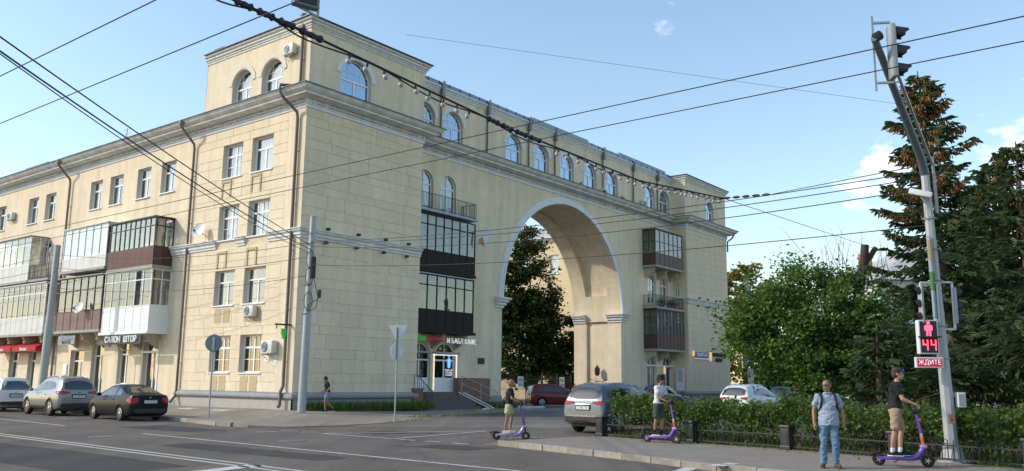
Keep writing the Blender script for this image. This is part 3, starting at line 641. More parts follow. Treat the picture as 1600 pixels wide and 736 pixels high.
# ---- cornices
MAIN = [(0, 48), (0, 0), (8.65, 0), (8.65, 1.4), (43.05, 1.4), (43.05, 0), (51.7, 0), (51.7, 12)]
part(sweep(MAIN, [(0, 15.72), (.07, 15.74), (.07, 15.86), (.12, 15.90), (.12, 15.955), (0, 15.96)]), 'cornice_band', 'trim_clean')
part(sweep(MAIN, [(0, 15.98), (.10, 15.98), (.10, 16.17), (.30, 16.19), (.52, 16.26), (.62, 16.27), (.62, 16.36), (.74, 16.42), (.84, 16.50), (.90, 16.60), (.94, 16.62), (.94, 16.67), (0, 16.80)]), 'cornice', 'cornice_gray')
part(sweep(MAIN, [(.5, 16.74), (.97, 16.675), (1.0, 16.66), (1.0, 16.70), (0.0, 16.86)]), 'cornice_flashing', 'roof_metal')
den = MB()
for (a, b) in zip(MAIN[:-2], MAIN[1:-1]):
    A, Bq = Vector(a), Vector(b); L = (Bq - A).length; d = (Bq - A) / L; nr = Vector((d.y, -d.x)); k = int(L / .16)
    for i in range(k):
        c = A + d * (.08 + i * .16) + nr * .12
        if rng.random() < .07: continue
        den.box(c.x - .045 - abs(nr.x) * .01, c.y - .045 - abs(nr.y) * .01, 16.0, c.x + .045, c.y + .045, 16.12)
part(den, 'dentils', 'trim', kind='stuff')
AP = [(0, 20.10), (.05, 20.12), (.05, 20.22), (.10, 20.24), (.10, 20.30), (.18, 20.36), (.18, 20.46), (.28, 20.52), (.28, 20.64), (.0, 20.66)]
for pth in ([(0, 9.55), (0, 0), (8.65, 0), (8.65, 9.55)], [(43.05, 9.55), (43.05, 0), (51.7, 0), (51.7, 9.55)]):
    part(sweep(pth, AP), 'attic_cornice', 'trim_peel'); part(sweep(pth, [(0, 20.72), (.34, 20.665), (.38, 20.64), (.38, 20.69), (0, 20.76)]), 'attic_flashing', 'roof_metal')
part(sweep([(8.65, 1.4), (43.05, 1.4)], [(0, 20.04), (.05, 20.06), (.05, 20.16), (.12, 20.2), (.12, 20.27), (.22, 20.33), (.22, 20.42), (0, 20.43)]), 'attic_cornice', 'trim_clean')
rb = MB(); rb.box(8.9, 1.22, 20.435, 42.8, 1.3, 20.69); part(rb, 'roof_edge_guard', 'roof_blue')
for k in range(34): part(MB().box(9.2 + k, 1.19, 20.45, 9.24 + k, 1.218, 20.72), 'guard_post', 'roof_metal')
part(MB().box(21.2, 1.15, 20.44, 28.6, 1.21, 20.80), 'snow_screen', 'slab_blue'); part(MB().box(34.6, 1.9, 20.5, 42.9, 4.6, 21.25), 'roof_box', 'roof_blue')
# roofs
rf = MB(); rf.quad((-.95, 48, 16.70), (-.95, 9.6, 16.70), (6.5, 9.6, 18.0), (6.5, 48, 18.0)); rf.quad((6.5, 9.6, 18.0), (13, 9.6, 16.8), (13, 48, 16.8), (6.5, 48, 18.0)); rf.quad((0, 9.6, 16.7), (6.5, 9.6, 18.0), (13, 9.6, 16.7), (6, 9.6, 16.6))
rf.box(.0, .0, 20.6, 8.65, 9.55, 20.75); rf.box(43.05, 0, 20.6, 51.7, 9.55, 20.75); rf.box(8.65, 1.3, 20.35, 43.05, 6.1, 20.45)
part(rf, 'roof', 'roof_metal')
bk = MB(); bk.box(13, 6.2, 0, 13.2, 48, 16.7); bk.box(8.65, 9.5, 16.7, 8.7, 1.4, 20.5); bk.box(0, 9.5, 16.7, 8.65, 9.55, 20.5); bk.box(43.05, 9.5, 12, 51.7, 9.55, 20.5); bk.box(-.0, 47.9, 0, 13, 48, 16.7); part(bk, 'rear_wall', 'plaster')
for (v0, v1, u0, h) in ((26.2, 32.5, 2.2, 1.55), (34.6, 38.5, 2.0, 1.5)):
    d = MB(); d.prism([(0, 0), (2.8, 0), (2.8, h + .25), (0, h)], Matrix.Translation((u0, 0, 17.0)) @ Matrix(((1, 0, 0, 0), (0, 0, 1, 0), (0, 1, 0, 0), (0, 0, 0, 1))), v0, v1)
    part(d, 'roof_dormer', 'roof_blue')
d = MB(); d.add([(1.2, 16.2, 16.9), (1.2, 17.9, 16.9), (1.2, 17.05, 17.75), (3.4, 17.05, 17.75), (3.4, 16.2, 16.9), (3.4, 17.9, 16.9)], ((0, 1, 2), (0, 2, 3, 4), (1, 5, 3, 2))); part(d, 'roof_dormer', 'roof_metal')
part(MB().bevbox(.15, 8.3, 20.7, .75, 9.3, 21.15, .05), 'chimney', 'brick')
# ---- stone blocks: every block of the rusticated corner its own piece
ROWS = [1.10, 1.60, 2.07, 2.80, 3.28, 4.03, 4.48, 5.22, 5.68, 6.40, 6.88, 7.60, 8.08, 8.84, 9.36, 10.02, 10.52, 11.25, 11.68, 12.42, 12.85, 13.57, 14.07, 14.80, 15.26, 15.71]
def courses(x0, x1, ops, seed):
    r = random.Random(seed); out = []
    for z0, z1 in zip(ROWS, ROWS[1:]):
        if 8.8 < z0 < 9.3: continue
        free = [(x0, x1)]
        for (a, b, za, zb) in ops:
            if za < z1 - .01 and zb > z0 + .01: free = [q for (s, e) in free for q in ((s, min(e, a)), (max(s, b), e)) if q[1] - q[0] > .05]
        for s, e in free:
            n = max(1, round((e - s) / r.uniform(1.15, 1.75))); ws = [r.uniform(.75, 1.3) for _ in range(n)]; t = sum(ws); x = s
            for q in ws: out.append((x, x + (e - s) * q / t, z0, z1)); x += (e - s) * q / t
    return out
def block(mb, f, a, b, z0, z1, pj=.02, g=.007, ch=.010):
    c0 = [(a + g, z0 + g), (b - g, z0 + g), (b - g, z1 - g), (a + g, z1 - g)]; c1 = [(a + g + ch, z0 + g + ch), (b - g - ch, z0 + g + ch), (b - g - ch, z1 - g - ch), (a + g + ch, z1 - g - ch)]
    return mb.add([f(*q, 0) for q in c0] + [f(*q, -pj) for q in c1], ((4, 5, 6, 7), (0, 1, 5, 4), (1, 2, 6, 5), (2, 3, 7, 6), (3, 0, 4, 7)))
nb = 0
for (f, x0, x1, ops, seed, par) in ((FRONT(0), .0, 8.65, [], 3, wf), (LEFT, 1.45, 9.75, lo, 5, wl)):
    for (a, b, z0, z1) in courses(x0, x1, ops, seed): block(MB(), f, a, b, z0, z1, pj=.022 + rng.uniform(-.003, .005)).build('stone_block', 'stone', par); nb += 1
print('blocks', nb)
mb = MB()
for (a, b, z0, z1) in courses(43.05, 51.7, [], 9): block(mb, FRONT(0), a, b, z0, z1)
mb.build('stone_blocks', 'stone', wfr, kind='stuff')
# plain corner strips beside the blocks
part(fbox(MB(), LEFT, 0, 1.44, 1.1, 15.71, -.034, 0), 'corner_strip', 'plaster'); part(fbox(MB(), LEFT, 9.76, 10.34, .9, 15.71, -.02, 0), 'corner_strip', 'plaster')
# belt mouldings
bp_ = [(0, 8.84), (.08, 8.86), (.08, 8.96), (.14, 9.0), (.14, 9.12), (.24, 9.2), (.24, 9.27), (.30, 9.29), (.30, 9.345), (0, 9.37)]
for pth in ([(0, 2.62), (0, 0), (8.65, 0)], [(0, 5.36), (0, 4.64)], [(0, 11.9), (0, 7.36)], [(43.05, 1.4), (43.05, 0), (51.7, 0)]):
    part(sweep(pth, bp_), 'belt_moulding', 'trim')
for (x, w_) in ((1.5, 0), (3.6, 0), (5.6, 0), (7.4, 0), (44.8, 0), (46.6, 0), (48.4, 0), (50.2, 0)):
    part(MB().bevbox(x - .09, -.42, 9.38, x + .09, -.2, 9.52, .03), 'floodlight', 'plastic_black'); part(MB().bevbox(x - .09, -.3, 8.68, x + .09, -.1, 8.82, .03), 'floodlight', 'plastic_black')
# aprons under the corner windows
for (a, b) in bcols:
    for k, (z0, z1) in enumerate(FL):
        m_ = MB(); xm = (a + b) / 2
        if k < 2:
            for (x0, x1) in ((a + .22, xm - .08), (xm + .08, b - .2)):
                fbox(m_, LEFT, x0, x1, z0 - .95, z0 - .18, -.036, -.002)
        else:
            zt = z0 - .14 if k == 3 else z0 - .62
            for x in (xm - .08, b - .22): fbox(m_, LEFT, x, x + .13, zt - .95, zt - .13, -.07, -.002)
            fbox(m_, LEFT, xm - .08, b - .09, zt - .13, zt, -.08, -.002)
        part(m_, 'apron_panel', 'apron')
# plinth with its grey roll
pl = [(0, 1.10), (.05, 1.10), (.16, 1.06), (.22, .96), (.22, .86), (.15, .78), (.06, .76)]
part(sweep([(0, 10.3), (0, 0), (8.65, 0)], pl), 'plinth_roll', 'plinth', smooth=60); part(sweep([(43.05, 1.4), (43.05, 0), (51.7, 0)], pl), 'plinth_roll', 'plinth', smooth=60)
part(sweep([(0, 10.3), (0, 0.0)], [(.06, .77), (.07, 0)]), 'plinth', 'plinth_pale'); part(sweep([(0, 0), (8.65, 0)], [(.06, .77), (.07, 0)]), 'plinth', 'plinth'); part(sweep([(43.05, 0), (51.7, 0)], [(.06, .77), (.07, 0)]), 'plinth', 'plinth')
part(sweep([(13.7, 1.4), (ARX - ARR, 1.4), (ARX - ARR, 2.6)], [(.0, .85), (.04, .84), (.04, 0)]), 'plinth', 'plinth'); part(sweep([(ARX + ARR, 2.6), (ARX + ARR, 1.4), (37.6, 1.4)], [(0, .85), (.04, .84), (.04, 0)]), 'plinth', 'plinth')
part(sweep([(0, 48), (0, 10.4)], [(0, .55), (.03, .55), (.03, 0)]), 'plinth', 'plinth')
# ---- windows
ci = 0
for i, (a, b, z0, z1) in enumerate(lo):
    fl = i % 4; rect_window(LEFT, a, b, z0, z1, style=('grid', 'T', 'grid', 'grid' if i < 4 and 0 or i >= 4 else 'T')[fl], cur=(4, 2, 0, 3)[fl], gl='glass_dim' if fl == 0 else 'glass')
for i, o in enumerate(w4): rect_window(LEFT, *o, style='T', cur=(0, 3, 1, 0, 3, 0, 0, 3, 0)[i])
for i, o in enumerate(w32): rect_window(LEFT, *o, style='T', cur=i)
for o in gdoors: rect_window(LEFT, *o, style='T' if o[2] > 1 else 'door', sill=o[2] > 1, cur=None)
for o in latt: arch_window(LEFT, (o[0] + o[1]) / 2, o[1] - o[0], o[2], o[4], surround=(1.28, 1.0, .04), gl='glass', cur=0, hood='hood_cream')
arch_window(FRONT(0), 3.24, 2.2, 16.95, 18.12, depth=.2, surround=(1.44, 1.16, .04), cur=2)
for i, c in enumerate(catt): arch_window(FRONT(1.4), c + .08, CW, 16.95, 18.12, depth=.2, surround=(1.22, .98, .04), cur=(None, 1, 0, 3, 0, 1, 3, 0, 2)[i])
arch_window(FRONT(0), 48.15, 1.7, 16.95, 18.12, depth=.2, surround=(1.14, .9, .04), cur=1)
for o in fw_: arch_window(FRONT(1.4), (o[0] + o[1]) / 2, 1.46, o[2], o[4], depth=.16, mode='plain', cur=(int(o[0] * 3 + o[2]) % 5), gl='glass')
arch_window(SIDE(43.05), 1.03, .46, 9.5, 10.4, depth=.1, mode='plain', cur=None, gl='glass')
# ================================================================== BALCONIES (parts of the building)
def corbel(f, x, zt, parent, dep=.95, h=.85, wd=.26, mname='corbel'):
    P = [(0, 0), (-dep, 0), (-dep, -.16), (-dep + .08, -.22), (-dep + .12, -.30), (-dep + .05, -.36), (-dep + .10, -.44), (-dep * .62, -.46), (-dep * .5, -.55), (-dep * .42, -.66), (-dep * .22, -.70), (-dep * .12, -h), (0, -h)]
    mb = MB(); n = len(P)
    mb.add([f(x + s * wd / 2, zt + z, d) for s in (-1, 1) for d, z in P], [tuple(range(n)), tuple(range(2 * n - 1, n - 1, -1))] + [(i, (i + 1) % n, n + (i + 1) % n, n + i) for i in range(n)])
    return part(mb, 'corbel', mname, parent)
def rail(f, x0, x1, z0, h, dep, parent, sides=(1, 1), step=.13, mname='black_metal'):
    mb = MB()
    def run(p, q):
        mb.obox(f(p[0], z0 + h, p[1]), f(q[0], z0 + h, q[1]), .045, .03); mb.obox(f(p[0], z0 + .1, p[1]), f(q[0], z0 + .1, q[1]), .03)
        L = math.hypot(p[0] - q[0], p[1] - q[1]); n = max(1, int(L / step))
        for i in range(n + 1):
            t = i / n; x = p[0] + (q[0] - p[0]) * t; d = p[1] + (q[1] - p[1]) * t; mb.obox(f(x, z0, d), f(x, z0 + h, d), .018 if i % 8 else .032)
    run((x0, -dep), (x1, -dep))
    if sides[0]: run((x0, -dep), (x0, -.02))
    if sides[1]: run((x1, -dep), (x1, -.02))
    return part(mb, 'railing', mname, parent)
def balcony(f, x0, x1, zs, zp, zg, dep, n, frame='dark_frame', panel='brown_panel', gl='glass_tint', slab='slab', roof=True, transom=.72, corb=(), sides=(1, 1), boards=False, label=None, roofm='slab', slabx=.06, blind=None, sidepane=True):
    """glazed balcony: slab, parapet panels, glazed frame, roof, corbels.  zs slab top, zp parapet top, zg glazing top"""
    sl = MB(); fbox(sl, f, x0 - slabx, x1 + slabx, zs - .16, zs, -dep - slabx, 0); b = part(sl, 'balcony', slab, label=label)
    fm = MB(); t = .06; d0, d1 = -dep, -dep + t
    W_ = x1 - x0
    for z in (zp, zg - t): fbox(fm, f, x0, x1, z - .0, z + t, d0, d1)
    zt = zp + (zg - zp) * transom
    if transom: fbox(fm, f, x0, x1, zt - t / 2, zt + t / 2, d0 + .004, d1)
    for i in range(n + 1):
        x = x0 + (W_ - t) * i / n; fbox(fm, f, x, x + t, zs, zg, d0 - .004, d1)
    for (s, x) in zip(sides, (x0, x1 - t)):
        if s:
            for z in (zp, zg - t) + ((zt - t / 2,) if transom else ()): fbox(fm, f, x + .004, x + t - .004, z, z + t, d1, 0)
            for dd in (-dep * .5, -t): fbox(fm, f, x, x + t, zs, zg, dd, dd + t)
    part(fm, 'glazing_frame', frame, b)
    for i in range(n):
        a = x0 + (W_ - t) * i / n + t; c = x0 + (W_ - t) * (i + 1) / n
        p = MB(); fbox(p, f, a - t * .5, c + t * .5, zs + .002, zp + .01, d0 + .012, d1 - .01); part(p, 'parapet_panel', panel, b)
        for (za, zb) in (((zp + t, zt - t / 2), (zt + t / 2, zg - t)) if transom else ((zp + t, zg - t),)):
            if blind: part(MB().quad(f(a, za, d0 + .06), f(c, za, d0 + .06), f(c, zb, d0 + .06), f(a, zb, d0 + .06)), 'blind', blind, b)
            part(MB().quad(f(a, za, d0 + .03), f(c, za, d0 + .03), f(c, zb, d0 + .03), f(a, zb, d0 + .03)), 'balcony_pane', gl, b)
    if boards:
        m_ = MB(); k = int(W_ / .12)
        for i in range(k): x = x0 + W_ * i / k; fbox(m_, f, x + .008, x + W_ / k - .008, zs, zp, d0 - .018, d0 + .012)
        part(m_, 'boards', boards, b, kind='stuff')
    for (s, x) in zip(sides, (x0, x1)):
        if s:
            xx = x + .03 if x == x0 else x - .03
            p = MB(); fbox(p, f, xx - .012, xx + .012, zs, zp + .01, d1, -.002); part(p, 'side_panel', panel, b)
            for (da, db) in ((d1, -dep * .5), (-dep * .5 + t, -t)):
                for (za, zb) in (((zp + t, zt - t / 2), (zt + t / 2, zg - t)) if transom else ((zp + t, zg - t),)):
                    part(MB().quad(f(xx, za, da), f(xx, za, db), f(xx, zb, db), f(xx, zb, da)), 'side_pane', gl, b)
    if roof:
        r = MB(); fbox(r, f, x0 - .07, x1 + .07, zg, zg + .07, -dep - .09, 0); part(r, 'balcony_roof', roofm, b)
    for x in corb: corbel(f, x, zs - .16, b)
    return b
# street side, from the corner outwards (x = v)
balcony(LEFT, 11.85, 17.05, 8.22, 9.30, 11.05, 1.2, 9, panel='brown_panel', frame='dark_frame', gl='glass', boards='brown_boards', roofm='dark_frame', blind=None)
balcony(LEFT, 11.78, 17.15, 4.42, 5.86, 8.0, 1.22, 6, frame='pvc', panel='pvc', gl='glass_dim', roofm='slab', corb=(12.6, 14.6, 16.6), slabx=.1, slab='pvc')
balcony(LEFT, 17.45, 23.2, 8.55, 9.32, 11.3, 1.2, 6, frame='pvc', panel='pvc_old', gl='glass', roofm='pvc_old', transom=0, blind='curtain', slab='slab')
balcony(LEFT, 17.45, 23.25, 4.66, 5.83, 8.05, 1.2, 6, frame='dark_frame', panel='brown_light', gl='glass_dim', roofm='slab', corb=(18.3, 20.2, 22.6), transom=.62)
balcony(LEFT, 25.1, 33.6, 4.62, 5.72, 8.0, 1.2, 10, frame='pvc', panel='pvc_old', gl='glass_dim', roofm='pvc_old', corb=(25.9, 28.5, 31, 33.2), transom=.7)
balcony(LEFT, 35.2, 41.5, 4.62, 5.72, 8.0, 1.2, 8, frame='pvc', panel='pvc_old', gl='glass', roofm='pvc_old')
b = balcony(LEFT, 28.2, 33.6, 8.35, 9.42, 11.45, 1.2, 5, frame='pvc', panel='pvc_old', gl='glass', roofm='roof_metal', transom=.7)
rail(LEFT, 25.2, 28.15, 8.36, 1.0, 1.15, b, sides=(1, 0)); mb = MB()
for i in range(8): fbox(mb, LEFT, 25.3 + i * .35, 25.5 + i * .35 + rng.uniform(0, .12), 8.45 + rng.uniform(0, .1), 9.2, -1.1, -1.07)
part(mb, 'rail_cloth', 'curtain_cream', b); sl = MB(); fbox(sl, LEFT, 25.1, 28.14, 8.2, 8.35, -1.2, 0); part(sl, 'balcony_slab', 'slab', b)
# arched front, left recess (x = u)
FB = FRONT(1.4)
bl4 = part(fbox(MB(), FB, 8.66, 13.95, 11.80, 11.93, -1.32, 0), 'balcony', 'slab_blue'); rail(FB, 8.7, 13.82, 11.93, .98, 1.24, bl4, sides=(0, 1))
balcony(FB, 8.68, 13.82, 8.3, 9.42, 11.62, 1.24, 7, frame='black_panel', panel='black_panel', gl='glass_tint', roof=False, slab='black_panel', sides=(0, 1), transom=.72)
balcony(FB, 8.68, 13.75, 4.72, 5.88, 8.0, 1.24, 6, frame='black_panel', panel='black_panel', gl='glass_tint', roofm='slab_blue', slab='black_panel', sides=(0, 1), transom=.7, corb=(9.2, 11.4, 13.45), slabx=.12)
# right recess
balcony(FB, 37.5, 42.5, 11.75, 12.78, 14.85, 1.25, 6, frame='dark_frame', panel='brown_panel', gl='glass_tint', roofm='dark_frame', corb=(37.9, 40.1, 42.2), transom=.5)
br3 = part(fbox(MB(), FB, 37.4, 42.6, 8.05, 8.2, -1.3, 0), 'balcony', 'slab'); rail(FB, 37.5, 42.5, 8.2, .98, 1.22, br3)
balcony(FB, 37.5, 42.5, 4.62, 5.8, 7.95, 1.25, 8, frame='dark_frame', panel='brown_panel', gl='glass_tint', roofm='dark_frame', corb=(37.9, 40.1, 42.2), transom=.68)
# flower pots on the open balcony
for k, x in enumerate((38.6, 39.1, 40.2, 40.6, 41.3)):
    e = empty('potted_plant', M=BM @ Matrix.Translation((x, .42, 8.2)), label=('leafy green pot on the open right balcony, leftmost', 'leafy green pot on the open right balcony, second from left', 'pink flowering pot on the open right balcony, left one', 'pink flowering pot on the open right balcony, right one', 'leafy green pot on the open right balcony, rightmost')[k], cat='plant', group='pink flower pots on the balcony' if k in (2, 3) else 'green pots on the balcony')
    MB().lathe([(.08, 0), (.13, .02), (.16, .28), (.15, .28)], 12).build('pot', 'brown_light', e, 40)
    lf = MB()
    for i in range(160):
        c = Vector((rng.gauss(0, .15), rng.gauss(0, .15), .34 + abs(rng.gauss(0, .2)))); a = Vector((rng.uniform(-1, 1), rng.uniform(-1, 1), rng.uniform(-1, 1))).normalized() * .06; bb = a.orthogonal().normalized() * .035
        lf.quad(c - a, c - bb, c + a, c + bb)
    lf.build('foliage', 'flower' if k in (2, 3) else 'leaf_maple', e)
# ---- ground floor entrance on the left: doors, fanlights, canopies, stairs
def fan_door(cx, wd, zf, zd, zs, glow=False, gl='glass'):
    r = wd / 2; f = FB; fr = MB(); d0, d1 = .1, .17
    fbox(fr, f, cx - r, cx - r + .09, zf, zd, d0, d1); fbox(fr, f, cx + r - .09, cx + r, zf, zd, d0, d1); fbox(fr, f, cx - r + .09, cx + r - .09, zd - .09, zd, d0, d1); fbox(fr, f, cx - .05, cx + .05, zf, zd - .09, d0, d1)
    fbox(fr, f, cx - r + .09, cx + r - .09, zf, zf + .85, d0 + .02, d1 - .02)
    o = part(fr, 'entrance_door', 'pvc')
    for a, b in ((cx - r + .09, cx - .05), (cx + .05, cx + r - .09)): part(MB().quad(f(a, zf + .85, .135), f(b, zf + .85, .135), f(b, zd - .09, .135), f(a, zd - .09, .135)), 'pane', gl, o)
    A = arc(cx, zs, r - .02, 16); T = [f(x, z, .13) for x, z in [(cx - r + .02, zd)] + A + [(cx + r - .02, zd)]]; part(MB().add(T, [tuple(range(len(T)))]), 'fanlight', gl, o)
    m_ = MB(); fbox(m_, f, cx - .03, cx + .03, zs, zs + r, .09, .128)
    Bq = arc(cx, zs, r - .1, 16); A = arc(cx, zs, r, 16)
    for i in range(16): m_.quad(f(*A[i], .09), f(*A[i + 1], .09), f(*Bq[i + 1], .09), f(*Bq[i], .09))
    part(m_, 'fanlight_frame', 'pvc', o); part(fbox(MB(), f, cx + .1, cx + .13, zf + .9, zf + 1.3, .05, .1), 'handle', 'alloy', o)
    return o
d1 = fan_door(12.575, 1.95, 1.1, 3.05, 3.125); d0 = fan_door(10.35, 1.8, 1.1, 3.05, 3.15)
part(fbox(MB(), FB, 11.45, 13.75, 3.4, 3.52, -.2, .0), 'door_canopy', 'slab_blue'); part(fbox(MB(), FB, 9.3, 11.2, 3.4, 3.52, -.2, .0), 'door_canopy', 'slab_blue')
m_ = MB()
for (x0, x1, z0, z1) in ((11.52, 11.58, 1.2, 3.36), (13.58, 13.64, 1.2, 3.36), (11.52, 13.64, 3.30, 3.36)): fbox(m_, FB, x0, x1, z0, z1, -.06, -.003)
m_.build('light_frame', 'neon_warm', M=BM, label='warm glowing light strip framing the cafe door', cat='light')
sg = empty('window_sign', M=BM @ Matrix.Translation((13.05, 1.5, 2.55)), label='blue neon cup sign with white lettering in the cafe door pane', cat='sign')
XF = Matrix(((1, 0, 0, 0), (0, 0, 1, 0), (0, 1, 0, 0), (0, 0, 0, 1)))
FT = Matrix(((1, 0, 0, 0), (0, 0, -1, 0), (0, 1, 0, 0), (0, 0, 0, 1)))   # text facing the front (-v)
LT = Matrix(((0, 0, -1, 0), (-1, 0, 0, 0), (0, 1, 0, 0), (0, 0, 0, 1)))   # text facing the street side (-u)
MB().prism([(-.14, .55), (.14, .55), (.1, .05), (.0, -.02), (-.1, .05)], FT, 0, .02).build('cup', 'neon_blue', sg)
MB().prism([(-.03, .8), (.03, .8), (.03, .55), (-.03, .55)], FT, 0, .02).build('straw', 'neon_blue', sg)
for i, tx in enumerate(('БАБЛ ТИ', 'И КОФЕ', 'СОБОЙ')): text(tx, .16, 'lettering', 'letter_lit', sg, Matrix.Translation((0, 0, -.14 - i * .15)) @ FT)
st = MB()
for i in range(6):
    z1 = 1.1 - i * .165; st.box(9.05, .25 - i * .17, -.05, 12.35 + i * .27, 1.38, z1)
stairs = part(st, 'stairs', 'stair')
part(MB().box(8.3, -.2, 0, 9.04, .6, 1.25).box(8.25, -.25, 1.25, 9.08, .65, 1.33), 'stair_pier', 'brickwork', stairs)
part(MB().box(13.4, .95, 0, 16.45, 1.38, 1.95), 'brick_parapet', 'brickwork', stairs)
for k, off in enumerate((0, .45)):
    part(MB().obox((12.65 + off, .3, 1.08), (14.35 + off, -.75, .12), .2, .05), 'ramp_rail', 'white_paint', stairs)
hr = MB(); P0, P1, P2 = (13.2, .55, 1.1), (14.0, .1, .7), (15.6, -.35, .12)
for p in (P0, P2, (14.4, -.0, .6)): hr.tube([p, (p[0], p[1], p[2] + .98)], .025)
for h in (.5, .96): hr.tube([(P0[0], P0[1], P0[2] + h), (14.4, 0, .6 + h), (P2[0], P2[1], P2[2] + h)], .022)
part(hr, 'handrail', 'galv', stairs)
hl = MB(); A_ = [(9.1, .3, 1.1), (9.2, -.75, .2)]
hl.tube([(a[0], a[1], a[2] + .95) for a in A_], .025); hl.tube([(a[0], a[1], a[2] + .15) for a in A_], .018)
for i in range(9): t = i / 8; x, y, z = (A_[0][j] + (A_[1][j] - A_[0][j]) * t for j in range(3)); hl.tube([(x, y, z), (x, y, z + .95)], .014)
hl.tube([(8.4, .3, 1.33), (8.4, .3, 2.1)], .014); hl.tube([(8.4, -.1, 1.33), (8.4, -.1, 2.1), (9.1, .3, 2.05)], .018)
part(hl, 'iron_handrail', 'black_metal', stairs)
MB().box(15.7, 1.34, 2.87, 16.32, 1.398, 3.25).build('wall_plaque', 'plastic_black', M=BM, label='small black square plaque on the yellow wall right of the cafe', cat='plaque')
cafe = empty('cafe_sign', M=BM @ Matrix.Translation((12.6, .38, 4.1)), label='glowing white cafe lettering hung below the black balcony', cat='sign')
text('И БАБЛ КАФЕ', .44, 'lettering', 'letter_lit', cafe, Matrix.Translation((.35, 0, .05)) @ FT, extrude=.02, bold=-.002, sx=.92)
MB().obox((-1.5, .06, .05), (2, .06, .05), .03).build('sign_bar_and_shade', 'plastic_black', cafe)
zz = empty('shop_sign', M=BM @ Matrix.Translation((9.7, .38, 4.2)), label='green and dark red illuminated shop letters under the black balcony', cat='sign')
text('ЗОЖ', .36, 'lettering', 'letter_green', zz, Matrix.Translation((-.35, 0, 0)) @ FT, extrude=.03, bold=.012); text('МАГАЗИН', .27, 'lettering', 'letter_red', zz, Matrix.Translation((.75, 0, 0)) @ FT, extrude=.03, bold=.01)
MB().lathe([(.16, 0), (.16, .04)], 20, FT).build('logo', 'letter_lit', zz).location = (-1.0, 0, .02)
# right ground floor shop windows
for cx in (38.81, 41.575):
    o = arch_window(FB, cx, 1.62, 1.2, 3.25, depth=.12, mode='plain', cur=None, gl='glass')
part(fbox(MB(), FB, 37.8, 42.7, 3.2, 3.32, -.12, .0), 'door_canopy', 'pvc')
m_ = MB(); m_.box(37.7, .75, 0, 42.9, 1.38, 1.0); m_.box(42.2, .4, 0, 44.6, -.9, .5); m_.box(37.6, .5, 1.0, 43.0, 1.38, 1.15); part(m_, 'entrance_plinth', 'plinth')
dr = MB(); dr.box(42.6, .28, 1.16, 42.66, 1.1, 3.05); o = part(dr, 'open_door', 'pvc'); part(MB().quad((42.59, .4, 1.9), (42.59, 1.0, 1.9), (42.59, 1.0, 2.9), (42.59, .4, 2.9)), 'pane', 'glass', o)
MB().bevbox(39.95, .8, 2.55, 40.25, .95, 3.2, .08).build('hanging_sign', 'neon_sign_yellow', M=BM, label='small yellow lit sign between the shop windows under the brown balcony', cat='sign')
sgn = empty('blue_shop_sign', M=BM @ Matrix.Translation((45.3, -.12, 4.3)), label='blue shop sign board on the right corner of the arched building', cat='sign')
MB().box(-1.35, -.05, -.22, 1.4, .05, .26).build('board', 'blue_sign', sgn); MB().box(-1.4, -.06, -.36, 1.4, .05, -.25).build('strip', 'letter_white', sgn); MB().ell((-1.6, -.02, .1), .2, .1, .28).build('lamp', 'neon_sign_yellow', sgn)
text('ЭРМИТАЖ', .42, 'lettering', 'letter_white', sgn, Matrix.Translation((.05, -.052, .02)) @ FT, extrude=.01)
sgn = empty('dark_shop_sign', M=BM @ Matrix.Translation((48.7, -.12, 4.25)), label='dark metal shop lettering beside a yellow lit oval badge', cat='sign')
MB().lathe([(.25, 0), (.25, .06)], 18, Matrix.Diagonal((1, 1, 1.9, 1)) @ FT).build('badge', 'neon_sign_yellow', sgn).location = (-1.55, 0, 0)
text('АНТИКВАРНАЯ', .40, 'lettering', 'ink', sgn, Matrix.Translation((.55, 0, .18)) @ FT, extrude=.05, bold=.02); text('ЛАВКА', .38, 'lettering', 'ink', sgn, Matrix.Translation((.3, 0, -.3)) @ FT, extrude=.05, bold=.02)
# ---- street side shop signs
sgn = empty('curtain_shop_sign', M=BM @ Matrix.Translation((-1.36, 14.4, 3.94)), label='white raised letters of the curtain shop under the white balcony', cat='sign')
text('САЛОН', .50, 'lettering', 'letter_white', sgn, Matrix.Translation((0, .98, 0)) @ LT, extrude=.03, bold=.002); text('ШТОР', .50, 'lettering', 'letter_white', sgn, Matrix.Translation((0, -1.02, 0)) @ LT, extrude=.03, bold=.002); MB().box(.04, -2.15, -.26, .07, 2.15, .24).build('sign_bar_and_shade', 'plastic_black', sgn)  # black sheet behind the letters stands in for the shadow under the balcony slab
sgn = empty('faded_shop_sign', M=BM @ Matrix.Translation((-1.15, 21.6, 4.1)), label='faded blue shop sign under the brown street balcony', cat='sign')
MB().box(-.03, -1.1, -.3, .03, 1.1, .25).build('board', 'slab', sgn); text('МАГАЗИН', .34, 'lettering', 'slab_blue', sgn, Matrix.Translation((-.035, 0, .08)) @ LT, bold=.01); text('МЕБЕЛИ', .28, 'lettering', 'blue_sign', sgn, Matrix.Translation((-.035, 0, -.18)) @ LT)
for k, (v0, v1) in enumerate(((26.3, 30.0), (30.2, 33.6))):
    mb = MB(); mb.add([(0, v0, 4.25), (0, v1, 4.25), (-1.0, v1, 3.75), (-1.0, v0, 3.75), (-1.0, v0, 3.45), (-1.0, v1, 3.45), (0, v0, 3.45), (0, v1, 3.45)], ((0, 1, 2, 3), (3, 2, 5, 4), (0, 3, 4, 6), (1, 7, 5, 2)))
    a = mb.build('awning', 'red_awning', M=BM, label=('red shop awning under the far white balcony, nearer the corner pole' if k == 0 else 'red shop awning under the far white balcony, at the photo\'s left edge'), cat='awning')
    text('Мясное', .3, 'lettering', 'letter_white', a, Matrix.Translation((-1.01, (v0 + v1) / 2, 3.6)) @ LT)
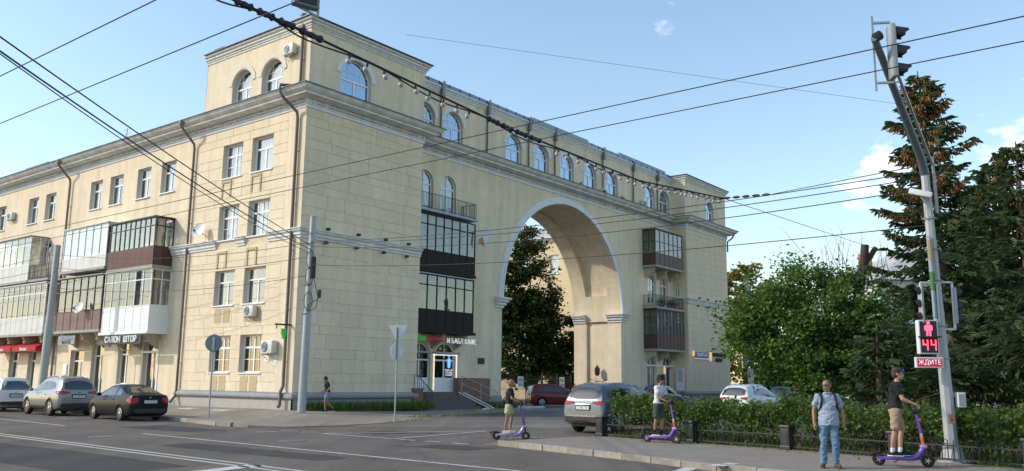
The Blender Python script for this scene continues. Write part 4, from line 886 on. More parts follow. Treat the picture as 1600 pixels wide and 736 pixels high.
# door surrounds and an open door leaf by the curtain shop
m_ = MB(); m_.box(-.75, 15.75, .35, -.7, 15.8, 3.4).box(-.75, 15.75, 3.34, -.02, 15.8, 3.4).box(-.75, 15.75, .35, -.02, 15.8, .45); part(m_, 'open_door', 'pvc_old'); part(MB().box(-.06, 12.5, 3.2, .0, 14.4, 3.32).box(-.04, 12.45, .3, .0, 12.6, 3.95), 'door_trim', 'pvc')
MB().box(-.08, 23.6, 1.9, 0, 24.1, 2.6).build('meter_box', 'pvc', M=BM, label='small white meter box on the wall left of the shop doors', cat='box')
# ---- downpipes with hoppers
def pipe(pts, r=.075, mname='pipe_brown', br=()):
    o = part(MB().tube(pts, r, 10), 'downpipe', mname, smooth=50)
    for p, q in br: part(MB().obox(p, q, .03), 'pipe_bracket', 'pipe_brown', o)
    return o
def street_pipe(v, zt=16.55):
    o = pipe([(-.95, v, zt), (-.92, v, 16.25), (-.2, v - .25, 15.35), (-.16, v - .25, 15.1), (-.16, v - .25, 1.0), (-.22, v - .25, .75), (-.5, v - .25, .42)], br=[((-.16, v - .25, z), (0, v - .4, z)) for z in (2.6, 5.2, 8.2, 10.6, 13.4)])
    part(MB().lathe([(.09, -.35), (.16, -.1), (.17, .06)], 12).build('hopper', 'pipe', o) and MB(), 'x', 'pipe') if False else MB().lathe([(.09, -.35), (.16, -.1), (.17, .06)], 12, Matrix.Translation((-.95, v, zt))).build('hopper', 'pipe', o)
street_pipe(10.35); street_pipe(25.75); street_pipe(41.5)
o = pipe([(-.12, .55, 20.55), (-.12, .55, 17.2), (-.3, .7, 16.95), (-1.02, 1.0, 16.85), (-1.08, 1.0, 16.55), (-.9, .9, 16.2), (-.22, .55, 15.5), (-.17, .55, 15.2), (-.17, .55, 1.4), (-.29, .57, 1.15), (-.30, .58, .5), (-.38, .6, .38)], r=.085, br=[((-.17, .55, z), (0, .4, z)) for z in (2.6, 5.2, 8.2, 10.6, 13.4, 18.4)])
MB().lathe([(.09, -.3), (.19, 0), (.2, .1)], 12, Matrix.Translation((-.12, .55, 20.85))).build('hopper', 'pipe', o); MB().tube([(-.12, .55, 20.4), (-.12, .55, 20.7)], .085).build('pipe_collar', 'pipe', o)
for u in (11.55, 16.2, 20.9, 24.2, 31.0, 35.9, 40.2):
    o = pipe([(u, 1.3, 20.55), (u, 1.3, 17.0)], r=.055); MB().box(u - .12, 1.08, 19.75, u + .12, 1.32, 20.75).build('hopper', 'pipe', o)
o = pipe([(51.75, -.95, 16.45), (51.78, -.6, 15.9), (51.8, -.1, 15.6), (51.8, -.1, 14.6)], r=.08)
# ---- right courtyard wing seen through the arch
RWF = SIDE(45.0)
rops = [(v, v + 1.15, *z) for v in (8.6, 12.3, 15.4, 19.3, 22.8, 26.5) for z in FL]
wall(RWF, 6.0, 34, 0, 16.6, rops, mname='courtyard_wall', reveal='courtyard_wall')
for i, o in enumerate(rops): rect_window(RWF, *o, style='T', cur=i % 4, depth=.15)
part(sweep([(45, 34), (45, 6)], [(0, 16.2), (.15, 16.25), (.15, 16.4), (.55, 16.55), (.55, 16.7), (0, 16.75)]), 'courtyard_eave', 'trim'); rr = MB(); rr.quad((44.4, 34, 16.72), (44.4, 6, 16.72), (49, 6, 18.6), (49, 34, 18.6)); part(rr, 'courtyard_roof', 'roof_pale')
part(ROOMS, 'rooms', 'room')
# ---- things fixed to the building
def ac_unit(M, label, sc=1.):
    e = empty('air_conditioner', M=BM @ M @ Matrix.Scale(sc, 4), label=label, cat='air conditioner', group='air conditioners on the facade')
    MB().bevbox(-.40, -.34, -.28, .40, -.04, .28, .03).build('casing', 'pvc_old', e, 40)
    MB().lathe([(.21, 0), (.23, .01), (.21, .025), (.05, .02)], 24, Matrix.Translation((-.1, -.34, 0)) @ Matrix.Rotation(R(90), 4, 'X')).build('fan_grille', 'sign_grey', e)
    g = MB()
    for r_ in (.07, .12, .17): g.tube([(-.1 + r_ * math.cos(t * .4), -.37, r_ * math.sin(t * .4)) for t in range(17)], .006, 4)
    g.build('fan_guard', 'pvc', e)
    for x in (-.3, .3): MB().obox((x, 0, -.32), (x, -.36, -.32), .035).obox((x, 0, -.55), (x, -.3, -.33), .025).build('bracket', 'galv', e)
    return e
LR = Matrix.Rotation(R(-90), 4, 'Z')
ac_unit(Matrix.Translation((-.02, 1.45, 19.15)) @ LR, 'white air conditioner beside the attic windows near the roof corner')
ac_unit(Matrix.Translation((-.03, 3.55, 5.25)) @ LR, 'small white air conditioner under a second-floor window of the corner')
ac_unit(Matrix.Translation((-.04, 1.75, 3.35)) @ LR, 'large white air conditioner beside the ground-floor window and corner downpipe', 1.15)
ac_unit(Matrix.Translation((0, 34.6, 13.75)) @ LR, 'white air conditioner between windows at the far left of the street side')
ac_unit(Matrix.Translation((30.95, 1.38, 16.95)), 'air conditioner on the cornice left of a round-headed window above the arch')
ac_unit(Matrix.Translation((37.55, 1.38, 17.15)), 'air conditioner on the cornice nearest the right end of the central attic')
def dish(M, label, r=.42):
    e = empty('satellite_dish', M=BM @ M, label=label, cat='satellite dish')
    pr = [(r * k / 6, .12 * (k / 6) ** 2) for k in range(7)]
    MB().lathe([(.01, -.0)] + pr[1:] + [(r * .99, .135)] + [(a, b + .012) for a, b in pr[:0:-1]], 24, Matrix.Rotation(R(70), 4, 'X')).build('reflector', 'pvc', e, 50)
    MB().obox((0, .05, -.05), (0, .35, -.1), .05).obox((0, -.05, -.3), (0, -.42, -.05), .025).build('arm', 'galv', e); MB().bevbox(-.05, -.5, -.08, .05, -.4, .04, .02).build('receiver', 'plastic_black', e)
dish(Matrix.Translation((-.4, 8.55, 9.95)) @ Matrix.Rotation(R(-70), 4, 'Z'), 'white satellite dish on the corner wall above the belt moulding'); dish(Matrix.Translation((-1.5, 19.5, 6.0)) @ Matrix.Rotation(R(-75), 4, 'Z'), 'white satellite dish on the brown street balcony', .38)
MB().box(-.05, 1.95, 2.62, -.036, 2.35, 3.05).build('notice', 'white_paint', M=BM, label='white paper notice with red border left of the corner downpipe', cat='notice'); MB().box(-.058, 2.0, 2.95, -.052, 2.3, 3.02).build('notice_heading', 'red_awning', bpy.data.objects['notice'])
MB().box(-.05, 1.3, 2.4, -.036, 1.62, 3.0).build('paper_notice', 'sign_back', M=BM, label='plain white paper notice under the large air conditioner', cat='notice')
g = MB(); g.box(-.62, .3, 3.92, -.34, .36, 4.22); g.box(-.56, .28, 3.72, -.40, .38, 3.92); g = g.build('bracket_sign', 'letter_green', M=BM, label='green cross shaped bracket sign at the corner downpipe', cat='sign'); MB().obox((0, .33, 4.42), (-1.0, .33, 4.42), .08).obox((-.9, .33, 4.4), (-.9, .33, 4.2), .04).build('bracket', 'plastic_black', g)
l = empty('wall_lantern', M=BM @ Matrix.Translation((ARX + ARR + .12, 3.6, 2.6)), label='black iron lantern on the right pier inside the arch', cat='lantern')
MB().lathe([(.05, -.3), (.2, -.2), (.22, .3), (.1, .45), (.02, .6)], 6).build('lantern_body', 'black_metal', l).location = (-.3, 0, 0); MB().obox((0, 0, .1), (-.3, 0, .1), .04).build('bracket', 'black_metal', l)
MB().tube([(ARX + ARR + .2, 2.7 + i * .33, 2.05 - .25 * math.sin(math.pi * i / 6) + .1 * (i % 2)) for i in range(7)], .018, 5).build('wall_cable', 'wire', M=BM, label='dark cable sagging across the right pier below the lantern', cat='cable')
p = empty('pennant', M=BM @ Matrix.Translation((13.9, .0, 10.5)), label='white and orange cloth pennant hanging at the balcony corner', cat='flag')
MB().add([(-.1, -.1, .7), (.65, -.6, .75), (.25, -.3, -.35), (-.1, -.1, -.1), (.12, -.22, .45)], ((0, 4, 3), (0, 1, 4), (4, 1, 2), (3, 4, 2))).build('cloth', 'curtain', p); MB().add([(-.11, -.13, .15), (.14, -.26, .3), (.24, -.33, -.30), (-.11, -.13, -.1)], ((0, 1, 2, 3),)).build('orange_print', 'brick_orange', p); MB().obox((-.1, .1, .75), (.7, -.65, .78), .03).build('pole', 'galv', p)
a = empty('roof_antenna', M=BM @ Matrix.Translation((1.2, 20.9, 17.0)), label='small television antenna on the street side roof', cat='antenna'); m_ = MB().obox((0, 0, 0), (0, 0, 1.6), .05)
for z in (.9, 1.2, 1.5): m_.obox((0, -.5, z), (0, .5, z), .035)
m_.build('mast', 'galv', a)
def pigeon(u, v, z, k, lab):
    e = MB().ell((0, 0, .1), .14, .08, .08, 8, 6, Matrix.Rotation(R(25), 3, 'Y').to_4x4() if 0 else None).ell((.13, 0, .2), .05, .045, .05, 8, 6).obox((-.1, 0, .1), (-.26, 0, .05), .07, .03).obox((.02, .02, .04), (.02, .02, 0), .012).obox((.02, -.02, .04), (.02, -.02, 0), .012)
    e.build('pigeon', 'sign_grey', M=BM @ Matrix.Translation((u, v, z)) @ Matrix.Rotation(k, 4, 'Z'), label=lab, cat='pigeon', group='pigeons on the cornice')
for k, (u, v, z) in enumerate(((26.6, .55, 16.71), (29.9, .5, 16.71), (32.8, .55, 16.71))): pigeon(u, v, z, k * 1.3, ('grey pigeon on the cornice edge, leftmost of three on top', 'grey pigeon on the cornice edge, middle of three on top', 'grey pigeon on the cornice edge, rightmost of three on top')[k])
for k, u in enumerate((27.2, 31.2, 33.0, 34.0, 34.7)): 
    pigeon(u, 1.31, 15.955, k, 'grey pigeon under the cornice, %s of the five above the arch' % ('leftmost', 'second from left', 'middle one', 'second from right', 'rightmost')[k])
# ================================================================== VEHICLES
def paint(name, col, metal=.0): return mat(name, col, .34, metal=metal, coat=.08 if sum(col) < .04 else .6, spec=.15 if sum(col) < .04 else .35, var=.05, scale=2.5, stain=(1.5, .12, tuple(c * .7 + .05 for c in col)))
paint('paint_black', (.008, .009, .012)); paint('paint_silver', (.25, .245, .24), .5); paint('paint_white', (.62, .63, .64)); paint('paint_grey', (.115, .13, .15), .45)
paint('paint_red', (.13, .012, .014)); paint('paint_blue', (.03, .09, .22), .3); paint('paint_navy', (.012, .02, .05), .2); paint('paint_cream', (.5, .46, .36))
SEDAN = dict(L=4.38, Wd=1.70, ro=.95, wb=2.55, rw=.305, zb=.19,
    top=[(0, .60), (.03, .93), (.10, 1.03), (.45, 1.09), (.62, 1.11), (1.25, 1.38), (1.6, 1.45), (2.0, 1.46), (2.45, 1.41), (2.75, 1.30), (3.35, 1.0), (3.9, .90), (4.2, .77), (4.33, .62), (4.38, .5)],
    belt=[(0, .56), (.03, .90), (.10, .98), (.45, 1.0), (.9, .99), (2.75, .95), (3.35, .94), (3.9, .86), (4.2, .73), (4.33, .58), (4.38, .45)],
    side=[[(.98, 1.03, 1.16), (1.2, 1.03, 1.30), (1.48, 1.02, 1.36), (1.50, 1.02, 1.365)], [(1.58, 1.02, 1.37), (1.9, 1.01, 1.385), (2.05, 1.01, 1.375), (2.35, 1.0, 1.34), (2.62, .99, 1.22), (2.9, .99, 1.09)]],
    rear=[(-.60, 1.14, 1.36), (-.3, 1.14, 1.40), (0, 1.14, 1.405), (.3, 1.14, 1.40), (.60, 1.14, 1.36)], front=[(-.62, 1.06, 1.33), (0, 1.06, 1.38), (.62, 1.06, 1.33)],
    tail=((.50, .74), (.80, .70), (.80, .93), (.50, .97)), plate=(.78, .26), hand=((1.62, .86), (2.45, .84)))
SUV = dict(tumble=.275, L=4.60, Wd=1.86, ro=.93, wb=2.70, rw=.37, zb=.27,
    top=[(0, .74), (.03, 1.04), (.07, 1.16), (.20, 1.47), (.29, 1.63), (.55, 1.69), (1.3, 1.73), (2.0, 1.71), (2.5, 1.62), (2.85, 1.47), (3.3, 1.19), (3.5, 1.12), (3.95, 1.07), (4.35, .96), (4.52, .8), (4.60, .62)],
    belt=[(0, .66), (.04, .98), (.12, 1.10), (.6, 1.12), (1.2, 1.09), (2.9, 1.03), (3.35, 1.02), (3.9, .98), (4.3, .86), (4.48, .70), (4.56, .52)],
    side=[[(.66, 1.27, 1.33), (.78, 1.22, 1.45), (.95, 1.20, 1.50)], [(1.02, 1.20, 1.52), (1.4, 1.17, 1.555), (1.80, 1.15, 1.56)], [(1.88, 1.15, 1.56), (2.2, 1.13, 1.54), (2.6, 1.11, 1.42), (3.05, 1.10, 1.20)]],
    rear=[(-.60, 1.21, 1.46), (-.35, 1.18, 1.56), (0, 1.18, 1.58), (.35, 1.18, 1.56), (.60, 1.21, 1.46)], front=[(-.68, 1.18, 1.50), (0, 1.18, 1.56), (.68, 1.18, 1.50)],
    tail=((.38, 1.02), (.755, .96), (.755, 1.13), (.40, 1.09)), plate=(.88, .28), hand=((1.45, .95), (2.4, .92)), clad=True, rails=True)
WAGON = dict(L=4.47, Wd=1.75, ro=.75, wb=2.9, rw=.31, zb=.2,
    top=[(0, .55), (.03, .9), (.08, 1.2), (.2, 1.6), (.3, 1.66), (1.2, 1.68), (2.2, 1.66), (2.6, 1.55), (3.2, 1.15), (3.4, 1.05), (3.9, .97), (4.3, .82), (4.47, .5)],
    belt=[(0, .5), (.03, .85), (.08, 1.02), (.5, 1.03), (2.6, 1.0), (3.2, .99), (3.4, .99), (3.9, .92), (4.3, .78), (4.47, .45)],
    side=[[(.35, 1.08, 1.5), (1.0, 1.08, 1.54)], [(1.1, 1.07, 1.54), (1.85, 1.06, 1.55)], [(1.93, 1.06, 1.55), (2.5, 1.05, 1.47), (2.95, 1.05, 1.22)]],
    rear=[(-.64, 1.08, 1.48), (0, 1.08, 1.53), (.64, 1.08, 1.48)], front=[(-.65, 1.12, 1.42), (0, 1.12, 1.5), (.65, 1.12, 1.42)],
    tail=((.68, .72), (.84, .72), (.84, 1.35), (.74, 1.35)), plate=(.80, .26), hand=((1.3, .9), (2.2, .88)), rails=True)
HATCH = dict(SUV, L=4.2, Wd=1.76, ro=.8, wb=2.58, rw=.325, zb=.2, top=[(x * .92, z * .94) for x, z in SUV['top']], belt=[(x * .92, z * .94) for x, z in SUV['belt']],
    side=[[(x * .92, a * .94, b * .94) for x, a, b in s] for s in SUV['side']], rear=[(y * .95, a * .94, b * .94) for y, a, b in SUV['rear']], front=[(y * .95, a * .94, b * .94) for y, a, b in SUV['front']],
    tail=tuple((y * .95, z * .94) for y, z in SUV['tail']), clad=False, rails=False)
def make_car(P, paintm, label, loc, heading, name='parked_car', plate='', rimstyle=5, group=None, bumper=False, cat='car', wheels=True):
    L, Wd, ro = P['L'], P['Wd'], P['ro']; e = empty(name, loc, heading, label, cat, group)
    tx, tz = zip(*P['top']); bx, bz = zip(*P['belt'])
    xs = sorted(set([round(v, 3) for v in np.linspace(0, L, 44)] + [0.02, .05, .08, .12, .16, L - .03, L - .08, L - .14]))
    def sm(px, pz, x, k=.07): return float(np.mean(np.interp([x - k, x - k / 2, x, x + k / 2, x + k], px, pz))) if .15 < x < L - .15 else float(np.interp(x, px, pz))
    rows = []
    for x in xs:
        bt = sm(bx, bz, x); tp = max(sm(tx, tz, x), bt + .01); zb = P['zb'] + .12 * max(0, 1 - min(x, L - x) / .35)
        zb = min(zb, bt - .1); w_ = Wd / 2 * float(np.interp(x, (0, .06, .18, .5, 1.0, L - .9, L - .45, L - .15, L - .04, L), (.84, .925, .965, .99, 1, 1, .97, .87, .76, .66)))
        g = tp - bt; wr = w_ * (.925 - P.get('tumble', .235) * min(1, g / .45)); h = bt - zb
        c = [(0, zb), (w_ * .80, zb), (w_ * .93, zb + .05 * h), (w_ * .975, zb + .16 * h), (w_ * .99, zb + .32 * h), (w_, zb + .5 * h), (w_ * .995, zb + .68 * h), (w_ * .98, zb + .84 * h), (w_ * .955, bt - .035 * min(1, h)), (w_ * .925, bt)]
        for q in (.3, .6, .85): c.append(((w_ * .925) * (1 - q) + wr * q + .018 * math.sin(math.pi * q) * min(1, g / .3), bt + g * q * .93))
        c += [(wr * .975, tp - .055 * min(1, g / .25)), (wr * .9, tp - .02 * min(1, g / .25)), (wr * .7, tp + .004), (wr * .35, tp + .013), (0, tp + .016)]
        rows.append((x - ro, c))
    mb = MB(); K = len(rows[0][1]); per = 2 * K - 2
    for x, c in rows: mb.v += [(x, y, z) for y, z in c] + [(x, -y, z) for y, z in c[-2:0:-1]]
    for i in range(len(rows) - 1):
        for k in range(per): mb.f.append((i * per + k, (i + 1) * per + k, (i + 1) * per + (k + 1) % per, i * per + (k + 1) % per))
    mb.f.append(tuple(range(per))); mb.f.append(tuple((len(rows) - 1) * per + k for k in range(per))[::-1])
    me = mb.mesh('body')
    if wheels:
        cut = MB()
        for x in (0, P['wb']):
            for s in (-1, 1): cut.lathe([(P['rw'] + .055, 0), (P['rw'] + .055, .42)], 28, Matrix.Translation((x, s * (Wd / 2 + .06), P['rw'])) @ Matrix.Rotation(R(90) * s, 4, 'X'))
        co = bpy.data.objects.new('cut', cut.mesh('cut')); COL.objects.link(co)
        me2 = evalmesh(me, [('BOOLEAN', dict(operation='DIFFERENCE', object=co, solver='EXACT'))])
        bpy.data.objects.remove(co)
        if len(me2.polygons) > 400: me = me2
    me.shade_smooth(); me.set_sharp_from_angle(angle=R(38)); body = obj('body', me, paintm, e)
    bm = bmesh.new(); bm.from_mesh(me); bvh = BVHTree.FromBMesh(bm); bm.free()
    def cast(o, d, off):
        hit, nr, _, _ = bvh.ray_cast(Vector(o), Vector(d))
        return None if hit is None else hit - Vector(d) * off
    def patch(cols, mode, off=.008, nm='window', mt='car_glass', par=None, n=5, sub=3):
        """cols = (a, low, high); mode rear/front: a = y, side: a = x"""
        C = []
        for (a, l, h), (b, l2, h2) in zip(cols, cols[1:]):
            for k in range(sub): t = k / sub; C.append((a + (b - a) * t, l + (l2 - l) * t, h + (h2 - h) * t))
        C.append(cols[-1]); g = []
        for a, l, h in C:
            r_ = []
            for k in range(n + 1):
                z = l + (h - l) * k / n
                p = cast((-4, a, z), (1, 0, 0), off) if mode == 'rear' else cast((8, a, z), (-1, 0, 0), off) if mode == 'front' else cast((a - ro, 3 * mode, z), (0, -mode, 0), off)
                if p is None: return None
                r_.append(p)
            g.append(r_)
        q = MB(); m1 = n + 1
        for r_ in g: q.v += [tuple(p) for p in r_]
        for i in range(len(g) - 1):
            for k in range(n): q.f.append((i * m1 + k, i * m1 + k + 1, (i + 1) * m1 + k + 1, (i + 1) * m1 + k))
        return q.build(nm, mt, par or e, 60)
    for s in (1, -1):
        for c in P['side']: patch(c, s, nm='side_window')
    patch(P['rear'], 'rear', nm='rear_window'); patch(P['front'], 'front', nm='windscreen')
    t = P['tail']
    for s in (1, -1):
        patch([(s * t[0][0], t[0][1], t[3][1]), (s * t[1][0], t[1][1], t[2][1])], 'rear', off=.014, nm='tail_light', mt='tail_red', sub=4)
        patch([(.05, t[1][1] + .01, t[2][1]), (.36, (t[1][1] + t[2][1]) / 2 - .01, t[2][1] - .01)], s, off=.012, nm='tail_light_side', mt='tail_red', sub=4)
        patch([(L - .32, .68, .78), (L - .12, .64, .74)], s, off=.012, nm='headlight', mt='lamp_clear')
        patch([(s * .35, .62, .74), (s * .66, .64, .76)], 'front', off=.012, nm='headlight', mt='lamp_clear')
        for hx, hz in P['hand']:
            p = cast((hx - ro, 3 * s, hz), (0, -s, 0), 0)
            if p: MB().bevbox(p.x - .09, p.y - .018, p.z - .014, p.x + .09, p.y + .03 * s if s > 0 else p.y + .018, p.z + .014, .008).build('door_handle', paintm, e)
        for dx in (P['side'][-1][0][0] - .04, P['side'][1][0][0] - .04 if len(P['side']) > 2 else 1.0, P['side'][-1][-1][0] + .02):   # door shut lines
            patch([(dx - .006, P['zb'] + .12, P['belt'][3][1] - .02), (dx + .006, P['zb'] + .12, P['belt'][3][1] - .02)], s, off=.003, nm='door_gap', mt='plastic_black', n=8, sub=1)
        if P.get('clad'):
            for ax_ in (0, P['wb']):
                at = MB(); r0_, r1_ = P['rw'] + .05, P['rw'] + .105
                for i in range(16):
                    a, b_ = [R(-12 + 204 * q / 16) for q in (i, i + 1)]
                    at.add([(ax_ + r_ * math.cos(t_), s * (Wd / 2 * .985 + dy), P['rw'] + r_ * math.sin(t_)) for t_ in (a, b_) for r_, dy in ((r0_, .014), (r1_, .006))], ((0, 1, 3, 2),))
                at.build('wheel_arch_trim', 'plastic_black', e)
            patch([(ro + P['rw'] + .07, P['zb'] + .02, P['zb'] + .17), (ro + P['wb'] - P['rw'] - .07, P['zb'] + .02, P['zb'] + .17)], s, off=.012, nm='sill_cladding', mt='plastic_black', sub=8)
        mx = P['side'][-1][-1][0] - ro - .18; mz = P['side'][-1][-1][1] + .06
        MB().ell((mx, s * (Wd / 2 + .1), mz), .07, .11, .075, 10, 8).build('mirror', paintm, e, 60)
    pz, ph = P['plate']
    patch([(-.75, P['zb'] + .13, P['zb'] + .30), (0, P['zb'] + .11, P['zb'] + .32), (.75, P['zb'] + .13, P['zb'] + .30)], 'rear', off=.016, nm='rear_bumper_trim', mt='plastic_black', sub=6)
    patch([(-.7, .35, .52), (.7, .35, .52)], 'front', off=.014, nm='front_grille', mt='plastic_black', sub=8)
    pp = cast((-4, 0, pz), (1, 0, 0), .02)
    if pp:
        MB().bevbox(pp.x - .012, -.30, pz - .09, pp.x + .02, .30, pz + .09, .01).build('plate_recess', 'plastic_black', e)
        pl = MB().box(pp.x - .02, -.26, pz - .056, pp.x - .013, .26, pz + .056).build('number_plate', 'plate', e)
        if plate: text(plate, .105, 'plate_characters', 'ink', pl, Matrix.Translation((pp.x - .022, 0, pz)) @ Matrix(((0, 0, -1, 0), (-1, 0, 0, 0), (0, 1, 0, 0), (0, 0, 0, 1))), extrude=.001)
        MB().bevbox(pp.x - .01, -.30, pz + .10, pp.x + .02, .30, pz + .125, .008).build('boot_handle', 'chrome' if paintm != 'paint_black' else paintm, e)
        MB().lathe([(.045, 0), (.045, .012)], 16, Matrix.Translation((cast((-4, 0, pz + .17), (1, 0, 0), .002) or pp)) @ Matrix.Rotation(R(-90), 4, 'Y')).build('badge', 'chrome', e)
    if bumper: patch([(-.62, P['zb'] + .31, P['zb'] + .36), (0, P['zb'] + .30, P['zb'] + .36), (.62, P['zb'] + .31, P['zb'] + .36)], 'rear', off=.02, nm='chrome_strip', mt='chrome', sub=6)
    if P.get('rails'):
        for s in (1, -1):
            q = []
            for x in np.linspace(.75, 2.35, 9):
                h = cast((x - ro, s * Wd * .30, 4), (0, 0, -1), 0); q.append((x - ro, s * Wd * .30, (h.z if h else 1.6) + (.045 if .8 < x < 2.3 else .0)))
            MB().tube(q, .017, 6).build('roof_rail', 'alloy', e)
    h = cast((.9 - ro, 0, 4), (0, 0, -1), 0)
    if h: MB().tube([(h.x, 0, h.z), (h.x - .12, 0, h.z + .22)], .006, 5).build('aerial', 'plastic_black', e)
    un = MB().box(-ro + .3, -Wd * .36, P['zb'] - .04, L - ro - .3, Wd * .36, P['zb'] + .25); un.build('underbody', 'plastic_black', e)
    if wheels:
        for x in (0, P['wb']):
            for s in (-1, 1):
                rw = P['rw']; M = Matrix.Translation((x, s * (Wd / 2 - .12), rw)) @ Matrix.Rotation(-R(90) * s, 4, 'X')
                wh = MB().lathe([(rw * .62, -.10), (rw * .9, -.11), (rw, -.075), (rw, .075), (rw * .92, .105), (rw * .68, .10), (rw * .66, .06)], 32).build('wheel', 'rubber', e, 50); wh.matrix_basis = M
                rim = MB().lathe([(rw * .66, .05), (rw * .66, .095), (rw * .60, .10), (rw * .58, .04), (rw * .56, .0)], 32)
                for k in range(rimstyle):
                    a = 2 * math.pi * k / rimstyle; u_ = Vector((math.cos(a), math.sin(a), 0)); t_ = Vector((-u_.y, u_.x, 0))
                    for o_ in ((-.035, .035) if rimstyle <= 5 else (0,)): rim.obox(u_ * rw * .12 + t_ * o_ * .5 + Vector((0, 0, .085)), u_ * rw * .62 + t_ * o_ * 1.3 + Vector((0, 0, .075)), .035, .03)
                rim.lathe([(rw * .17, .05), (rw * .17, .10), (rw * .1, .108)], 14); rim.build('rim', 'alloy', wh, 40)
                MB().lathe([(rw * .57, .01), (rw * .55, .02)], 24).build('brake_shadow', 'plastic_black', wh)
    return e
HV = math.atan2(VH.y, VH.x); HU = math.atan2(UH.y, UH.x)
def carat(P, u, v, h, *a, z=0., **k): q = W(u, v, z); return make_car(P, *a[:2], q, h, **k)
make_car(SEDAN, 'paint_black', 'black saloon car parked at the kerb, nearest the corner', W(-8.0, -.3), HV + R(-4), plate='К 337 КН', rimstyle=7)
make_car(dict(SUV, top=[(x, z * 1.03) for x, z in SUV['top']]), 'paint_silver', 'silver crossover parked at the kerb between the white estate and black saloon', W(-7.95, 5.9), HV + R(-4), plate='Х 788 КЕ', rimstyle=5)
make_car(WAGON, 'paint_white', 'white estate car parked at the photo\'s left edge', W(-7.9, 12.4), HV + R(-3), plate='Р 514 ОМ', rimstyle=6)
make_car(dict(SUV, L=4.64, Wd=1.84), 'paint_grey', 'grey crossover seen from behind, waiting beside the hedge near the arch', Vector((3.1, 30.95, 0)), HU + R(-1), plate='С 402 ТА', rimstyle=5, bumper=True)
make_car(HATCH, 'paint_red', 'dark red hatchback parked in front of the arch fence', Vector((2.05, 62.6, 0)), R(14), plate='', rimstyle=5)
make_car(HATCH, 'paint_blue', 'light blue car half hidden behind the grey crossover', Vector((9.6, 57.5, 0)), HU + R(8), plate='')
make_car(HATCH, 'paint_navy', 'dark navy car directly behind the roof of the grey crossover', Vector((6.9, 54.5, 0)), HU + R(-2), plate='')
make_car(SUV, 'paint_white', 'white crossover with dark rear window parked behind the hedge', Vector((11.75, 44.2, 0)), HU + R(-4), plate='')
make_car(HATCH, 'paint_blue', 'blue hatchback parked beyond the white crossover under the tree', Vector((18.2, 58.5, 0)), HU + R(6), plate='')
make_car(WAGON, 'paint_white', 'white van far behind the blue hatchback', Vector((22.5, 76, 0)), HU, plate='')
make_car(HATCH, 'paint_cream', 'cream car beyond the hedge between the tree trunk and the spruces', Vector((21.0, 48, 0)), HU + R(-50), plate='')
make_car(SUV, 'paint_blue', 'dark blue car seen past the scooter rider in the black shirt', Vector((19.9, 46.0, 0)), HU + R(-60), plate='')
make_car(WAGON, 'paint_white', 'white estate seen between the scooter rider and the signal pole', Vector((24.2, 49.0, 0)), HU + R(-60), plate='')

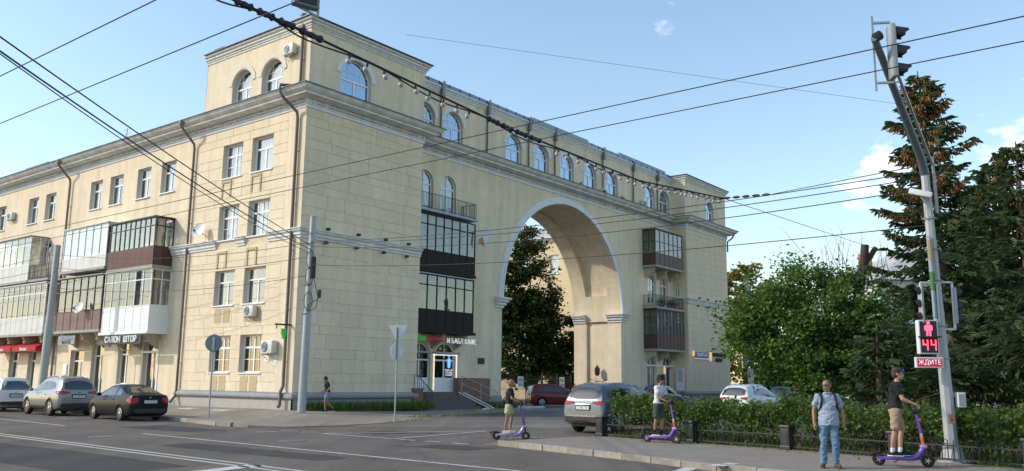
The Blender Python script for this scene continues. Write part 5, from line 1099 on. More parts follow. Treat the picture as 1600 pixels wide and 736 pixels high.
# ================================================================== SCOOTERS
mat('scooter_purple', (.13, .045, .33), .3, coat=.6, var=.04); mat('scooter_lilac', (.32, .20, .46), .35, coat=.5); mat('scooter_orange', (.60, .12, .02), .4)
def scooter(loc, heading, label, z=0., orange=True, deck='scooter_purple'):
    e = empty('electric_scooter', (loc[0], loc[1], z), heading, label, 'scooter', 'rental scooters being ridden')
    for x in (-.44, .46):
        wh = MB().lathe([(.065, -.03), (.105, -.035), (.125, -.02), (.125, .02), (.105, .035), (.065, .03)], 24).build('wheel', 'rubber', e, 50); wh.matrix_basis = Matrix.Translation((x, 0, .125)) @ Matrix.Rotation(R(90), 4, 'X')
        MB().lathe([(.062, -.028), (.064, .028)], 20).build('hub', 'plastic_black', wh); MB().lathe([(.022, -.045), (.022, .045)], 10).build('axle', 'alloy', wh)
        for k in range(5): a = k * 1.2566; MB().obox((.02 * math.cos(a), .02 * math.sin(a), .03), (.06 * math.cos(a), .06 * math.sin(a), .03), .014, .012).build('spoke', 'alloy', wh)
    MB().bevbox(-.36, -.085, .12, .22, .085, .195, .025).build('deck', deck, e, 40); MB().box(-.34, -.07, .196, .2, .07, .203).build('grip_mat', 'plastic_black', e)
    MB().obox((-.36, 0, .155), (-.46, 0, .16), .10, .06).build('rear_arm', deck, e)
    f = MB()
    for k in range(7):
        a = R(30 + k * 22); b_ = R(30 + (k + 1) * 22); f.add([(-.44 + .15 * math.cos(t), y, .125 + .15 * math.sin(t)) for t in (a, b_) for y in (-.055, .055)], ((0, 1, 3, 2),))
    f.build('rear_fender', 'plastic_black', e); MB().bevbox(-.66, -.05, .18, -.58, .05, .23, .02).obox((-.5, 0, .25), (-.62, 0, .2), .07, .03).build('tail_lamp', 'plastic_black', e)
    # neck: swept up from the deck
    MB().tube([(.16, 0, .16), (.27, 0, .19), (.35, 0, .30), (.41, 0, .41)], [.055, .062, .06, .045], 12).build('neck', deck, e, 60)
    MB().tube([(.47, .0, .125), (.44, .0, .30), (.41, 0, .41)], .03, 8).build('fork', 'plastic_black', e); MB().bevbox(.33, -.05, .36, .47, .05, .44, .03).build('neck_cap', 'scooter_lilac', e, 50)
    MB().tube([(.40, 0, .42), (.375, 0, .58)], .034, 10).build('lower_stem', 'scooter_orange' if orange else 'scooter_purple', e, 60)
    MB().tube([(.375, 0, .58), (.365, 0, .66)], .03, 10).build('stem_band', 'alloy' if orange else 'scooter_purple', e, 60); MB().tube([(.365, 0, .66), (.29, 0, 1.06)], .03, 10).build('stem', 'scooter_purple', e, 60)
    MB().tube([(.23, .27, 1.12), (.28, .12, 1.09), (.29, 0, 1.07), (.28, -.12, 1.09), (.23, -.27, 1.12)], .016, 8).build('handlebar', 'plastic_black', e, 60)
    for s in (-1, 1): MB().tube([(.25, .17 * s, 1.105), (.225, .29 * s, 1.125)], .02, 8).build('hand_grip', 'rubber', e)
    MB().bevbox(.23, -.075, 1.04, .36, .075, 1.17, .03).build('control_head', 'plastic_black', e, 50); MB().tube([(.34, .03, 1.05), (.43, .03, .85), (.43, .03, .55), (.42, .02, .45)], .007, 5).build('brake_cable', 'plastic_black', e)
    MB().obox((-.05, .09, .13), (-.16, .15, .06), .018).build('kickstand', 'plastic_black', e)
    return e
# ================================================================== PEOPLE
mat('skin', (.42, .235, .155), .55, var=.06, scale=8); mat('skin_tan', (.30, .155, .095), .55, var=.06, scale=8)
mat('cloth_black', (.012, .012, .014), .9, bump=.5, bscale=12); mat('cloth_white', (.62, .60, .62), .9, var=.05, bump=.5, bscale=14); mat('cloth_lime', (.50, .50, .27), .9, var=.06, bump=.5, bscale=14)
mat('cloth_grey', (.06, .062, .068), .9, var=.1, bump=.5, bscale=14); mat('cloth_blue', (.27, .33, .42), .9, var=.08, scale=5, bump=.6, bscale=14); mat('denim', (.10, .19, .29), .9, var=.22, scale=7, bump=.6, bscale=16)
mat('cloth_beige', (.36, .25, .175), .9, var=.07, bump=.5, bscale=14); mat('denim_short', (.20, .26, .38), .9, var=.15, scale=9, bump=.5); mat('hair_brown', (.05, .03, .02), .7, var=.3, scale=30); mat('hair_blond', (.26, .15, .07), .6, var=.25, scale=30)
mat('hair_dark', (.012, .010, .009), .7, var=.2, scale=30); mat('hair_shaved', (.09, .055, .04), .8, var=.1); mat('shoe_brown', (.10, .05, .035), .7, var=.1); mat('shoe_pale', (.55, .5, .42), .8, var=.05); mat('sock_white', (.7, .7, .7), .9); mat('lips', (.28, .10, .08), .6); mat('badge_blue', (.01, .12, .6), .4, emit=(.01, .15, .8), estr=.25)
def capsule(mb, p, q, r0, r1, n=14, m=4, flat=None):
    p, q = Vector(p), Vector(q); d = (q - p).normalized(); pts, rs = [], []
    for i in range(m): t = math.pi / 2 * i / m; pts.append(p - d * r0 * math.cos(t)); rs.append(max(.001, r0 * math.sin(t)))
    for k in range(4): t = k / 3; pts.append(p.lerp(q, t)); rs.append(r0 + (r1 - r0) * t)
    for i in range(1, m + 1): t = math.pi / 2 * i / m; pts.append(q + d * r1 * math.sin(t)); rs.append(max(.001, r1 * math.cos(t)))
    mb.tube(pts, rs, n)
def loft(mb, secs, n=20):
    """secs: (x, y, z, rx, ry) stacked ellipses"""
    o = len(mb.v)
    for x, y, z, rx, ry in secs:
        for j in range(n): t = 2 * math.pi * j / n; mb.v.append((x + rx * math.cos(t), y + ry * math.sin(t), z))
    for i in range(len(secs) - 1):
        for j in range(n): mb.f.append((o + i * n + j, o + i * n + (j + 1) % n, o + (i + 1) * n + (j + 1) % n, o + (i + 1) * n + j))
    mb.f.append(tuple(o + j for j in range(n))[::-1]); mb.f.append(tuple(o + (len(secs) - 1) * n + j for j in range(n)))
from mathutils import noise as mnoise
def fuse(mb, name, vox, smooth=6, fold=0.):
    """merge overlapping pieces into one skin; fold = depth of cloth creases"""
    me = mb.mesh(name); me = evalmesh(me, [('REMESH', dict(mode='VOXEL', voxel_size=vox, use_smooth_shade=True)), ('SMOOTH', dict(factor=.5, iterations=smooth))])
    if fold:
        n = len(me.vertices); C = np.empty(n * 3, np.float32); me.vertices.foreach_get('co', C); C = C.reshape(-1, 3); Nn = np.empty(n * 3, np.float32); me.vertices.foreach_get('normal', Nn); Nn = Nn.reshape(-1, 3)
        d = np.array([1 - 2 * abs(mnoise.noise((p[0] * 7 + p[2] * 5, p[1] * 7 - p[2] * 3, p[2] * 11))) + .5 * mnoise.noise((p[0] * 21, p[1] * 21, p[2] * 17)) for p in C]) - .45
        me.vertices.foreach_set('co', (C + Nn * (d * fold)[:, None]).astype(np.float32).ravel()); me.update()
    return me
def person(loc, heading, label, J, H=1.75, z=0., female=False, belly=0., skin='skin', top=None, bottom=None, shoes=None, hair=None, head_yaw=0., head_pitch=0., sleeve=.55, legs='shorts', socks=None, extra=None, hem=.93):
    """J: joints for a 1.75 m figure facing +x: lean, hips, knee/ankle/toe per leg, elbow/wrist per arm, curl of hands"""
    e = empty('person', (loc[0], loc[1], z), heading, label, 'person'); s = H / 1.75; e.scale = (s, s, s)
    lean = J.get('lean', 0.); ch = Vector((math.sin(lean) * .42, 0, 0)); sw = .155 if female else .185; hw = .098 if female else .092
    pel = Vector((J.get('px', 0), 0, .93)); base = pel + Vector((0, 0, -.02))
    def tor(z, rx, ry, k): return (pel.x + ch.x * max(0, (z - .93)) / .42, 0, z, rx + k, ry + k)
    def torso(mb, k, lo=.80, hi=1.47):
        S = [tor(.80, .085, .13, k), tor(.88, .112, .165 if female else .158, k), tor(.96, .112 + belly * .5, .165 if female else .158 + belly * .3, k), tor(1.07, .097 + belly, .125 if female else .145 + belly * .5, k), tor(1.18, .103 + belly * .7, .135 if female else .155 + belly * .3, k), tor(1.30, .118, .155 if female else .175, k), tor(1.39, .10, .15 if female else .172, k), tor(1.435, .075, .11 if female else .125, k), tor(1.465, .055, .065, k)]
        loft(mb, [q for q in S if lo <= q[2] <= hi])
    X = lambda z: pel.x + ch.x * (z - .93) / .42
    sh = {q: Vector((X(1.40), q * sw, 1.395)) for q in (1, -1)}; nb_ = Vector((X(1.45), 0, 1.45)); hc = Vector((X(1.62) + .02 + math.sin(head_pitch) * .05, 0, 1.622 - (.04 if head_pitch > .3 else 0)))
    hip = {q: pel + Vector((0, q * hw, -.03)) for q in (1, -1)}
    HM = Matrix.Translation(hc) @ Matrix.Rotation(head_yaw, 4, 'Z') @ Matrix.Rotation(head_pitch, 4, 'Y') @ Matrix.Scale(1.06, 4)
    def arm(mb, q, k, part_=1.):
        el, wr = Vector(J['el'][q]), Vector(J['wr'][q]); g = .85 if female else 1.
        capsule(mb, sh[q], sh[q].lerp(el, min(1, part_ * 1.0 / .55 * .55) if part_ < 1 else 1), .052 * g + k * 1.3, (.040 * g + k * (2.2 if part_ < 1 else 1)))
        if part_ >= 1: capsule(mb, el, wr, .041 * g + k, .026 * g + k)
    def leg(mb, q, k, part_='full'):
        kn, an = Vector(J['kn'][q]), Vector(J['an'][q]); g = .95 if female else 1.
        if part_ == 'shorts': capsule(mb, hip[q] + Vector((0, q * .01, 0)), hip[q].lerp(kn, .84) + Vector((0, q * .02, 0)), .088 * g + k * .8, .07 * g + k * 1.2); return
        if part_ == 'short_shorts': capsule(mb, hip[q], hip[q].lerp(kn, .5), .095 * g + k, .082 * g + k * 2); return
        capsule(mb, hip[q], kn, .088 * g + k, .055 * g + k); mid = kn.lerp(an, .32) + Vector((-.012, 0, 0))
        capsule(mb, kn, mid, .053 * g + k, .053 * g + k); capsule(mb, mid, an, .053 * g + k, .034 * g + k * (1.6 if part_ == 'jeans' else 1))
    def hand(mb, q):
        el, wr = Vector(J['el'][q]), Vector(J['wr'][q]); d = (wr - el).normalized(); grip = J.get('grip')
        sd = Vector((0, 1, 0)) if grip else Vector((1, 0, 0)); sd = (sd - d * sd.dot(d)).normalized(); nm = d.cross(sd).normalized()
        if nm.z > 0 and grip: nm = -nm
        if not grip and nm.y * q > 0: nm = -nm
        for t in (-.024, -.008, .008, .024): capsule(mb, wr + d * .005 + sd * t * .8, wr + d * .085 + sd * t, .014, .0125, 8, 3)
        for i, t in enumerate((-.030, -.010, .010, .030)):
            L_ = (.062, .074, .078, .068)[i]; a = wr + d * .088 + sd * t; c = .95 if grip else .35
            b1 = a + (d * math.cos(c) + nm * math.sin(c)) * L_ * .5; b2 = b1 + (d * math.cos(c * 2.1) + nm * math.sin(c * 2.1)) * L_ * .5
            capsule(mb, a, b1, .0092, .0085, 8, 3); capsule(mb, b1, b2, .0085, .007, 8, 3)
        a = wr + d * .03 + sd * .03 * (1 if grip else 1); b1 = a + (d * .6 + sd * .6 + nm * .4).normalized() * .045; capsule(mb, a, b1, .012, .0105, 8, 3); capsule(mb, b1, b1 + (d * .8 + sd * .1 + nm * .5).normalized() * .035, .0105, .008, 8, 3)
    def head(mb):
        mb.ell((0, 0, 0), .001, .001, .001, 4, 2)
        def hp(x, y, z): return HM @ Vector((x, y, z))
        S = HM.to_3x3().to_4x4()
        mb.ell(hp(-.005, 0, .03), .098, .077, .088, 16, 12, S); mb.ell(hp(.018, 0, -.035), .075, .062, .085, 16, 12, S); mb.ell(hp(.04, 0, -.085), .042, .038, .032, 12, 8, S)
        mb.ell(hp(.098, 0, -.022), .018, .013, .026, 10, 8, S); mb.ell(hp(.085, 0, .01), .014, .011, .03, 10, 8, S); mb.ell(hp(.08, 0, -.062), .016, .024, .012, 10, 8, S); mb.ell(hp(.075, 0, .034), .02, .05, .014, 10, 8, S)
        for q in (1, -1): mb.ell(hp(-.008, q * .077, -.008), .02, .009, .03, 8, 8, S)
        capsule(mb, nb_ - Vector((0, 0, .05)), hp(-.01, 0, -.05), .056 if not female else .045, .05 if not female else .042)
    bd = MB(); torso(bd, 0.); head(bd)
    for q in (1, -1): arm(bd, q, 0.); leg(bd, q, 0.); hand(bd, q); an = Vector(J['an'][q]); to = Vector(J['to'][q]); capsule(bd, an - Vector((.03, 0, .035)), to, .034, .028)
    body = obj('body', fuse(bd, 'body', .0085, 4), skin, e)
    if top:
        c = MB(); torso(c, .018, .89); [arm(c, q, .016, sleeve) for q in (1, -1)]; capsule(c, sh[1], sh[-1], .058, .058); loft(c, [tor(hem, .122 + belly * .5, .172 + belly * .3, .02), tor(.97, .118 + belly * .7, .166 + belly * .3, .02), tor(1.08, .10 + belly, .135 + belly * .5, .018)]); obj('shirt', fuse(c, 'shirt', .011, 3, .016), top, e)
    if bottom:
        c = MB(); torso(c, .012, .80, 1.0); [leg(c, q, .016 if legs != 'jeans' else .02, legs) for q in (1, -1)]; obj({'jeans': 'jeans'}.get(legs, 'shorts'), fuse(c, 'trousers', .011, 3, .016), bottom, e)
    for q in (1, -1):
        an, to = Vector(J['an'][q]), Vector(J['to'][q]); c = MB(); hl = an + Vector((-.045, 0, -.045)); dr = (to - hl); dr.z = 0; dr.normalize()
        capsule(c, hl, to, .042, .036); capsule(c, an + Vector((0, 0, -.03)) + dr * .02, to + Vector((0, 0, .005)) - dr * .05, .042, .034); sm_ = fuse(c, 'shoe', .009, 2)
        zmin = min(an.z, to.z) - .04
        o = obj('shoe', sm_, shoes or 'cloth_black', e)
        so_ = MB(); loft(so_, [((hl.x + to.x) / 2, (hl.y + to.y) / 2, min(hl.z, to.z) - .047 + k * .022, .155, .046) for k in (0, 1)]); so_.build('sole', 'sock_white' if shoes in ('cloth_black',) else 'shoe_brown' if shoes == 'shoe_brown' else 'sock_white', o)
        if socks: cm = MB(); capsule(cm, an + Vector((0, 0, .0)), an.lerp(Vector(J['kn'][q]), .14), .043, .045); obj('sock', fuse(cm, 'sock', .009, 2), socks, e)
    # face
    fe = MB(); S = HM.to_3x3().to_4x4()
    for q in (1, -1): fe.ell(HM @ Vector((.083, q * .031, .012)), .01, .013, .007, 8, 6, S)
    fe.build('eyes', 'ink', e); br = MB()
    for q in (1, -1): br.ell(HM @ Vector((.088, q * .031, .036)), .008, .019, .005, 8, 6, S)
    br.build('eyebrows', hair[0] if hair else 'hair_dark', e); MB().ell(HM @ Vector((.089, 0, -.062)), .010, .022, .006, 8, 6, S).build('mouth', 'lips', e)
    if hair:
        hm, style = hair; c = MB()
        if style == 'shaved': c.ell(HM @ Vector((-.014, 0, .038)), .097, .079, .086, 16, 12, S)
        else:
            c.ell(HM @ Vector((-.018, 0, .042)), .104, .086, .092, 16, 12, S); c.ell(HM @ Vector((-.045, 0, -.01)), .068, .08, .085, 16, 12, S)
            if style == 'bun': c.ell(HM @ Vector((-.13, 0, .04)), .045, .045, .045, 10, 8, S)
            if style == 'messy': [c.ell(HM @ Vector((.06 - k * .03, .03 * math.sin(k * 2.2), .10)), .03, .03, .022, 8, 6, S) for k in range(5)]
        obj('hair', fuse(c, 'hair', .01, 2), hm, e)
    if extra: extra(e, HM, S, X, sh, J)
    return e
RIDE = dict(lean=.10, px=-.02, kn={1: (.08, .10, .49), -1: (-.05, -.10, .49)}, an={1: (.03, .075, .085), -1: (-.12, -.075, .085)}, to={1: (.19, .08, .04), -1: (.04, -.085, .04)},
            el={1: (.12, .27, 1.13), -1: (.12, -.27, 1.13)}, wr={1: (.33, .24, 1.03), -1: (.33, -.24, 1.03)}, grip=True)
STAND = dict(lean=-.02, kn={1: (.06, .10, .49), -1: (.02, -.115, .49)}, an={1: (.03, .10, .085), -1: (-.02, -.135, .085)}, to={1: (.20, .14, .04), -1: (.14, -.19, .04)},
             el={1: (-.03, .275, 1.12), -1: (-.03, -.275, 1.12)}, wr={1: (.04, .29, .87), -1: (.04, -.29, .87)})
WALK = dict(lean=.12, kn={1: (.13, .085, .50), -1: (.02, -.085, .49)}, an={1: (.10, .085, .085), -1: (-.33, -.085, .16)}, to={1: (.27, .09, .045), -1: (-.20, -.09, .06)},
            el={1: (-.02, .25, 1.14), -1: (.03, -.25, 1.14)}, wr={1: (.14, .22, .93), -1: (.18, -.22, .98)})
def ex_woman(e, HM, S, X, sh, J):
    MB().bevbox(-.26, -.16, .84, -.12, -.10, 1.02, .03).build('bag', 'cloth_black', e, 40); MB().tube([(-.2, -.13, 1.0), (-.08, -.06, 1.3), (X(1.42), .08, 1.46), (.12, .05, 1.25), (-.1, -.15, .95)], .009, 6).build('bag_strap', 'cloth_black', e)
    c = MB(); loft(c, [(-.02, 0, .60, .17, .20), (-.02, 0, .75, .16, .19), (-.02, 0, .93, .135, .18), (-.02, 0, 1.02, .115, .15)]); 
def ex_cap(e, HM, S, X, sh, J):
    c = MB(); prof = [(.125, -.01), (.13, .0), (.108, .045), (.095, .12), (.06, .14), (.01, .145)]
    c.lathe(prof, 20, HM @ Matrix.Translation((0, 0, .025))); c.build('bucket_hat', 'cloth_black', e, 50)
    MB().bevbox(.06, -.12, .98, .16, .04, 1.13, .03).build('bag', 'cloth_black', e, 40); MB().tube([(.11, -.05, 1.1), (.15, .05, 1.3), (X(1.43), .1, 1.46), (-.1, .05, 1.3), (-.13, -.08, 1.1)], .014, 6).build('bag_strap', 'badge_blue', e)
def ex_man(e, HM, S, X, sh, J):
    g = MB()
    for q in (1, -1): g.ell(HM @ Vector((.092, q * .034, .012)), .008, .026, .017, 10, 8, S)
    g.obox(HM @ Vector((.09, .06, .014)), HM @ Vector((.0, .082, .012)), .006).obox(HM @ Vector((.09, -.06, .014)), HM @ Vector((.0, -.082, .012)), .006); g.build('sunglasses', 'ink', e)
    MB().bevbox(-.30, -.15, .98, -.12, .15, 1.42, .05).build('backpack', 'cloth_black', e, 40)
    for q in (1, -1): MB().tube([(-.13, q * .12, 1.40), (-.02, q * .135, 1.475), (.09, q * .135, 1.42), (.128, q * .14, 1.32), (.09, q * .165, 1.18), (-.02, q * .19, 1.08), (-.13, q * .14, 1.05)], .022, 8).build('backpack_strap', 'cloth_black', e, 60)
    MB().bevbox(.132, .05, 1.22, .145, .13, 1.32, .005).build('chest_pocket', 'cloth_blue', e); MB().tube([(.185, 0, .86), (.2, 0, .98), (.192, 0, 1.1), (.165, 0, 1.22), (.142, 0, 1.38)], .005, 5).build('button_band', 'cloth_blue', e)
    cl = MB(); cl.tube([(.085 * math.cos(t * .5), .075 * math.sin(t * .5), 1.47 + .012 * math.cos(t * .5)) for t in range(13)], .02, 6); cl.build('collar', 'cloth_blue', e, 60)
    MB().tube([(.115 * math.cos(t * .524), .165 * math.sin(t * .524), .97) for t in range(13)], .018, 6).build('belt', 'shoe_brown', e)
def ex_guy(e, HM, S, X, sh, J):
    MB().lathe([(.024, 0), (.026, .012), (.01, .014)], 14, HM @ Matrix.Translation((.098, 0, .072)) @ Matrix.Rotation(R(80), 4, 'Y')).build('head_badge', 'badge_blue', e)
    MB().tube([HM @ Vector((-.015 + .103 * math.cos(t * .2618), .085 * math.sin(t * .2618), .065)) for t in range(25)], .011, 6).build('head_band', 'hair_dark', e)
def ride(pos, ang, sc_label, pl, z, kw, orange=True, deck='scooter_purple', side=0.):
    scooter(pos, ang, sc_label, z, orange, deck); d = Vector((math.cos(ang), math.sin(ang), 0)); q = Vector((pos[0], pos[1], 0)) - d * .06
    return person((q.x, q.y), ang, pl, RIDE, z=z + .203, **kw)
ride((.03, 26.65), R(-8), 'purple electric scooter ridden by the blond woman in pale shorts', 'woman in black tee and pale lime shorts riding a purple scooter', 0., dict(H=1.60, female=True, top='cloth_black', bottom='cloth_lime', shoes='shoe_pale', hair=('hair_blond', 'bun'), skin='skin_tan', legs='short_shorts', extra=ex_woman), orange=False, deck='scooter_lilac')
ride((4.14, 23.95), R(-38), 'purple and orange scooter ridden by the person in the bucket hat', 'person in black bucket hat, white tee and grey shorts riding a scooter', .135, dict(H=1.60, top='cloth_white', bottom='cloth_grey', shoes='cloth_black', hair=('hair_dark', 'short'), skin='skin_tan', socks='cloth_black', extra=ex_cap))
ride((7.93, 17.78), R(-22), 'purple and orange scooter ridden by the tall rider in black, nearest the signal pole', 'tall rider in black tee and beige shorts standing on a scooter', .14, dict(H=1.76, top='cloth_black', bottom='cloth_beige', shoes='cloth_black', hair=('hair_brown', 'messy'), socks='sock_white', extra=ex_guy))
person((6.3, 17.3), R(-100), 'man in light blue shirt and jeans with backpack standing at the crossing', STAND, H=1.70, z=.145, belly=.05, top='cloth_blue', bottom='denim', legs='jeans', shoes='shoe_brown', hair=('hair_shaved', 'shaved'), skin='skin_tan', head_yaw=R(-48), extra=ex_man, hem=.83)
person((-8.75, 41.7), R(205), 'person in black tee and denim shorts walking past the corner wall', WALK, H=1.70, z=.235, top='cloth_black', bottom='denim_short', shoes='cloth_black', hair=('hair_dark', 'short'), skin='skin_tan', head_pitch=.55, legs='short_shorts')
# ================================================================== VEGETATION
nrg = np.random.default_rng(11)
def leaf_obj(name, C, size, mname, parent, droop=.0, elong=1.6, jitter=1., kind=None, up_bias=.35):
    """one folded diamond per leaf (2 triangles) round the centres C"""
    n = len(C); a = nrg.normal(size=(n, 3)); a[:, 2] = a[:, 2] * .6 - droop; a /= np.linalg.norm(a, axis=1)[:, None]
    nn = nrg.normal(size=(n, 3)) * jitter; nn[:, 2] = np.abs(nn[:, 2]) + up_bias; b = np.cross(a, nn); b /= np.linalg.norm(b, axis=1)[:, None] + 1e-9
    s = size * nrg.uniform(.6, 1.35, n)[:, None]; fold = np.cross(a, b) * s * .12
    P = np.stack([C - a * s * elong * .5, C + b * s * .5 - fold, C + a * s * elong * .5, C - b * s * .5 - fold], 1).reshape(-1, 3)
    me = bpy.data.meshes.new(name); me.vertices.add(n * 4); me.vertices.foreach_set('co', P.astype(np.float32).ravel())
    me.loops.add(n * 4); me.loops.foreach_set('vertex_index', np.arange(n * 4, dtype=np.int32)); me.polygons.add(n)
    me.polygons.foreach_set('loop_start', np.arange(0, n * 4, 4, dtype=np.int32)); me.polygons.foreach_set('loop_total', np.full(n, 4, np.int32)); me.update(calc_edges=True)
    return obj(name, me, mname, parent, kind=kind)
def clumps(ells, n, inner=.45):
    out = []
    vol = np.array([e[1][0] * e[1][1] * e[1][2] for e in ells]) ** .67; vol = vol / vol.sum()
    for (c, r_), f in zip(ells, vol):
        k = max(3, int(n * f)); d = nrg.normal(size=(k, 3)); d /= np.linalg.norm(d, axis=1)[:, None]; rad = nrg.uniform(inner, 1.0, k) ** .6
        out.append(np.array(c) + d * rad[:, None] * np.array(r_))
    return np.concatenate(out)
def limb(mb, p, q, r0, r1, wob=.12, n=5, k=7):
    p, q = Vector(p), Vector(q); L = (q - p).length; pts = []
    for i in range(n + 1): t = i / n; pts.append(p.lerp(q, t) + Vector((rng.gauss(0, 1), rng.gauss(0, 1), rng.gauss(0, .5))) * wob * L * .25 * math.sin(math.pi * t) + Vector((0, 0, L * .10 * math.sin(math.pi * t))))
    mb.tube(pts, [r0 + (r1 - r0) * i / n for i in range(n + 1)], k)
def leafy_tree(base, ells, nclump, nleaf, size, mname, label, trunk_r=.2, fork=.35, bark='bark', cr=.42, group=None, name='leafy_tree', limbs=14, zmin=None, inner=.45, cat='tree'):
    e = empty(name, base, 0, label, cat, group); B0 = np.array(base); C = clumps([((c[0] - base[0], c[1] - base[1], c[2] - base[2]), r_) for c, r_ in ells], nclump, inner)
    if zmin is not None: C = C[C[:, 2] > zmin]
    sz = cr * nrg.uniform(.55, 1.35, len(C)); idx = nrg.integers(0, len(C), nleaf)
    P = C[idx] + nrg.normal(size=(nleaf, 3)) * sz[idx][:, None] * np.array([.62, .62, .42])
    leaf_obj('crown', P, size, mname, e, droop=.25)
    topz = max(c[2] + r_[2] for c, r_ in ells) - base[2]; fz = topz * fork; tr = MB()
    pts = [(rng.gauss(0, .03), rng.gauss(0, .03), -.1), (rng.gauss(0, .04), rng.gauss(0, .04), fz * .5), (0, 0, fz), (rng.gauss(0, .15), rng.gauss(0, .15), fz + (topz - fz) * .5)]
    tr.tube(pts, [trunk_r * 1.25, trunk_r, trunk_r * .85, trunk_r * .35], 10); t = tr.build('trunk', bark, e, 60)
    lm = MB()
    for i in nrg.choice(len(C), min(limbs, len(C)), replace=False): s = rng.uniform(.5, 1.1); limb(lm, (0, 0, fz * s), C[i], trunk_r * .4, .015)
    lm.build('limbs', bark, e, 60); return e
# maple behind the hedge
mp_e = leafy_tree((12.4, 33.2, .1), [((12.6, 33, 4.1), (2.5, 2.0, 2.4)), ((10.4, 32.6, 3.2), (1.7, 1.5, 2.2)), ((14.3, 33.6, 3.0), (1.7, 1.6, 2.1)), ((12.2, 32, 2.2), (2.6, 1.4, 1.3)), ((9.6, 33, 4.6), (1.1, .9, 1.5)), ((15.9, 34.6, 3.0), (1.7, 1.4, 2.2)), ((10.6, 33, 5.6), (.5, .5, 1.0)), ((9.1, 32.8, 3.8), (1.1, 1.0, 1.4)), ((8.7, 33, 3.9), (.7, .7, .9)), ((12.6, 33, 5.9), (.8, .8, .8)), ((11.4, 33, 5.6), (1.1, 1, 1.0))], 440, 40000, .095, 'leaf_maple', 'bushy green maple behind the hedge with a sawn-off limb', .22, .3, limbs=44, cr=.46, name='maple_tree', inner=.2)
st_ = MB(); st_.tube([(13.1, 33.1, 3.4), (13.35, 33, 4.8), (13.55, 33, 5.9), (13.72, 33, 6.5), (13.78, 33, 7.15)], [.22, .2, .2, .17, .15], 9).tube([(13.66, 33, 6.4), (14.0, 33, 6.75), (14.2, 33, 7.05)], [.14, .11, .10], 8)
st_ = st_.build('sawn_limb', 'bark', mp_e, 60); st_.location = (-12.4, -33.2, -.1)
tw = MB()
for k in range(34):
    x = rng.uniform(10.6, 14.9); h = rng.uniform(.7, 2.1) * (1.25 if 12 < x < 13.6 else .9); p = Vector((x, 33 + rng.uniform(-.5, .5), 5.2 + rng.uniform(0, .5))); d = Vector((rng.gauss(0, .25) + (x - 12.6) * .06, rng.gauss(0, .2), 1)) * h
    tw.tube([p, p + d * .5 + Vector((rng.gauss(0, .06), 0, 0)), p + d], [.018, .011, .004], 4)
    for j in range(3): t = rng.uniform(.3, .9); q = p + d * t; tw.tube([q, q + Vector((rng.gauss(0, .22), rng.gauss(0, .1), rng.uniform(.1, .4)))], [.007, .003], 3)
tw = tw.build('bare_twigs', 'twig', mp_e, kind='stuff'); tw.location = (-12.4, -33.2, -.1)
# courtyard tree seen through the arch
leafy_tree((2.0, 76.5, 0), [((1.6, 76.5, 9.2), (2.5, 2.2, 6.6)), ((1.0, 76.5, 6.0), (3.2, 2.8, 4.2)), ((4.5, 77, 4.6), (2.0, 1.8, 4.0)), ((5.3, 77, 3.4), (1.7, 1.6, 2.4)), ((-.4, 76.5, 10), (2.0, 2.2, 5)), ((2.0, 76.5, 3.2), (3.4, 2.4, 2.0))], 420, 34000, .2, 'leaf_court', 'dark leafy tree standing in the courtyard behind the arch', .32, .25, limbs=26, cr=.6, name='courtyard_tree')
# trees beyond the park
leafy_tree((27.6, 102, 0), [((27.8, 102, 10.5), (4.6, 4, 5.6)), ((31.5, 102, 8.5), (4, 3.6, 5)), ((27, 101, 5), (4.6, 3, 4))], 240, 16000, .32, 'leaf_autumn', 'yellowing tree just right of the arched building', .25, name='yellowing_tree', cr=.6)
for k, (x, y, h, r_, lab) in enumerate(((24, 70, 5.6, 3.2, 'low dark tree behind the parked cars right of the building'), (31, 72, 8.5, 4.5, 'tall green tree behind the maple crown'), (33, 58, 7.8, 3.8, 'green tree between the maple and the spruces, in the middle distance'), (41, 66, 8.5, 4.4, 'green tree hidden deep behind the spruces'), (27, 60, 5.2, 2.8, 'small green tree directly behind the maple trunk'), (52, 70, 10, 5, 'green tree at the right edge behind the spruces'), (20.5, 66, 3.6, 2.2, 'low shrubby tree behind the blue hatchback'), (38, 52, 5, 3.2, 'low green tree behind the signal pole'))):
    leafy_tree((x, y, 0), [((x, y, h * .55), (r_, r_, h * .48)), ((x + r_ * .5, y, h * .45), (r_ * .6, r_ * .6, h * .38)), ((x - r_ * .4, y, h * .38), (r_ * .7, r_ * .6, h * .36))], 150, 8500, .26, 'leaf_far', lab, .2, name='park_tree', group='trees beyond the park', cr=.65)
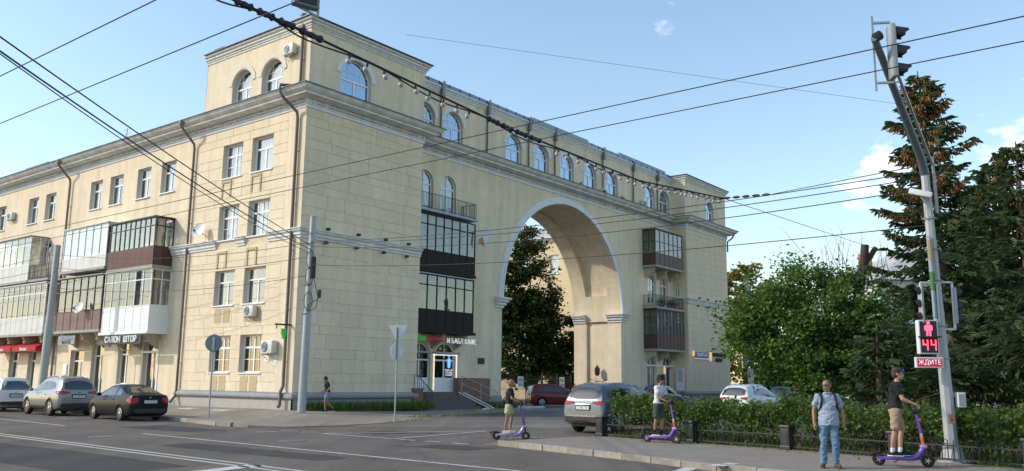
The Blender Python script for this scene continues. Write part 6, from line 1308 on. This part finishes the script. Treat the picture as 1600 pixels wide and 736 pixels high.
# spruces
def spruce(base, H, rmax, z0, label, seed, mname='needle', cones=0, bend=(0, 0), gap=.0, dens=1.):
    r = random.Random(seed); e = empty('spruce_tree', base, 0, label, 'tree', 'spruces behind the hedge'); tr = MB()
    ax = lambda z: Vector((bend[0] * (z / H) ** 2, bend[1] * (z / H) ** 2, z))
    tr.tube([ax(H * k / 8) for k in range(9)], [.2 * (1 - k / 8.3) + .01 for k in range(9)], 9); tr.build('trunk', 'bark_pale', e, 60)
    bl = MB(); pts, dirs, cpts = [], [], []; z = z0
    while z < H - .15:
        t = (z - z0) / (H - z0); R0 = rmax * (1 - t) ** .75 * (0.75 + .25 * min(1, t * 6)); nb_ = 7 if t < .8 else 5; off = r.random() * 6.28
        for k in range(nb_):
            if r.random() < gap: continue
            a = off + 6.283 * k / nb_ + r.gauss(0, .2); L = R0 * r.choice((.45, .7, .9, 1.0, 1.1, 1.3)) * r.uniform(.85, 1.1) + .12; d = Vector((math.cos(a), math.sin(a), 0)); o = ax(z + r.uniform(-.15, .15)); sag = -.30 * L * (1 - t) + .10 * L * t
            P = [o + d * L * s + Vector((0, 0, sag * math.sin(s * 1.9) + .16 * L * s ** 3)) for s in (0, .25, .5, .75, 1.0)]
            bl.tube(P, [.03 * (1 - t) + .012, .022, .016, .01, .004], 4)
            m_ = int(L * 46 * dens) + 4
            for j in range(m_):
                s = r.uniform(.12, 1.02) ** .8; i = min(3, int(s * 4)); q = P[i].lerp(P[i + 1], min(1, s * 4 - i)); side = r.choice((-1, 1)); wv = .42 * L * (1.05 - s) * r.random() + .05
                tw_ = (d * r.uniform(.3, .9) + Vector((-d.y, d.x, 0)) * side * r.uniform(.3, 1.) + Vector((0, 0, r.uniform(-.75, .05)))).normalized(); q = q + Vector((-d.y, d.x, 0)) * side * wv + Vector((0, 0, -.25 * wv))
                pts.append(q); dirs.append(tw_)
            if cones and t > .45 and r.random() < (t - .2) * 1.5:
                for j in range(int(cones * (3 if t > .55 else 1) * r.random())): s = r.uniform(.35, 1.0); i = min(3, int(s * 4)); cpts.append(P[i].lerp(P[i + 1], s * 4 - i) + Vector((r.gauss(0, .08), r.gauss(0, .08), -.06 - r.random() * .12)))
        z += .24 + .16 * (1 - t)
    bl.build('branches', 'bark', e)
    C = np.array(pts); D = np.array(dirs); n = len(C); L = nrg.uniform(.14, .34, n)[:, None]; b = np.cross(D, nrg.normal(size=(n, 3))); b /= np.linalg.norm(b, axis=1)[:, None]; b2 = np.cross(D, b)
    V = []
    for bb in (b, b2):
        wd = .032; V.append(np.stack([C - bb * wd, C + bb * wd, C + D * L * .7 + bb * wd * .9, C + D * L, C + D * L * .7 - bb * wd * .9], 1))
    V = np.concatenate(V, 0).reshape(-1, 3); nf = n * 2
    me = bpy.data.meshes.new('needles'); me.vertices.add(nf * 5); me.vertices.foreach_set('co', V.astype(np.float32).ravel()); me.loops.add(nf * 5); me.loops.foreach_set('vertex_index', np.arange(nf * 5, dtype=np.int32)); me.polygons.add(nf)
    me.polygons.foreach_set('loop_start', np.arange(0, nf * 5, 5, dtype=np.int32)); me.polygons.foreach_set('loop_total', np.full(nf, 5, np.int32)); me.update(calc_edges=True); obj('crown', me, mname, e)
    if cpts:
        c = MB()
        for p in cpts:
            h = r.uniform(.09, .15); w_ = r.uniform(.018, .028); q = p + Vector((r.gauss(0, .02), r.gauss(0, .02), -h)); mdl = p.lerp(q, .45)
            c.add([p, mdl + Vector((w_, 0, 0)), mdl + Vector((-.5 * w_, .87 * w_, 0)), mdl + Vector((-.5 * w_, -.87 * w_, 0)), q], ((0, 1, 2), (0, 2, 3), (0, 3, 1), (4, 2, 1), (4, 3, 2), (4, 1, 3)))
        c.build('cones', 'cone', e, kind='stuff')
    return e
spruce((14.35, 28, .1), 12.3, 2.75, .9, 'tall spruce with rusty brown cones in its top, behind the signal pole', 3, cones=50, bend=(-.5, 0), gap=.18)
spruce((14.45, 23.8, .1), 8.6, 2.9, 2.6, 'dark spruce at the photo\'s right edge with bare lower trunk', 8, 'needle', cones=4, gap=.15)
spruce((17.3, 30, .1), 9.8, 3.5, 1.2, 'dense spruce at the right edge behind the other two', 21, 'needle', cones=3)
spruce((10.9, 25.6, .1), 3.4, 1.5, .5, 'small young spruce left of the signal pole', 31, 'needle', dens=1.3)
spruce((17.4, 36, .1), 4.8, 2.0, .6, 'middle sized spruce between the maple and the tall spruce', 41, 'needle_blue')
# hedge behind the low fence
HP = [Vector(p) for p in ((3.55, 27.35, 0), (4.6, 26.1, 0), (5.9, 24.75, 0), (6.95, 23.5, 0), (7.85, 22.35, 0), (9.0, 20.75, 0), (10.2, 19.15, 0), (12, 16.9, 0), (15, 13.4, 0))]
seg = [(b - a).length for a, b in zip(HP, HP[1:])]; cum = np.concatenate([[0], np.cumsum(seg)]); TL = cum[-1]
def along(s):
    i = min(len(seg) - 1, int(np.searchsorted(cum, s, 'right') - 1)); t = (s - cum[i]) / seg[i]; d = (HP[i + 1] - HP[i]).normalized(); return HP[i].lerp(HP[i + 1], t), Vector((-d.y, d.x, 0))
he = empty('hedge', HP[0], 0, 'long clipped green hedge behind the low black iron fence', 'hedge'); hb = HP[0]; pts = []
for k in range(36000):
    s = rng.uniform(0, TL) ; p, nr = along(s); top = 1.22 + .12 * math.sin(s * 1.7) * math.sin(s * .6 + 1) + .07 * math.sin(s * 5.3 + 1) + (abs(rng.gauss(0, .12)) if rng.random() < .12 else rng.gauss(0, .03)); a = rng.uniform(-.62, .62); z = top - abs(rng.gauss(0, .30)) * (1. if rng.random() < .8 else 2.)
    if z < .12 or mnoise.noise((s * 1.6, a * 2.2, z * 2.4)) < -.22: continue
    if rng.random() < .4: a = math.copysign(.5 + abs(rng.gauss(0, .1)), a)
    pts.append(p + nr * a + Vector((0, 0, z + .1 * rng.gauss(0, .4))) - hb)
leaf_obj('foliage', np.array(pts), .066, 'leaf_hedge', he, up_bias=.2)
sm_ = MB()
for k in range(150):
    p, nr = along(rng.uniform(0, TL)); a = rng.uniform(-.35, .35); b_ = p + nr * a - hb
    for j in range(4): sm_.tube([b_ + Vector((0, 0, .08)), b_ + Vector((rng.gauss(0, .12), rng.gauss(0, .12), .5)), b_ + Vector((rng.gauss(0, .28), rng.gauss(0, .28), rng.uniform(.8, 1.15)))], [.016, .011, .004], 4)
sm_.build('stems', 'bark', he)
def grass(name, fn, n, h, label, cat='grass'):
    mb = MB()
    for k in range(n):
        p, hh = fn(); hh *= rng.uniform(.5, 1.3) * h; a = rng.uniform(0, 6.28); w_ = Vector((math.cos(a), math.sin(a), 0)) * .012 * (1 + hh * 2); ln = Vector((rng.gauss(0, .3), rng.gauss(0, .3), 1)) * hh
        p = Vector(p); mb.add([p - w_, p + w_, p + ln * .6 + w_ * .7 + Vector((ln.x, ln.y, 0)) * .15, p + ln], ((0, 1, 2, 3),))
    return mb.build(name, 'grass_blade', label=label, cat=cat, kind='stuff')
grass('weeds', lambda: (W(*((lambda u: (u, -rng.random() * (.5 + .11 * u) - .08))(rng.uniform(.6, 8.6))), .2), .5 + .5 * rng.random()), 6500, .46, 'tall green weeds along the foot of the shaded corner wall')
grass('wall_grass', lambda: (W(rng.uniform(13.6, 18.0), rng.uniform(-.4, 1.2), .1), 1), 1500, .35, 'grass beside the stairs at the foot of the arch pier')
grass('verge_grass', lambda: (W(rng.uniform(2, 9), -6.2 + rng.gauss(0, .25) + 0, .06), rng.random()), 700, .16, 'thin grass tufts growing along the broken pavement')
fl = []
for k in range(420):
    p, nr = along(rng.uniform(0, TL * .8)); q = p - nr * abs(rng.gauss(1.0, .45)); fl.append((q.x, q.y, .162))
leaf_obj('fallen_leaves', np.array(fl), .05, 'leaf_autumn', None, kind='stuff', up_bias=3.); tag(bpy.data.objects['fallen_leaves'], 'small dry fallen leaves scattered on the pavement beside the low fence', 'leaves')
def lawn_pt():
    p, nr = along(rng.uniform(0, TL)); q = p + nr * rng.uniform(-.7, 3.5); return (q.x, q.y, .1), 1
grass('lawn_grass', lawn_pt, 9000, .16, 'lawn grass under and behind the hedge')
grass('arch_grass', lambda: (W(rng.uniform(19, 27), rng.uniform(6.6, 9.5), .02), 1), 1500, .3, 'grass behind the iron fence inside the arch')
# ================================================================== FENCES
fe = empty('low_fence', (FN[1][0], FN[1][1], 0), 0, 'low black iron fence along the right pavement', 'fence'); fb = Vector((FN[1][0], FN[1][1], 0))
FP = [Vector((*p, 0)) for p in ((2.78, 26.55), (4.98, 24.02), (6.93, 21.92), (8.62, 19.6), (10.3, 17.35), (12.2, 15.2))]
post_me = MB().bevbox(-.13, -.13, 0, .13, .13, .52, .02).bevbox(-.155, -.155, .52, .155, .155, .60, .02).bevbox(-.15, -.15, 0, .15, .15, .10, .015).bevbox(-.08, -.142, .16, .08, -.125, .44, .005).mesh('post'); post_me.materials.append(MATS['black_metal'])
bar_me = MB().box(-.008, -.008, 0, .008, .008, .44).mesh('bar'); bar_me.materials.append(MATS['black_metal'])
for i, p in enumerate(FP):
    o = obj('fence_post', post_me, None, fe); q = (FP[min(i + 1, len(FP) - 1)] - FP[max(i - 1, 0)]).normalized(); o.location = p - fb + Vector((0, 0, .14)); o.rotation_euler = (0, 0, math.atan2(q.y, q.x))
    if i == len(FP) - 1: break
    d = FP[i + 1] - p; n = int(d.length / .125)
    for z in (.22, .50): MB().obox(p - fb + Vector((0, 0, z)), FP[i + 1] - fb + Vector((0, 0, z)), .025, .03).build('fence_rail', 'black_metal', fe)
    for k in range(1, n): b_ = obj('fence_bar', bar_me, None, fe); b_.location = p - fb + d * (k / n) + Vector((0, 0, .17))
    for k in range(0, n, 8):   # scroll rings
        c = p - fb + d * ((k + .5) / n) + Vector((0, 0, .58)); MB().tube([c + d.normalized() * .07 * math.cos(t * .524) + Vector((0, 0, .05 * math.sin(t * .524))) for t in range(13)], .009, 5).build('fence_scroll', 'black_metal', fe)
cf = empty('courtyard_fence', M=BM @ Matrix.Translation((17.5, 6.7, 0)), label='tall black spiked iron fence closing the arch passage', cat='fence')
for k in range(9):
    MB().box(k * 2.1 - .05, -.05, 0, k * 2.1 + .05, .05, 2.45).build('fence_post', 'black_metal', cf)
    if k == 8: break
    b_ = MB()
    for j in range(1, 15): x = k * 2.1 + j * .14; b_.obox((x, 0, .1), (x, 0, 2.2), .02).add([(x - .03, 0, 2.2), (x + .03, 0, 2.2), (x, 0, 2.36), (x, .02, 2.2)], ((0, 1, 2), (0, 3, 2), (1, 3, 2)))
    for z in (.3, 1.2, 1.95): b_.obox((k * 2.1, 0, z), (k * 2.1 + 2.1, 0, z), .03, .04)
    b_.build('fence_panel', 'black_metal', cf, kind='stuff')
for (x, lab) in ((9.6, 'small white notice on the iron fence left of the red hatchback roof'), (15.3, 'small white notice on the iron fence beside the right pier')):
    o = MB().box(-.36, -.03, -.42, .36, -.005, .42).build('fence_notice', 'white_paint', M=BM @ Matrix.Translation((17.5 + x, 6.62, 1.75)), label=lab, cat='notice')
    MB().box(-.28, -.034, .02, .28, -.031, .3).build('notice_print', 'slab_blue', o); MB().box(-.28, -.034, -.3, .28, -.031, -.1).build('notice_text', 'slab_blue', o)
# ================================================================== BACKGROUND HOUSE
hs = empty('white_house', (50, 98, 0), R(8), 'pale house with hipped grey metal roof far behind the trees', 'house')
MB().box(-13, -8, 0, 13, 8, 12.6).build('wall', 'wall_white', hs); rf = MB(); rf.add([(-13.6, -8.6, 12.6), (13.6, -8.6, 12.6), (13.6, 8.6, 12.6), (-13.6, 8.6, 12.6), (-4, 0, 17.8), (5, 0, 17.8)], ((0, 1, 5, 4), (2, 3, 4, 5), (1, 2, 5), (3, 0, 4))); rf = rf.build('roof', 'roof_pale', hs)
for k in range(30): t = k / 29; x = -13.6 + 27.2 * t; MB().obox((x, -8.62, 12.64), (max(-4, min(5, x)) if -13.6 < x < 13.6 else x, -.02, 17.84) if -4 <= x <= 5 else ((-13.6 + (x + 13.6) * 1, -8.6 + 8.6 * min(1, (x + 13.6) / 9.6 if x < -4 else (13.6 - x) / 8.6), 12.64 + 5.2 * min(1, (x + 13.6) / 9.6 if x < -4 else (13.6 - x) / 8.6))), .07, .06).build('roof_seam', 'roof_pale', rf)
MB().box(-12.2, -3.6, 12.7, -11.1, -2.6, 16.0).box(-12.3, -3.7, 15.5, -11.0, -2.5, 15.75).build('chimney', 'brick_orange', rf); MB().bevbox(1.5, -2, 17, 3.2, -1, 18.7, .4).build('roof_vent', 'wall_white', rf)
for ix in range(8):
    for iz in range(3): wn = MB().box(-11.6 + ix * 3.1, -8.06, 1.6 + iz * 3.7, -10.2 + ix * 3.1, -8.0, 3.6 + iz * 3.7).build('window', 'pvc', hs); MB().box(-11.5 + ix * 3.1, -8.08, 1.7 + iz * 3.7, -10.3 + ix * 3.1, -8.061, 3.5 + iz * 3.7).build('pane', 'car_glass', wn)
# ================================================================== POLES, SIGNS, SIGNALS
def pole(name, base, top, r0, r1, mname, label, n=12, steps=(.55,)):
    e = empty(name, base, 0, label, 'pole'); b = Vector(base); t = Vector(top) - b; m_ = b * 0
    pts = [m_, t * .5 - Vector((0, 0, .01)), t * .5, t]; MB().tube(pts, [r0, (r0 + r1) / 2 + .01, (r0 + r1) / 2 - .012, r1], n).build('shaft', mname, e, 40)
    MB().lathe([(r1 + .015, 0), (r1 + .015, .05), (r1 * .4, .09)], n, Matrix.Translation(t)).build('cap', mname, e); return e
cp = pole('utility_pole', (-9.80, 41.05, .24), (-9.70, 41.05, 9.55), .205, .15, 'galv', 'round grey utility pole at the building corner with coiled cables')
for k, (z, x) in enumerate(((8.2, .2), (7.4, .22), (6.2, .17))):
    MB().tube([(.1 + .16 * math.cos(t * .5) * (1 + .12 * k), -.2, z - 5.2 + 5 + .45 * math.sin(t * .5) - .8) for t in range(14)], .018, 6).build('cable_coil', 'wire', cp)
MB().bevbox(.14, -.3, 6.3, .38, -.1, 7.35, .05).build('cable_bundle', 'wire', cp); MB().bevbox(.55, -.3, 5.35, .7, -.15, 5.75, .03).build('cable_box', 'plastic_black', cp); MB().tube([(.3, -.2, 6.4), (.55, -.2, 5.4), (.5, -.2, 4.9), (.15, -.2, 4.7), (.1, -.2, 5.0), (.5, -.2, 5.3)], .02, 6).build('cable_loop', 'wire', cp)
for z in (4.6, 6.0, 8.0, 8.5): MB().tube([(.2 * math.cos(t * .524), .2 * math.sin(t * .524), z) for t in range(13)], .02, 5).build('clamp', 'pipe', cp)
pole('utility_pole', (-27.45, 51, .2), (-27.35, 51, 9.5), .24, .17, 'galv', 'round grey utility pole on the left behind the parked cars')
pole('utility_pole', (15.25, 55, 0), (15.2, 55, 8.4), .2, .15, 'concrete', 'distant concrete pole beside the right end of the building')
o = MB().box(-.35, -.05, -.35, .35, 0, .35).build('crossing_sign', 'blue_sign', org=None, M=Matrix.Translation((15.05, 54.75, 3.2)), label='small blue and yellow road sign on the distant pole', cat='sign'); MB().box(-.42, -.03, -.42, .42, -.0, .42).build('border', 'neon_sign_yellow', o).location = (0, .02, 0); MB().add([(-.2, -.06, -.2), (.2, -.06, -.2), (0, -.06, .22)], ((0, 1, 2),)).build('triangle', 'white_paint', o)
def sign_post(base, h, label):
    e = empty('sign_post', base, 0, label, 'sign'); MB().tube([(0, 0, -.1), (0, 0, h)], .033, 8).build('post', 'galv', e, 60); return e
s1 = sign_post((-12.4, 36.0, .15), 3.45, 'round road sign seen from its grey back, in front of the corner windows')
MB().lathe([(.35, -.012), (.36, 0), (.35, .012)], 32, Matrix.Translation((.02, -.05, 3.05)) @ Matrix.Rotation(R(90), 4, 'X')).build('sign_disc', 'sign_grey', s1, 30); MB().box(-.03, -.085, 2.75, .07, -.065, 3.3).build('bracket', 'galv', s1)
s2 = sign_post((-4.82, 36.6, .12), 4.05, 'white backed triangular and round road signs on one post')
MB().prism([(-.40, .30), (.40, .30), (.05, -.42), (-.05, -.42)], Matrix.Translation((.02, -.05, 3.65)) @ Matrix.Rotation(R(90), 4, 'X'), -.01, .01).build('give_way_plate', 'sign_back', s2); MB().lathe([(.35, -.012), (.36, 0), (.35, .012)], 32, Matrix.Translation((.0, -.05, 2.83)) @ Matrix.Rotation(R(14), 4, 'Z') @ Matrix.Rotation(R(90), 4, 'X') @ Matrix.Diagonal((.75, 1, 1, 1))).build('round_plate', 'sign_back', s2, 30)
MB().box(-.03, -.1, 2.5, .03, -.066, 3.85).build('bracket', 'pipe', s2)
# signal pole with mast arm
PB = Vector((9.5, 18.88, .14)); sp = empty('signal_pole', PB, 0, 'grey octagonal signal pole with a raised arm over the street', 'pole'); PT = Vector((-.16, 0, 6.45))
MB().tube([(0, 0, 0), PT * .33, PT * .66, PT], [.145, .125, .108, .09], 8).build('shaft', 'galv', sp); MB().lathe([(.34, 0), (.34, .03), (.24, .08), (.19, .35), (.165, .36)], 12).build('base_flange', 'galv', sp)
AE = Vector((6.98, 15.7, 8.37)) - PB; MB().tube([PT + Vector((0, 0, -.12)), PT + (AE - PT) * .08 + Vector((0, 0, .06)), AE], [.095, .09, .07], 10).build('mast_arm', 'sign_grey', sp, 40); MB().lathe([(.06, 0), (.095, .01), (.095, .14)], 12, Matrix.Translation(AE) @ Matrix.Rotation(R(60), 4, 'Y')).build('arm_end', 'plastic_black', sp)
d_ = (AE - PT); st_ = MB().obox(PT + Vector((.25, .1, .1)), PT + d_ * .78 + Vector((.22, .1, .12)), .05)
for k in range(13): a = PT + d_ * (.02 + .06 * k); st_.obox(a + Vector((.05, .05, .05)), a + Vector((.24, .1, .12)), .03)
st_.build('arm_conduit', 'galv', sp); MB().obox(PT + Vector((.22, .05, .3)), PT + Vector((.25, .05, -1.0)), .05).build('side_tube', 'galv', sp)
for z in (2.2, 2.9, 3.9, 4.6, 5.3): MB().tube([PT * (z / 6.45) + Vector((.15 * math.cos(t * .524), .15 * math.sin(t * .524), 0)) for t in range(13)], .012, 5).build('band', 'galv', sp)
for k, (x, y) in enumerate(((0, 0),)): pass
def signal_head(M, label, frame=True, flip=1):
    """three-lens vehicle signal seen from its side: hoods point +x"""
    e = empty('traffic_light', M=M, label=label, cat='traffic light')
    MB().bevbox(-.05, -.15, -.52, .06, .15, .52, .03).build('housing', 'galv', e, 40)
    for z in (.36, 0, -.36):
        h = MB(); n = 10
        for i in range(n):
            a, b_ = [math.pi * (-.15 + 1.3 * q / n) for q in (i, i + 1)]
            h.quad((.06, .14 * math.cos(a), z + .14 * math.sin(a)), (.06, .14 * math.cos(b_), z + .14 * math.sin(b_)), (.30 - .08 * (math.sin(b_) < .3), .125 * math.cos(b_), z + .125 * math.sin(b_) - .03), (.30 - .08 * (math.sin(a) < .3), .125 * math.cos(a), z + .125 * math.sin(a) - .03))
        h.build('hood', 'plastic_black', e); MB().ell((.06, 0, z), .03, .11, .11, 14, 8).build('lens', 'plastic_black', e)
    if frame:
        f = MB()
        for z in (-.6, .58): f.obox((-.32, 0, z), (.0, 0, z), .04)
        f.obox((-.32, 0, -.75), (-.32, 0, .72), .035); f.build('mounting_frame', 'galv', e)
    return e
signal_head(Matrix.Translation((7.42, 15.95, 8.2)) @ Matrix.Rotation(R(-8), 4, 'Z') @ Matrix.Scale(1.05, 4), 'three lens traffic light seen from the side on the raised arm')
signal_head(Matrix.Translation((8.97, 18.7, 3.5)) @ Matrix.Rotation(R(188), 4, 'Z') @ Matrix.Diagonal((.55, .5, .78, 1)), 'three lens traffic light on the left side of the signal pole', False)
signal_head(Matrix.Translation((9.83, 18.95, 3.5)) @ Matrix.Rotation(R(-5), 4, 'Z') @ Matrix.Diagonal((.55, .5, .78, 1)), 'three lens traffic light on the right side of the signal pole', False)
f = MB()
for (x0, x1, z0, z1, y) in ((8.99, 9.34, 3.12, 3.98, 18.72), (9.5, 9.80, 2.98, 4.02, 18.95)):
    for a, b_ in (((x0, z0), (x1, z0)), ((x1, z0), (x1, z1)), ((x1, z1), (x0, z1)), ((x0, z1), (x0, z0))): f.obox((a[0] - PB.x, y - PB.y, a[1] - PB.z), (b_[0] - PB.x, y - PB.y, b_[1] - PB.z), .04)
f.build('signal_frames', 'sign_back', sp)
CT = Matrix(((1, 0, 0, 0), (0, 0, -1, 0), (0, 1, 0, 0), (0, 0, 0, 1)))
ps = empty('pedestrian_signal', (9.06, 18.70, 2.79), R(-4), 'red pedestrian signal showing a standing figure and the number 44', 'traffic light')
MB().bevbox(-.21, -.05, -.37, .21, .12, .37, .02).build('housing', 'sign_back', ps, 40); MB().box(-.18, -.058, .01, .18, -.051, .34).build('upper_screen', 'ink', ps); MB().box(-.18, -.058, -.34, .18, -.051, -.02).build('lower_screen', 'ink', ps)
MB().bevbox(-.23, -.16, -.02, .23, -.05, .015, .01).build('visor', 'plastic_black', ps)
fg = MB().lathe([(.036, 0), (.036, .006)], 14, Matrix.Translation((0, -.062, .298)) @ CT); fg.prism([(-.06, .07), (-.085, .045), (-.085, -.045), (-.06, -.045), (-.05, -.03), (-.05, -.165), (-.014, -.165), (-.008, -.06), (.008, -.06), (.014, -.165), (.05, -.165), (.05, -.03), (.06, -.045), (.085, -.045), (.085, .045), (.06, .07)], Matrix.Translation((0, -.062, .185)) @ CT, 0, .006)
fg.build('standing_figure', 'led_red', ps)
def seg4(x):
    m_ = MB()
    for (x0, z0, x1, z1) in ((x, .02, x + .025, .12), (x + .09, -.11, x + .115, .12), (x, -.0, x + .115, .025)): m_.box(x0, -.065, z0 - .18, x1, -.059, z1 - .18)
    return m_
for x in (-.14, .03): seg4(x).build('digit', 'led_red', ps)
ws = empty('wait_sign', (9.05, 18.70, 2.24), R(-4), 'lit red sign reading wait, mounted under the pedestrian signal', 'sign')
MB().bevbox(-.29, -.04, -.115, .29, .06, .115, .012).build('housing', 'sign_back', ws); MB().box(-.26, -.048, -.085, .26, -.041, .085).build('panel', 'red_panel', ws); text('ЖДИТЕ', .145, 'lettering', 'letter_lit', ws, Matrix.Translation((0, -.05, .0)) @ CT, extrude=.002, bold=.0, sx=.88)
bx_ = MB().bevbox(-.09, -.07, -.16, .09, .07, .16, .02).build('junction_box', 'sign_back', M=Matrix.Translation((9.72, 18.8, 1.45)), label='small pale junction box on the right of the signal pole', cat='box'); MB().box(-.07, -.074, -.12, .07, -.071, .12).build('lid', 'galv', bx_)
pl = MB().box(-.06, -.012, -.10, .06, 0, .10).build('pole_plate', 'brick_orange', M=Matrix.Translation((9.45, 18.71, 1.05)), label='small brown push button plate low on the signal pole', cat='sign'); MB().ell((0, -.015, -.02), .02, .01, .02, 8, 6).build('button', 'plastic_black', pl)
sc_ = empty('security_camera', (9.14, 18.7, 5.97), R(-30), 'pale security camera bracketed high on the signal pole', 'camera'); MB().bevbox(-.26, -.07, -.05, .22, .07, .08, .02).build('housing', 'sign_back', sc_, 40).rotation_euler = (0, R(18), 0); MB().obox((0, 0, -.05), (.15, .12, -.3), .05).build('bracket', 'galv', sc_); MB().tube([(-.2, 0, -.05), (-.26, 0, -.25), (-.15, 0, -.4), (.0, .05, -.3)], .01, 5).build('cable', 'wire', sc_)
bn = MB().box(-.02, -.25, -.9, .02, .12, .9).build('pole_banner', 'slab_blue', M=Matrix.Translation((9.28, 18.72, 4.1)) @ Matrix.Rotation(R(-35), 4, 'Z'), label='narrow blue and green banner strapped along the signal pole', cat='banner'); MB().box(-.025, -.26, -.3, .025, .13, .1).build('green_band', 'green_cloth', bn); MB().box(-.024, -.255, .35, .024, .125, .8).build('tan_panel', 'gold', bn)
# ================================================================== OVERHEAD WIRES
def wire(name, pts, r, label, mname='wire', sag=0., n=14, cat='wire', group='overhead wires', k=6):
    P = []
    for (a, b_) in zip(pts, pts[1:]):
        a, b_ = Vector(a), Vector(b_)
        for i in range(n): t = i / n; P.append(a.lerp(b_, t) - Vector((0, 0, sag * 4 * t * (1 - t))))
    P.append(Vector(pts[-1])); return MB().tube(P, r, k).build(name, mname, label=label, cat=cat, group=group)
for u, z, lab in ((-22.6, 5.8, 'trolley contact wire, topmost across the upper left sky'), (-21.65, 5.8, 'trolley contact wire, second one across the upper left sky'), (-16.55, 5.8, 'trolley contact wire, upper of the pair crossing the facade to the right'), (-15.75, 5.8, 'trolley contact wire, lower of the pair crossing the facade to the right')):
    wire('contact_wire', [W(u, 60, z), W(u, -45, z)], .0075, lab, n=4, group='trolley contact wires')
ctop = Vector((-9.73, 40.95, 0))
def cz(z): return ctop + Vector((0, 0, z))
wire('cable', [(-9.2, 13.2, 7.75), cz(8.15)], .016, 'black cable from the top left to the corner pole, upper one', sag=.15, mname='wire_blue'); wire('cable', [(-9.25, 13.2, 7.55), cz(7.95)], .018, 'black cable from the top left to the corner pole, lower one', sag=.25, mname='wire_blue'); wire('cable', [(-9.25, 13.2, 7.52), cz(7.75)], .012, 'thin cable beside the two black cables to the corner pole', sag=.3)
for k, (z0, z1, lab) in enumerate(((9.0, 8.3, 'cable between the two utility poles, highest'), (8.2, 7.6, 'cable between the two utility poles, middle'), (7.0, 6.7, 'cable between the two utility poles, lowest'))): wire('cable', [(-60, 74, z0), (-27.4, 50.9, z0), cz(z1)], .014, lab, sag=.5)
for k, (z0, z1, sg, lab) in enumerate(((8.35, 6.55, .35, 'cable from corner pole to signal pole, highest'), (8.3, 6.4, .42, 'cable from corner pole to signal pole, second'), (8.1, 6.15, .5, 'cable from corner pole to signal pole, third'), (7.2, 5.3, .35, 'cable from corner pole to signal pole, lowest'))): wire('cable', [cz(z0), (9.36, 18.9, z1)], .012, lab, sag=sg, n=24)
wire('cable', [(-8, 60, 27), (30, 62, 22.6)], .012, 'faint thin cable high across the sky', n=2)
GP = [(-5.6, 12.0, 7.95), (-3.63, 14.2, 7.72), (-.03, 20.0, 7.75), (3.97, 26.0, 7.95), (7.55, 30.0, 8.3)]
ga = empty('bulb_garland', GP[0], 0, 'black garland cable with round bulbs running across the building front', 'garland'); g0 = Vector(GP[0])
GQ = []
for a, b_ in zip(GP, GP[1:]):
    for i in range(16): GQ.append(Vector(a).lerp(Vector(b_), i / 16) - g0)
GQ.append(Vector(GP[-1]) - g0); MB().tube(GQ, .024, 6).build('cable', 'wire', ga); MB().tube([p + Vector((0, 0, -.07 + .06 * math.sin(i * .7))) for i, p in enumerate(GQ)], .016, 5).build('power_lead', 'wire', ga)
def gpt(t): s = t * (len(GQ) - 1); i = min(len(GQ) - 2, int(s)); return GQ[i].lerp(GQ[i + 1], s - i)
for k in range(40):
    p = gpt(.29 + .70 * k / 39)
    if .44 < .29 + .70 * k / 39 < .56: continue
    a = rng.uniform(-.5, .5); M = Matrix.Translation(p + Vector((0, 0, -.05))) @ Matrix.Rotation(a, 4, 'Y'); MB().lathe([(.03, -.07), (.032, 0), (.02, .04)], 10, M).build('socket', 'plastic_black', ga); MB().ell(M @ Vector((0, 0, -.11)), .055, .055, .06, 12, 8).build('bulb', 'bulb', ga, 60)
for (t0, t1, nm) in ((.13, .27, 4), (.46, .55, 4)):   # strain insulators and turnbuckles
    for j in range(nm):
        a, b_ = gpt(t0 + (t1 - t0) * j / nm), gpt(t0 + (t1 - t0) * (j + .86) / nm); m_ = a.lerp(b_, .5); MB().tube([a, a.lerp(b_, .15), a.lerp(b_, .3), m_, a.lerp(b_, .7), a.lerp(b_, .85), b_], [.025, .075, .045, .06, .045, .075, .025], 8).build('insulator', 'wire_blue', ga)
tb = gpt(.0); MB().obox(gpt(.0) + Vector((-.5, -.55, .05)), gpt(.045), .07, .05).build('turnbuckle', 'wire_blue', ga)
E0 = Vector(GP[-1]) - g0; E1 = Vector((8.7, 28.0, 8.02)) - g0
for j in range(5): a, b_ = E0.lerp(E1, j / 5), E0.lerp(E1, (j + .8) / 5); MB().tube([a, a.lerp(b_, .3), a.lerp(b_, .7), b_], [.015, .05, .05, .015], 8).build('insulator', 'wire_blue', ga)
MB().tube([E1, Vector((9.36, 18.9, 6.7)) - g0], .012, 5).build('tail_wire', 'wire', ga); MB().tube([E0, Vector((20, 46, 9)) - g0], .012, 5).build('anchor_wire', 'wire', ga)
fl_ = empty('hanging_floodlight', (-4.43, 17.0, 9.45), R(35), 'dark square floodlight hanging at the top edge above the roof corner', 'lamp')
MB().bevbox(-.28, -.14, .0, .28, .06, .55, .03).build('housing', 'sign_grey', fl_, 40); MB().bevbox(-.22, -.16, .06, .22, -.13, .5, .02).build('lens', 'plastic_black', fl_); MB().bevbox(-.1, -.2, .16, .12, -.12, .42, .03).build('ballast', 'pipe', fl_); MB().obox((.3, 0, -.12), (.3, 0, .9), .05).obox((-.3, 0, .05), (.3, 0, -.1), .04).build('bracket', 'galv', fl_); MB().tube([(0, 0, .55), (0, 0, 3.5)], .02, 6).build('hanger', 'wire', fl_)
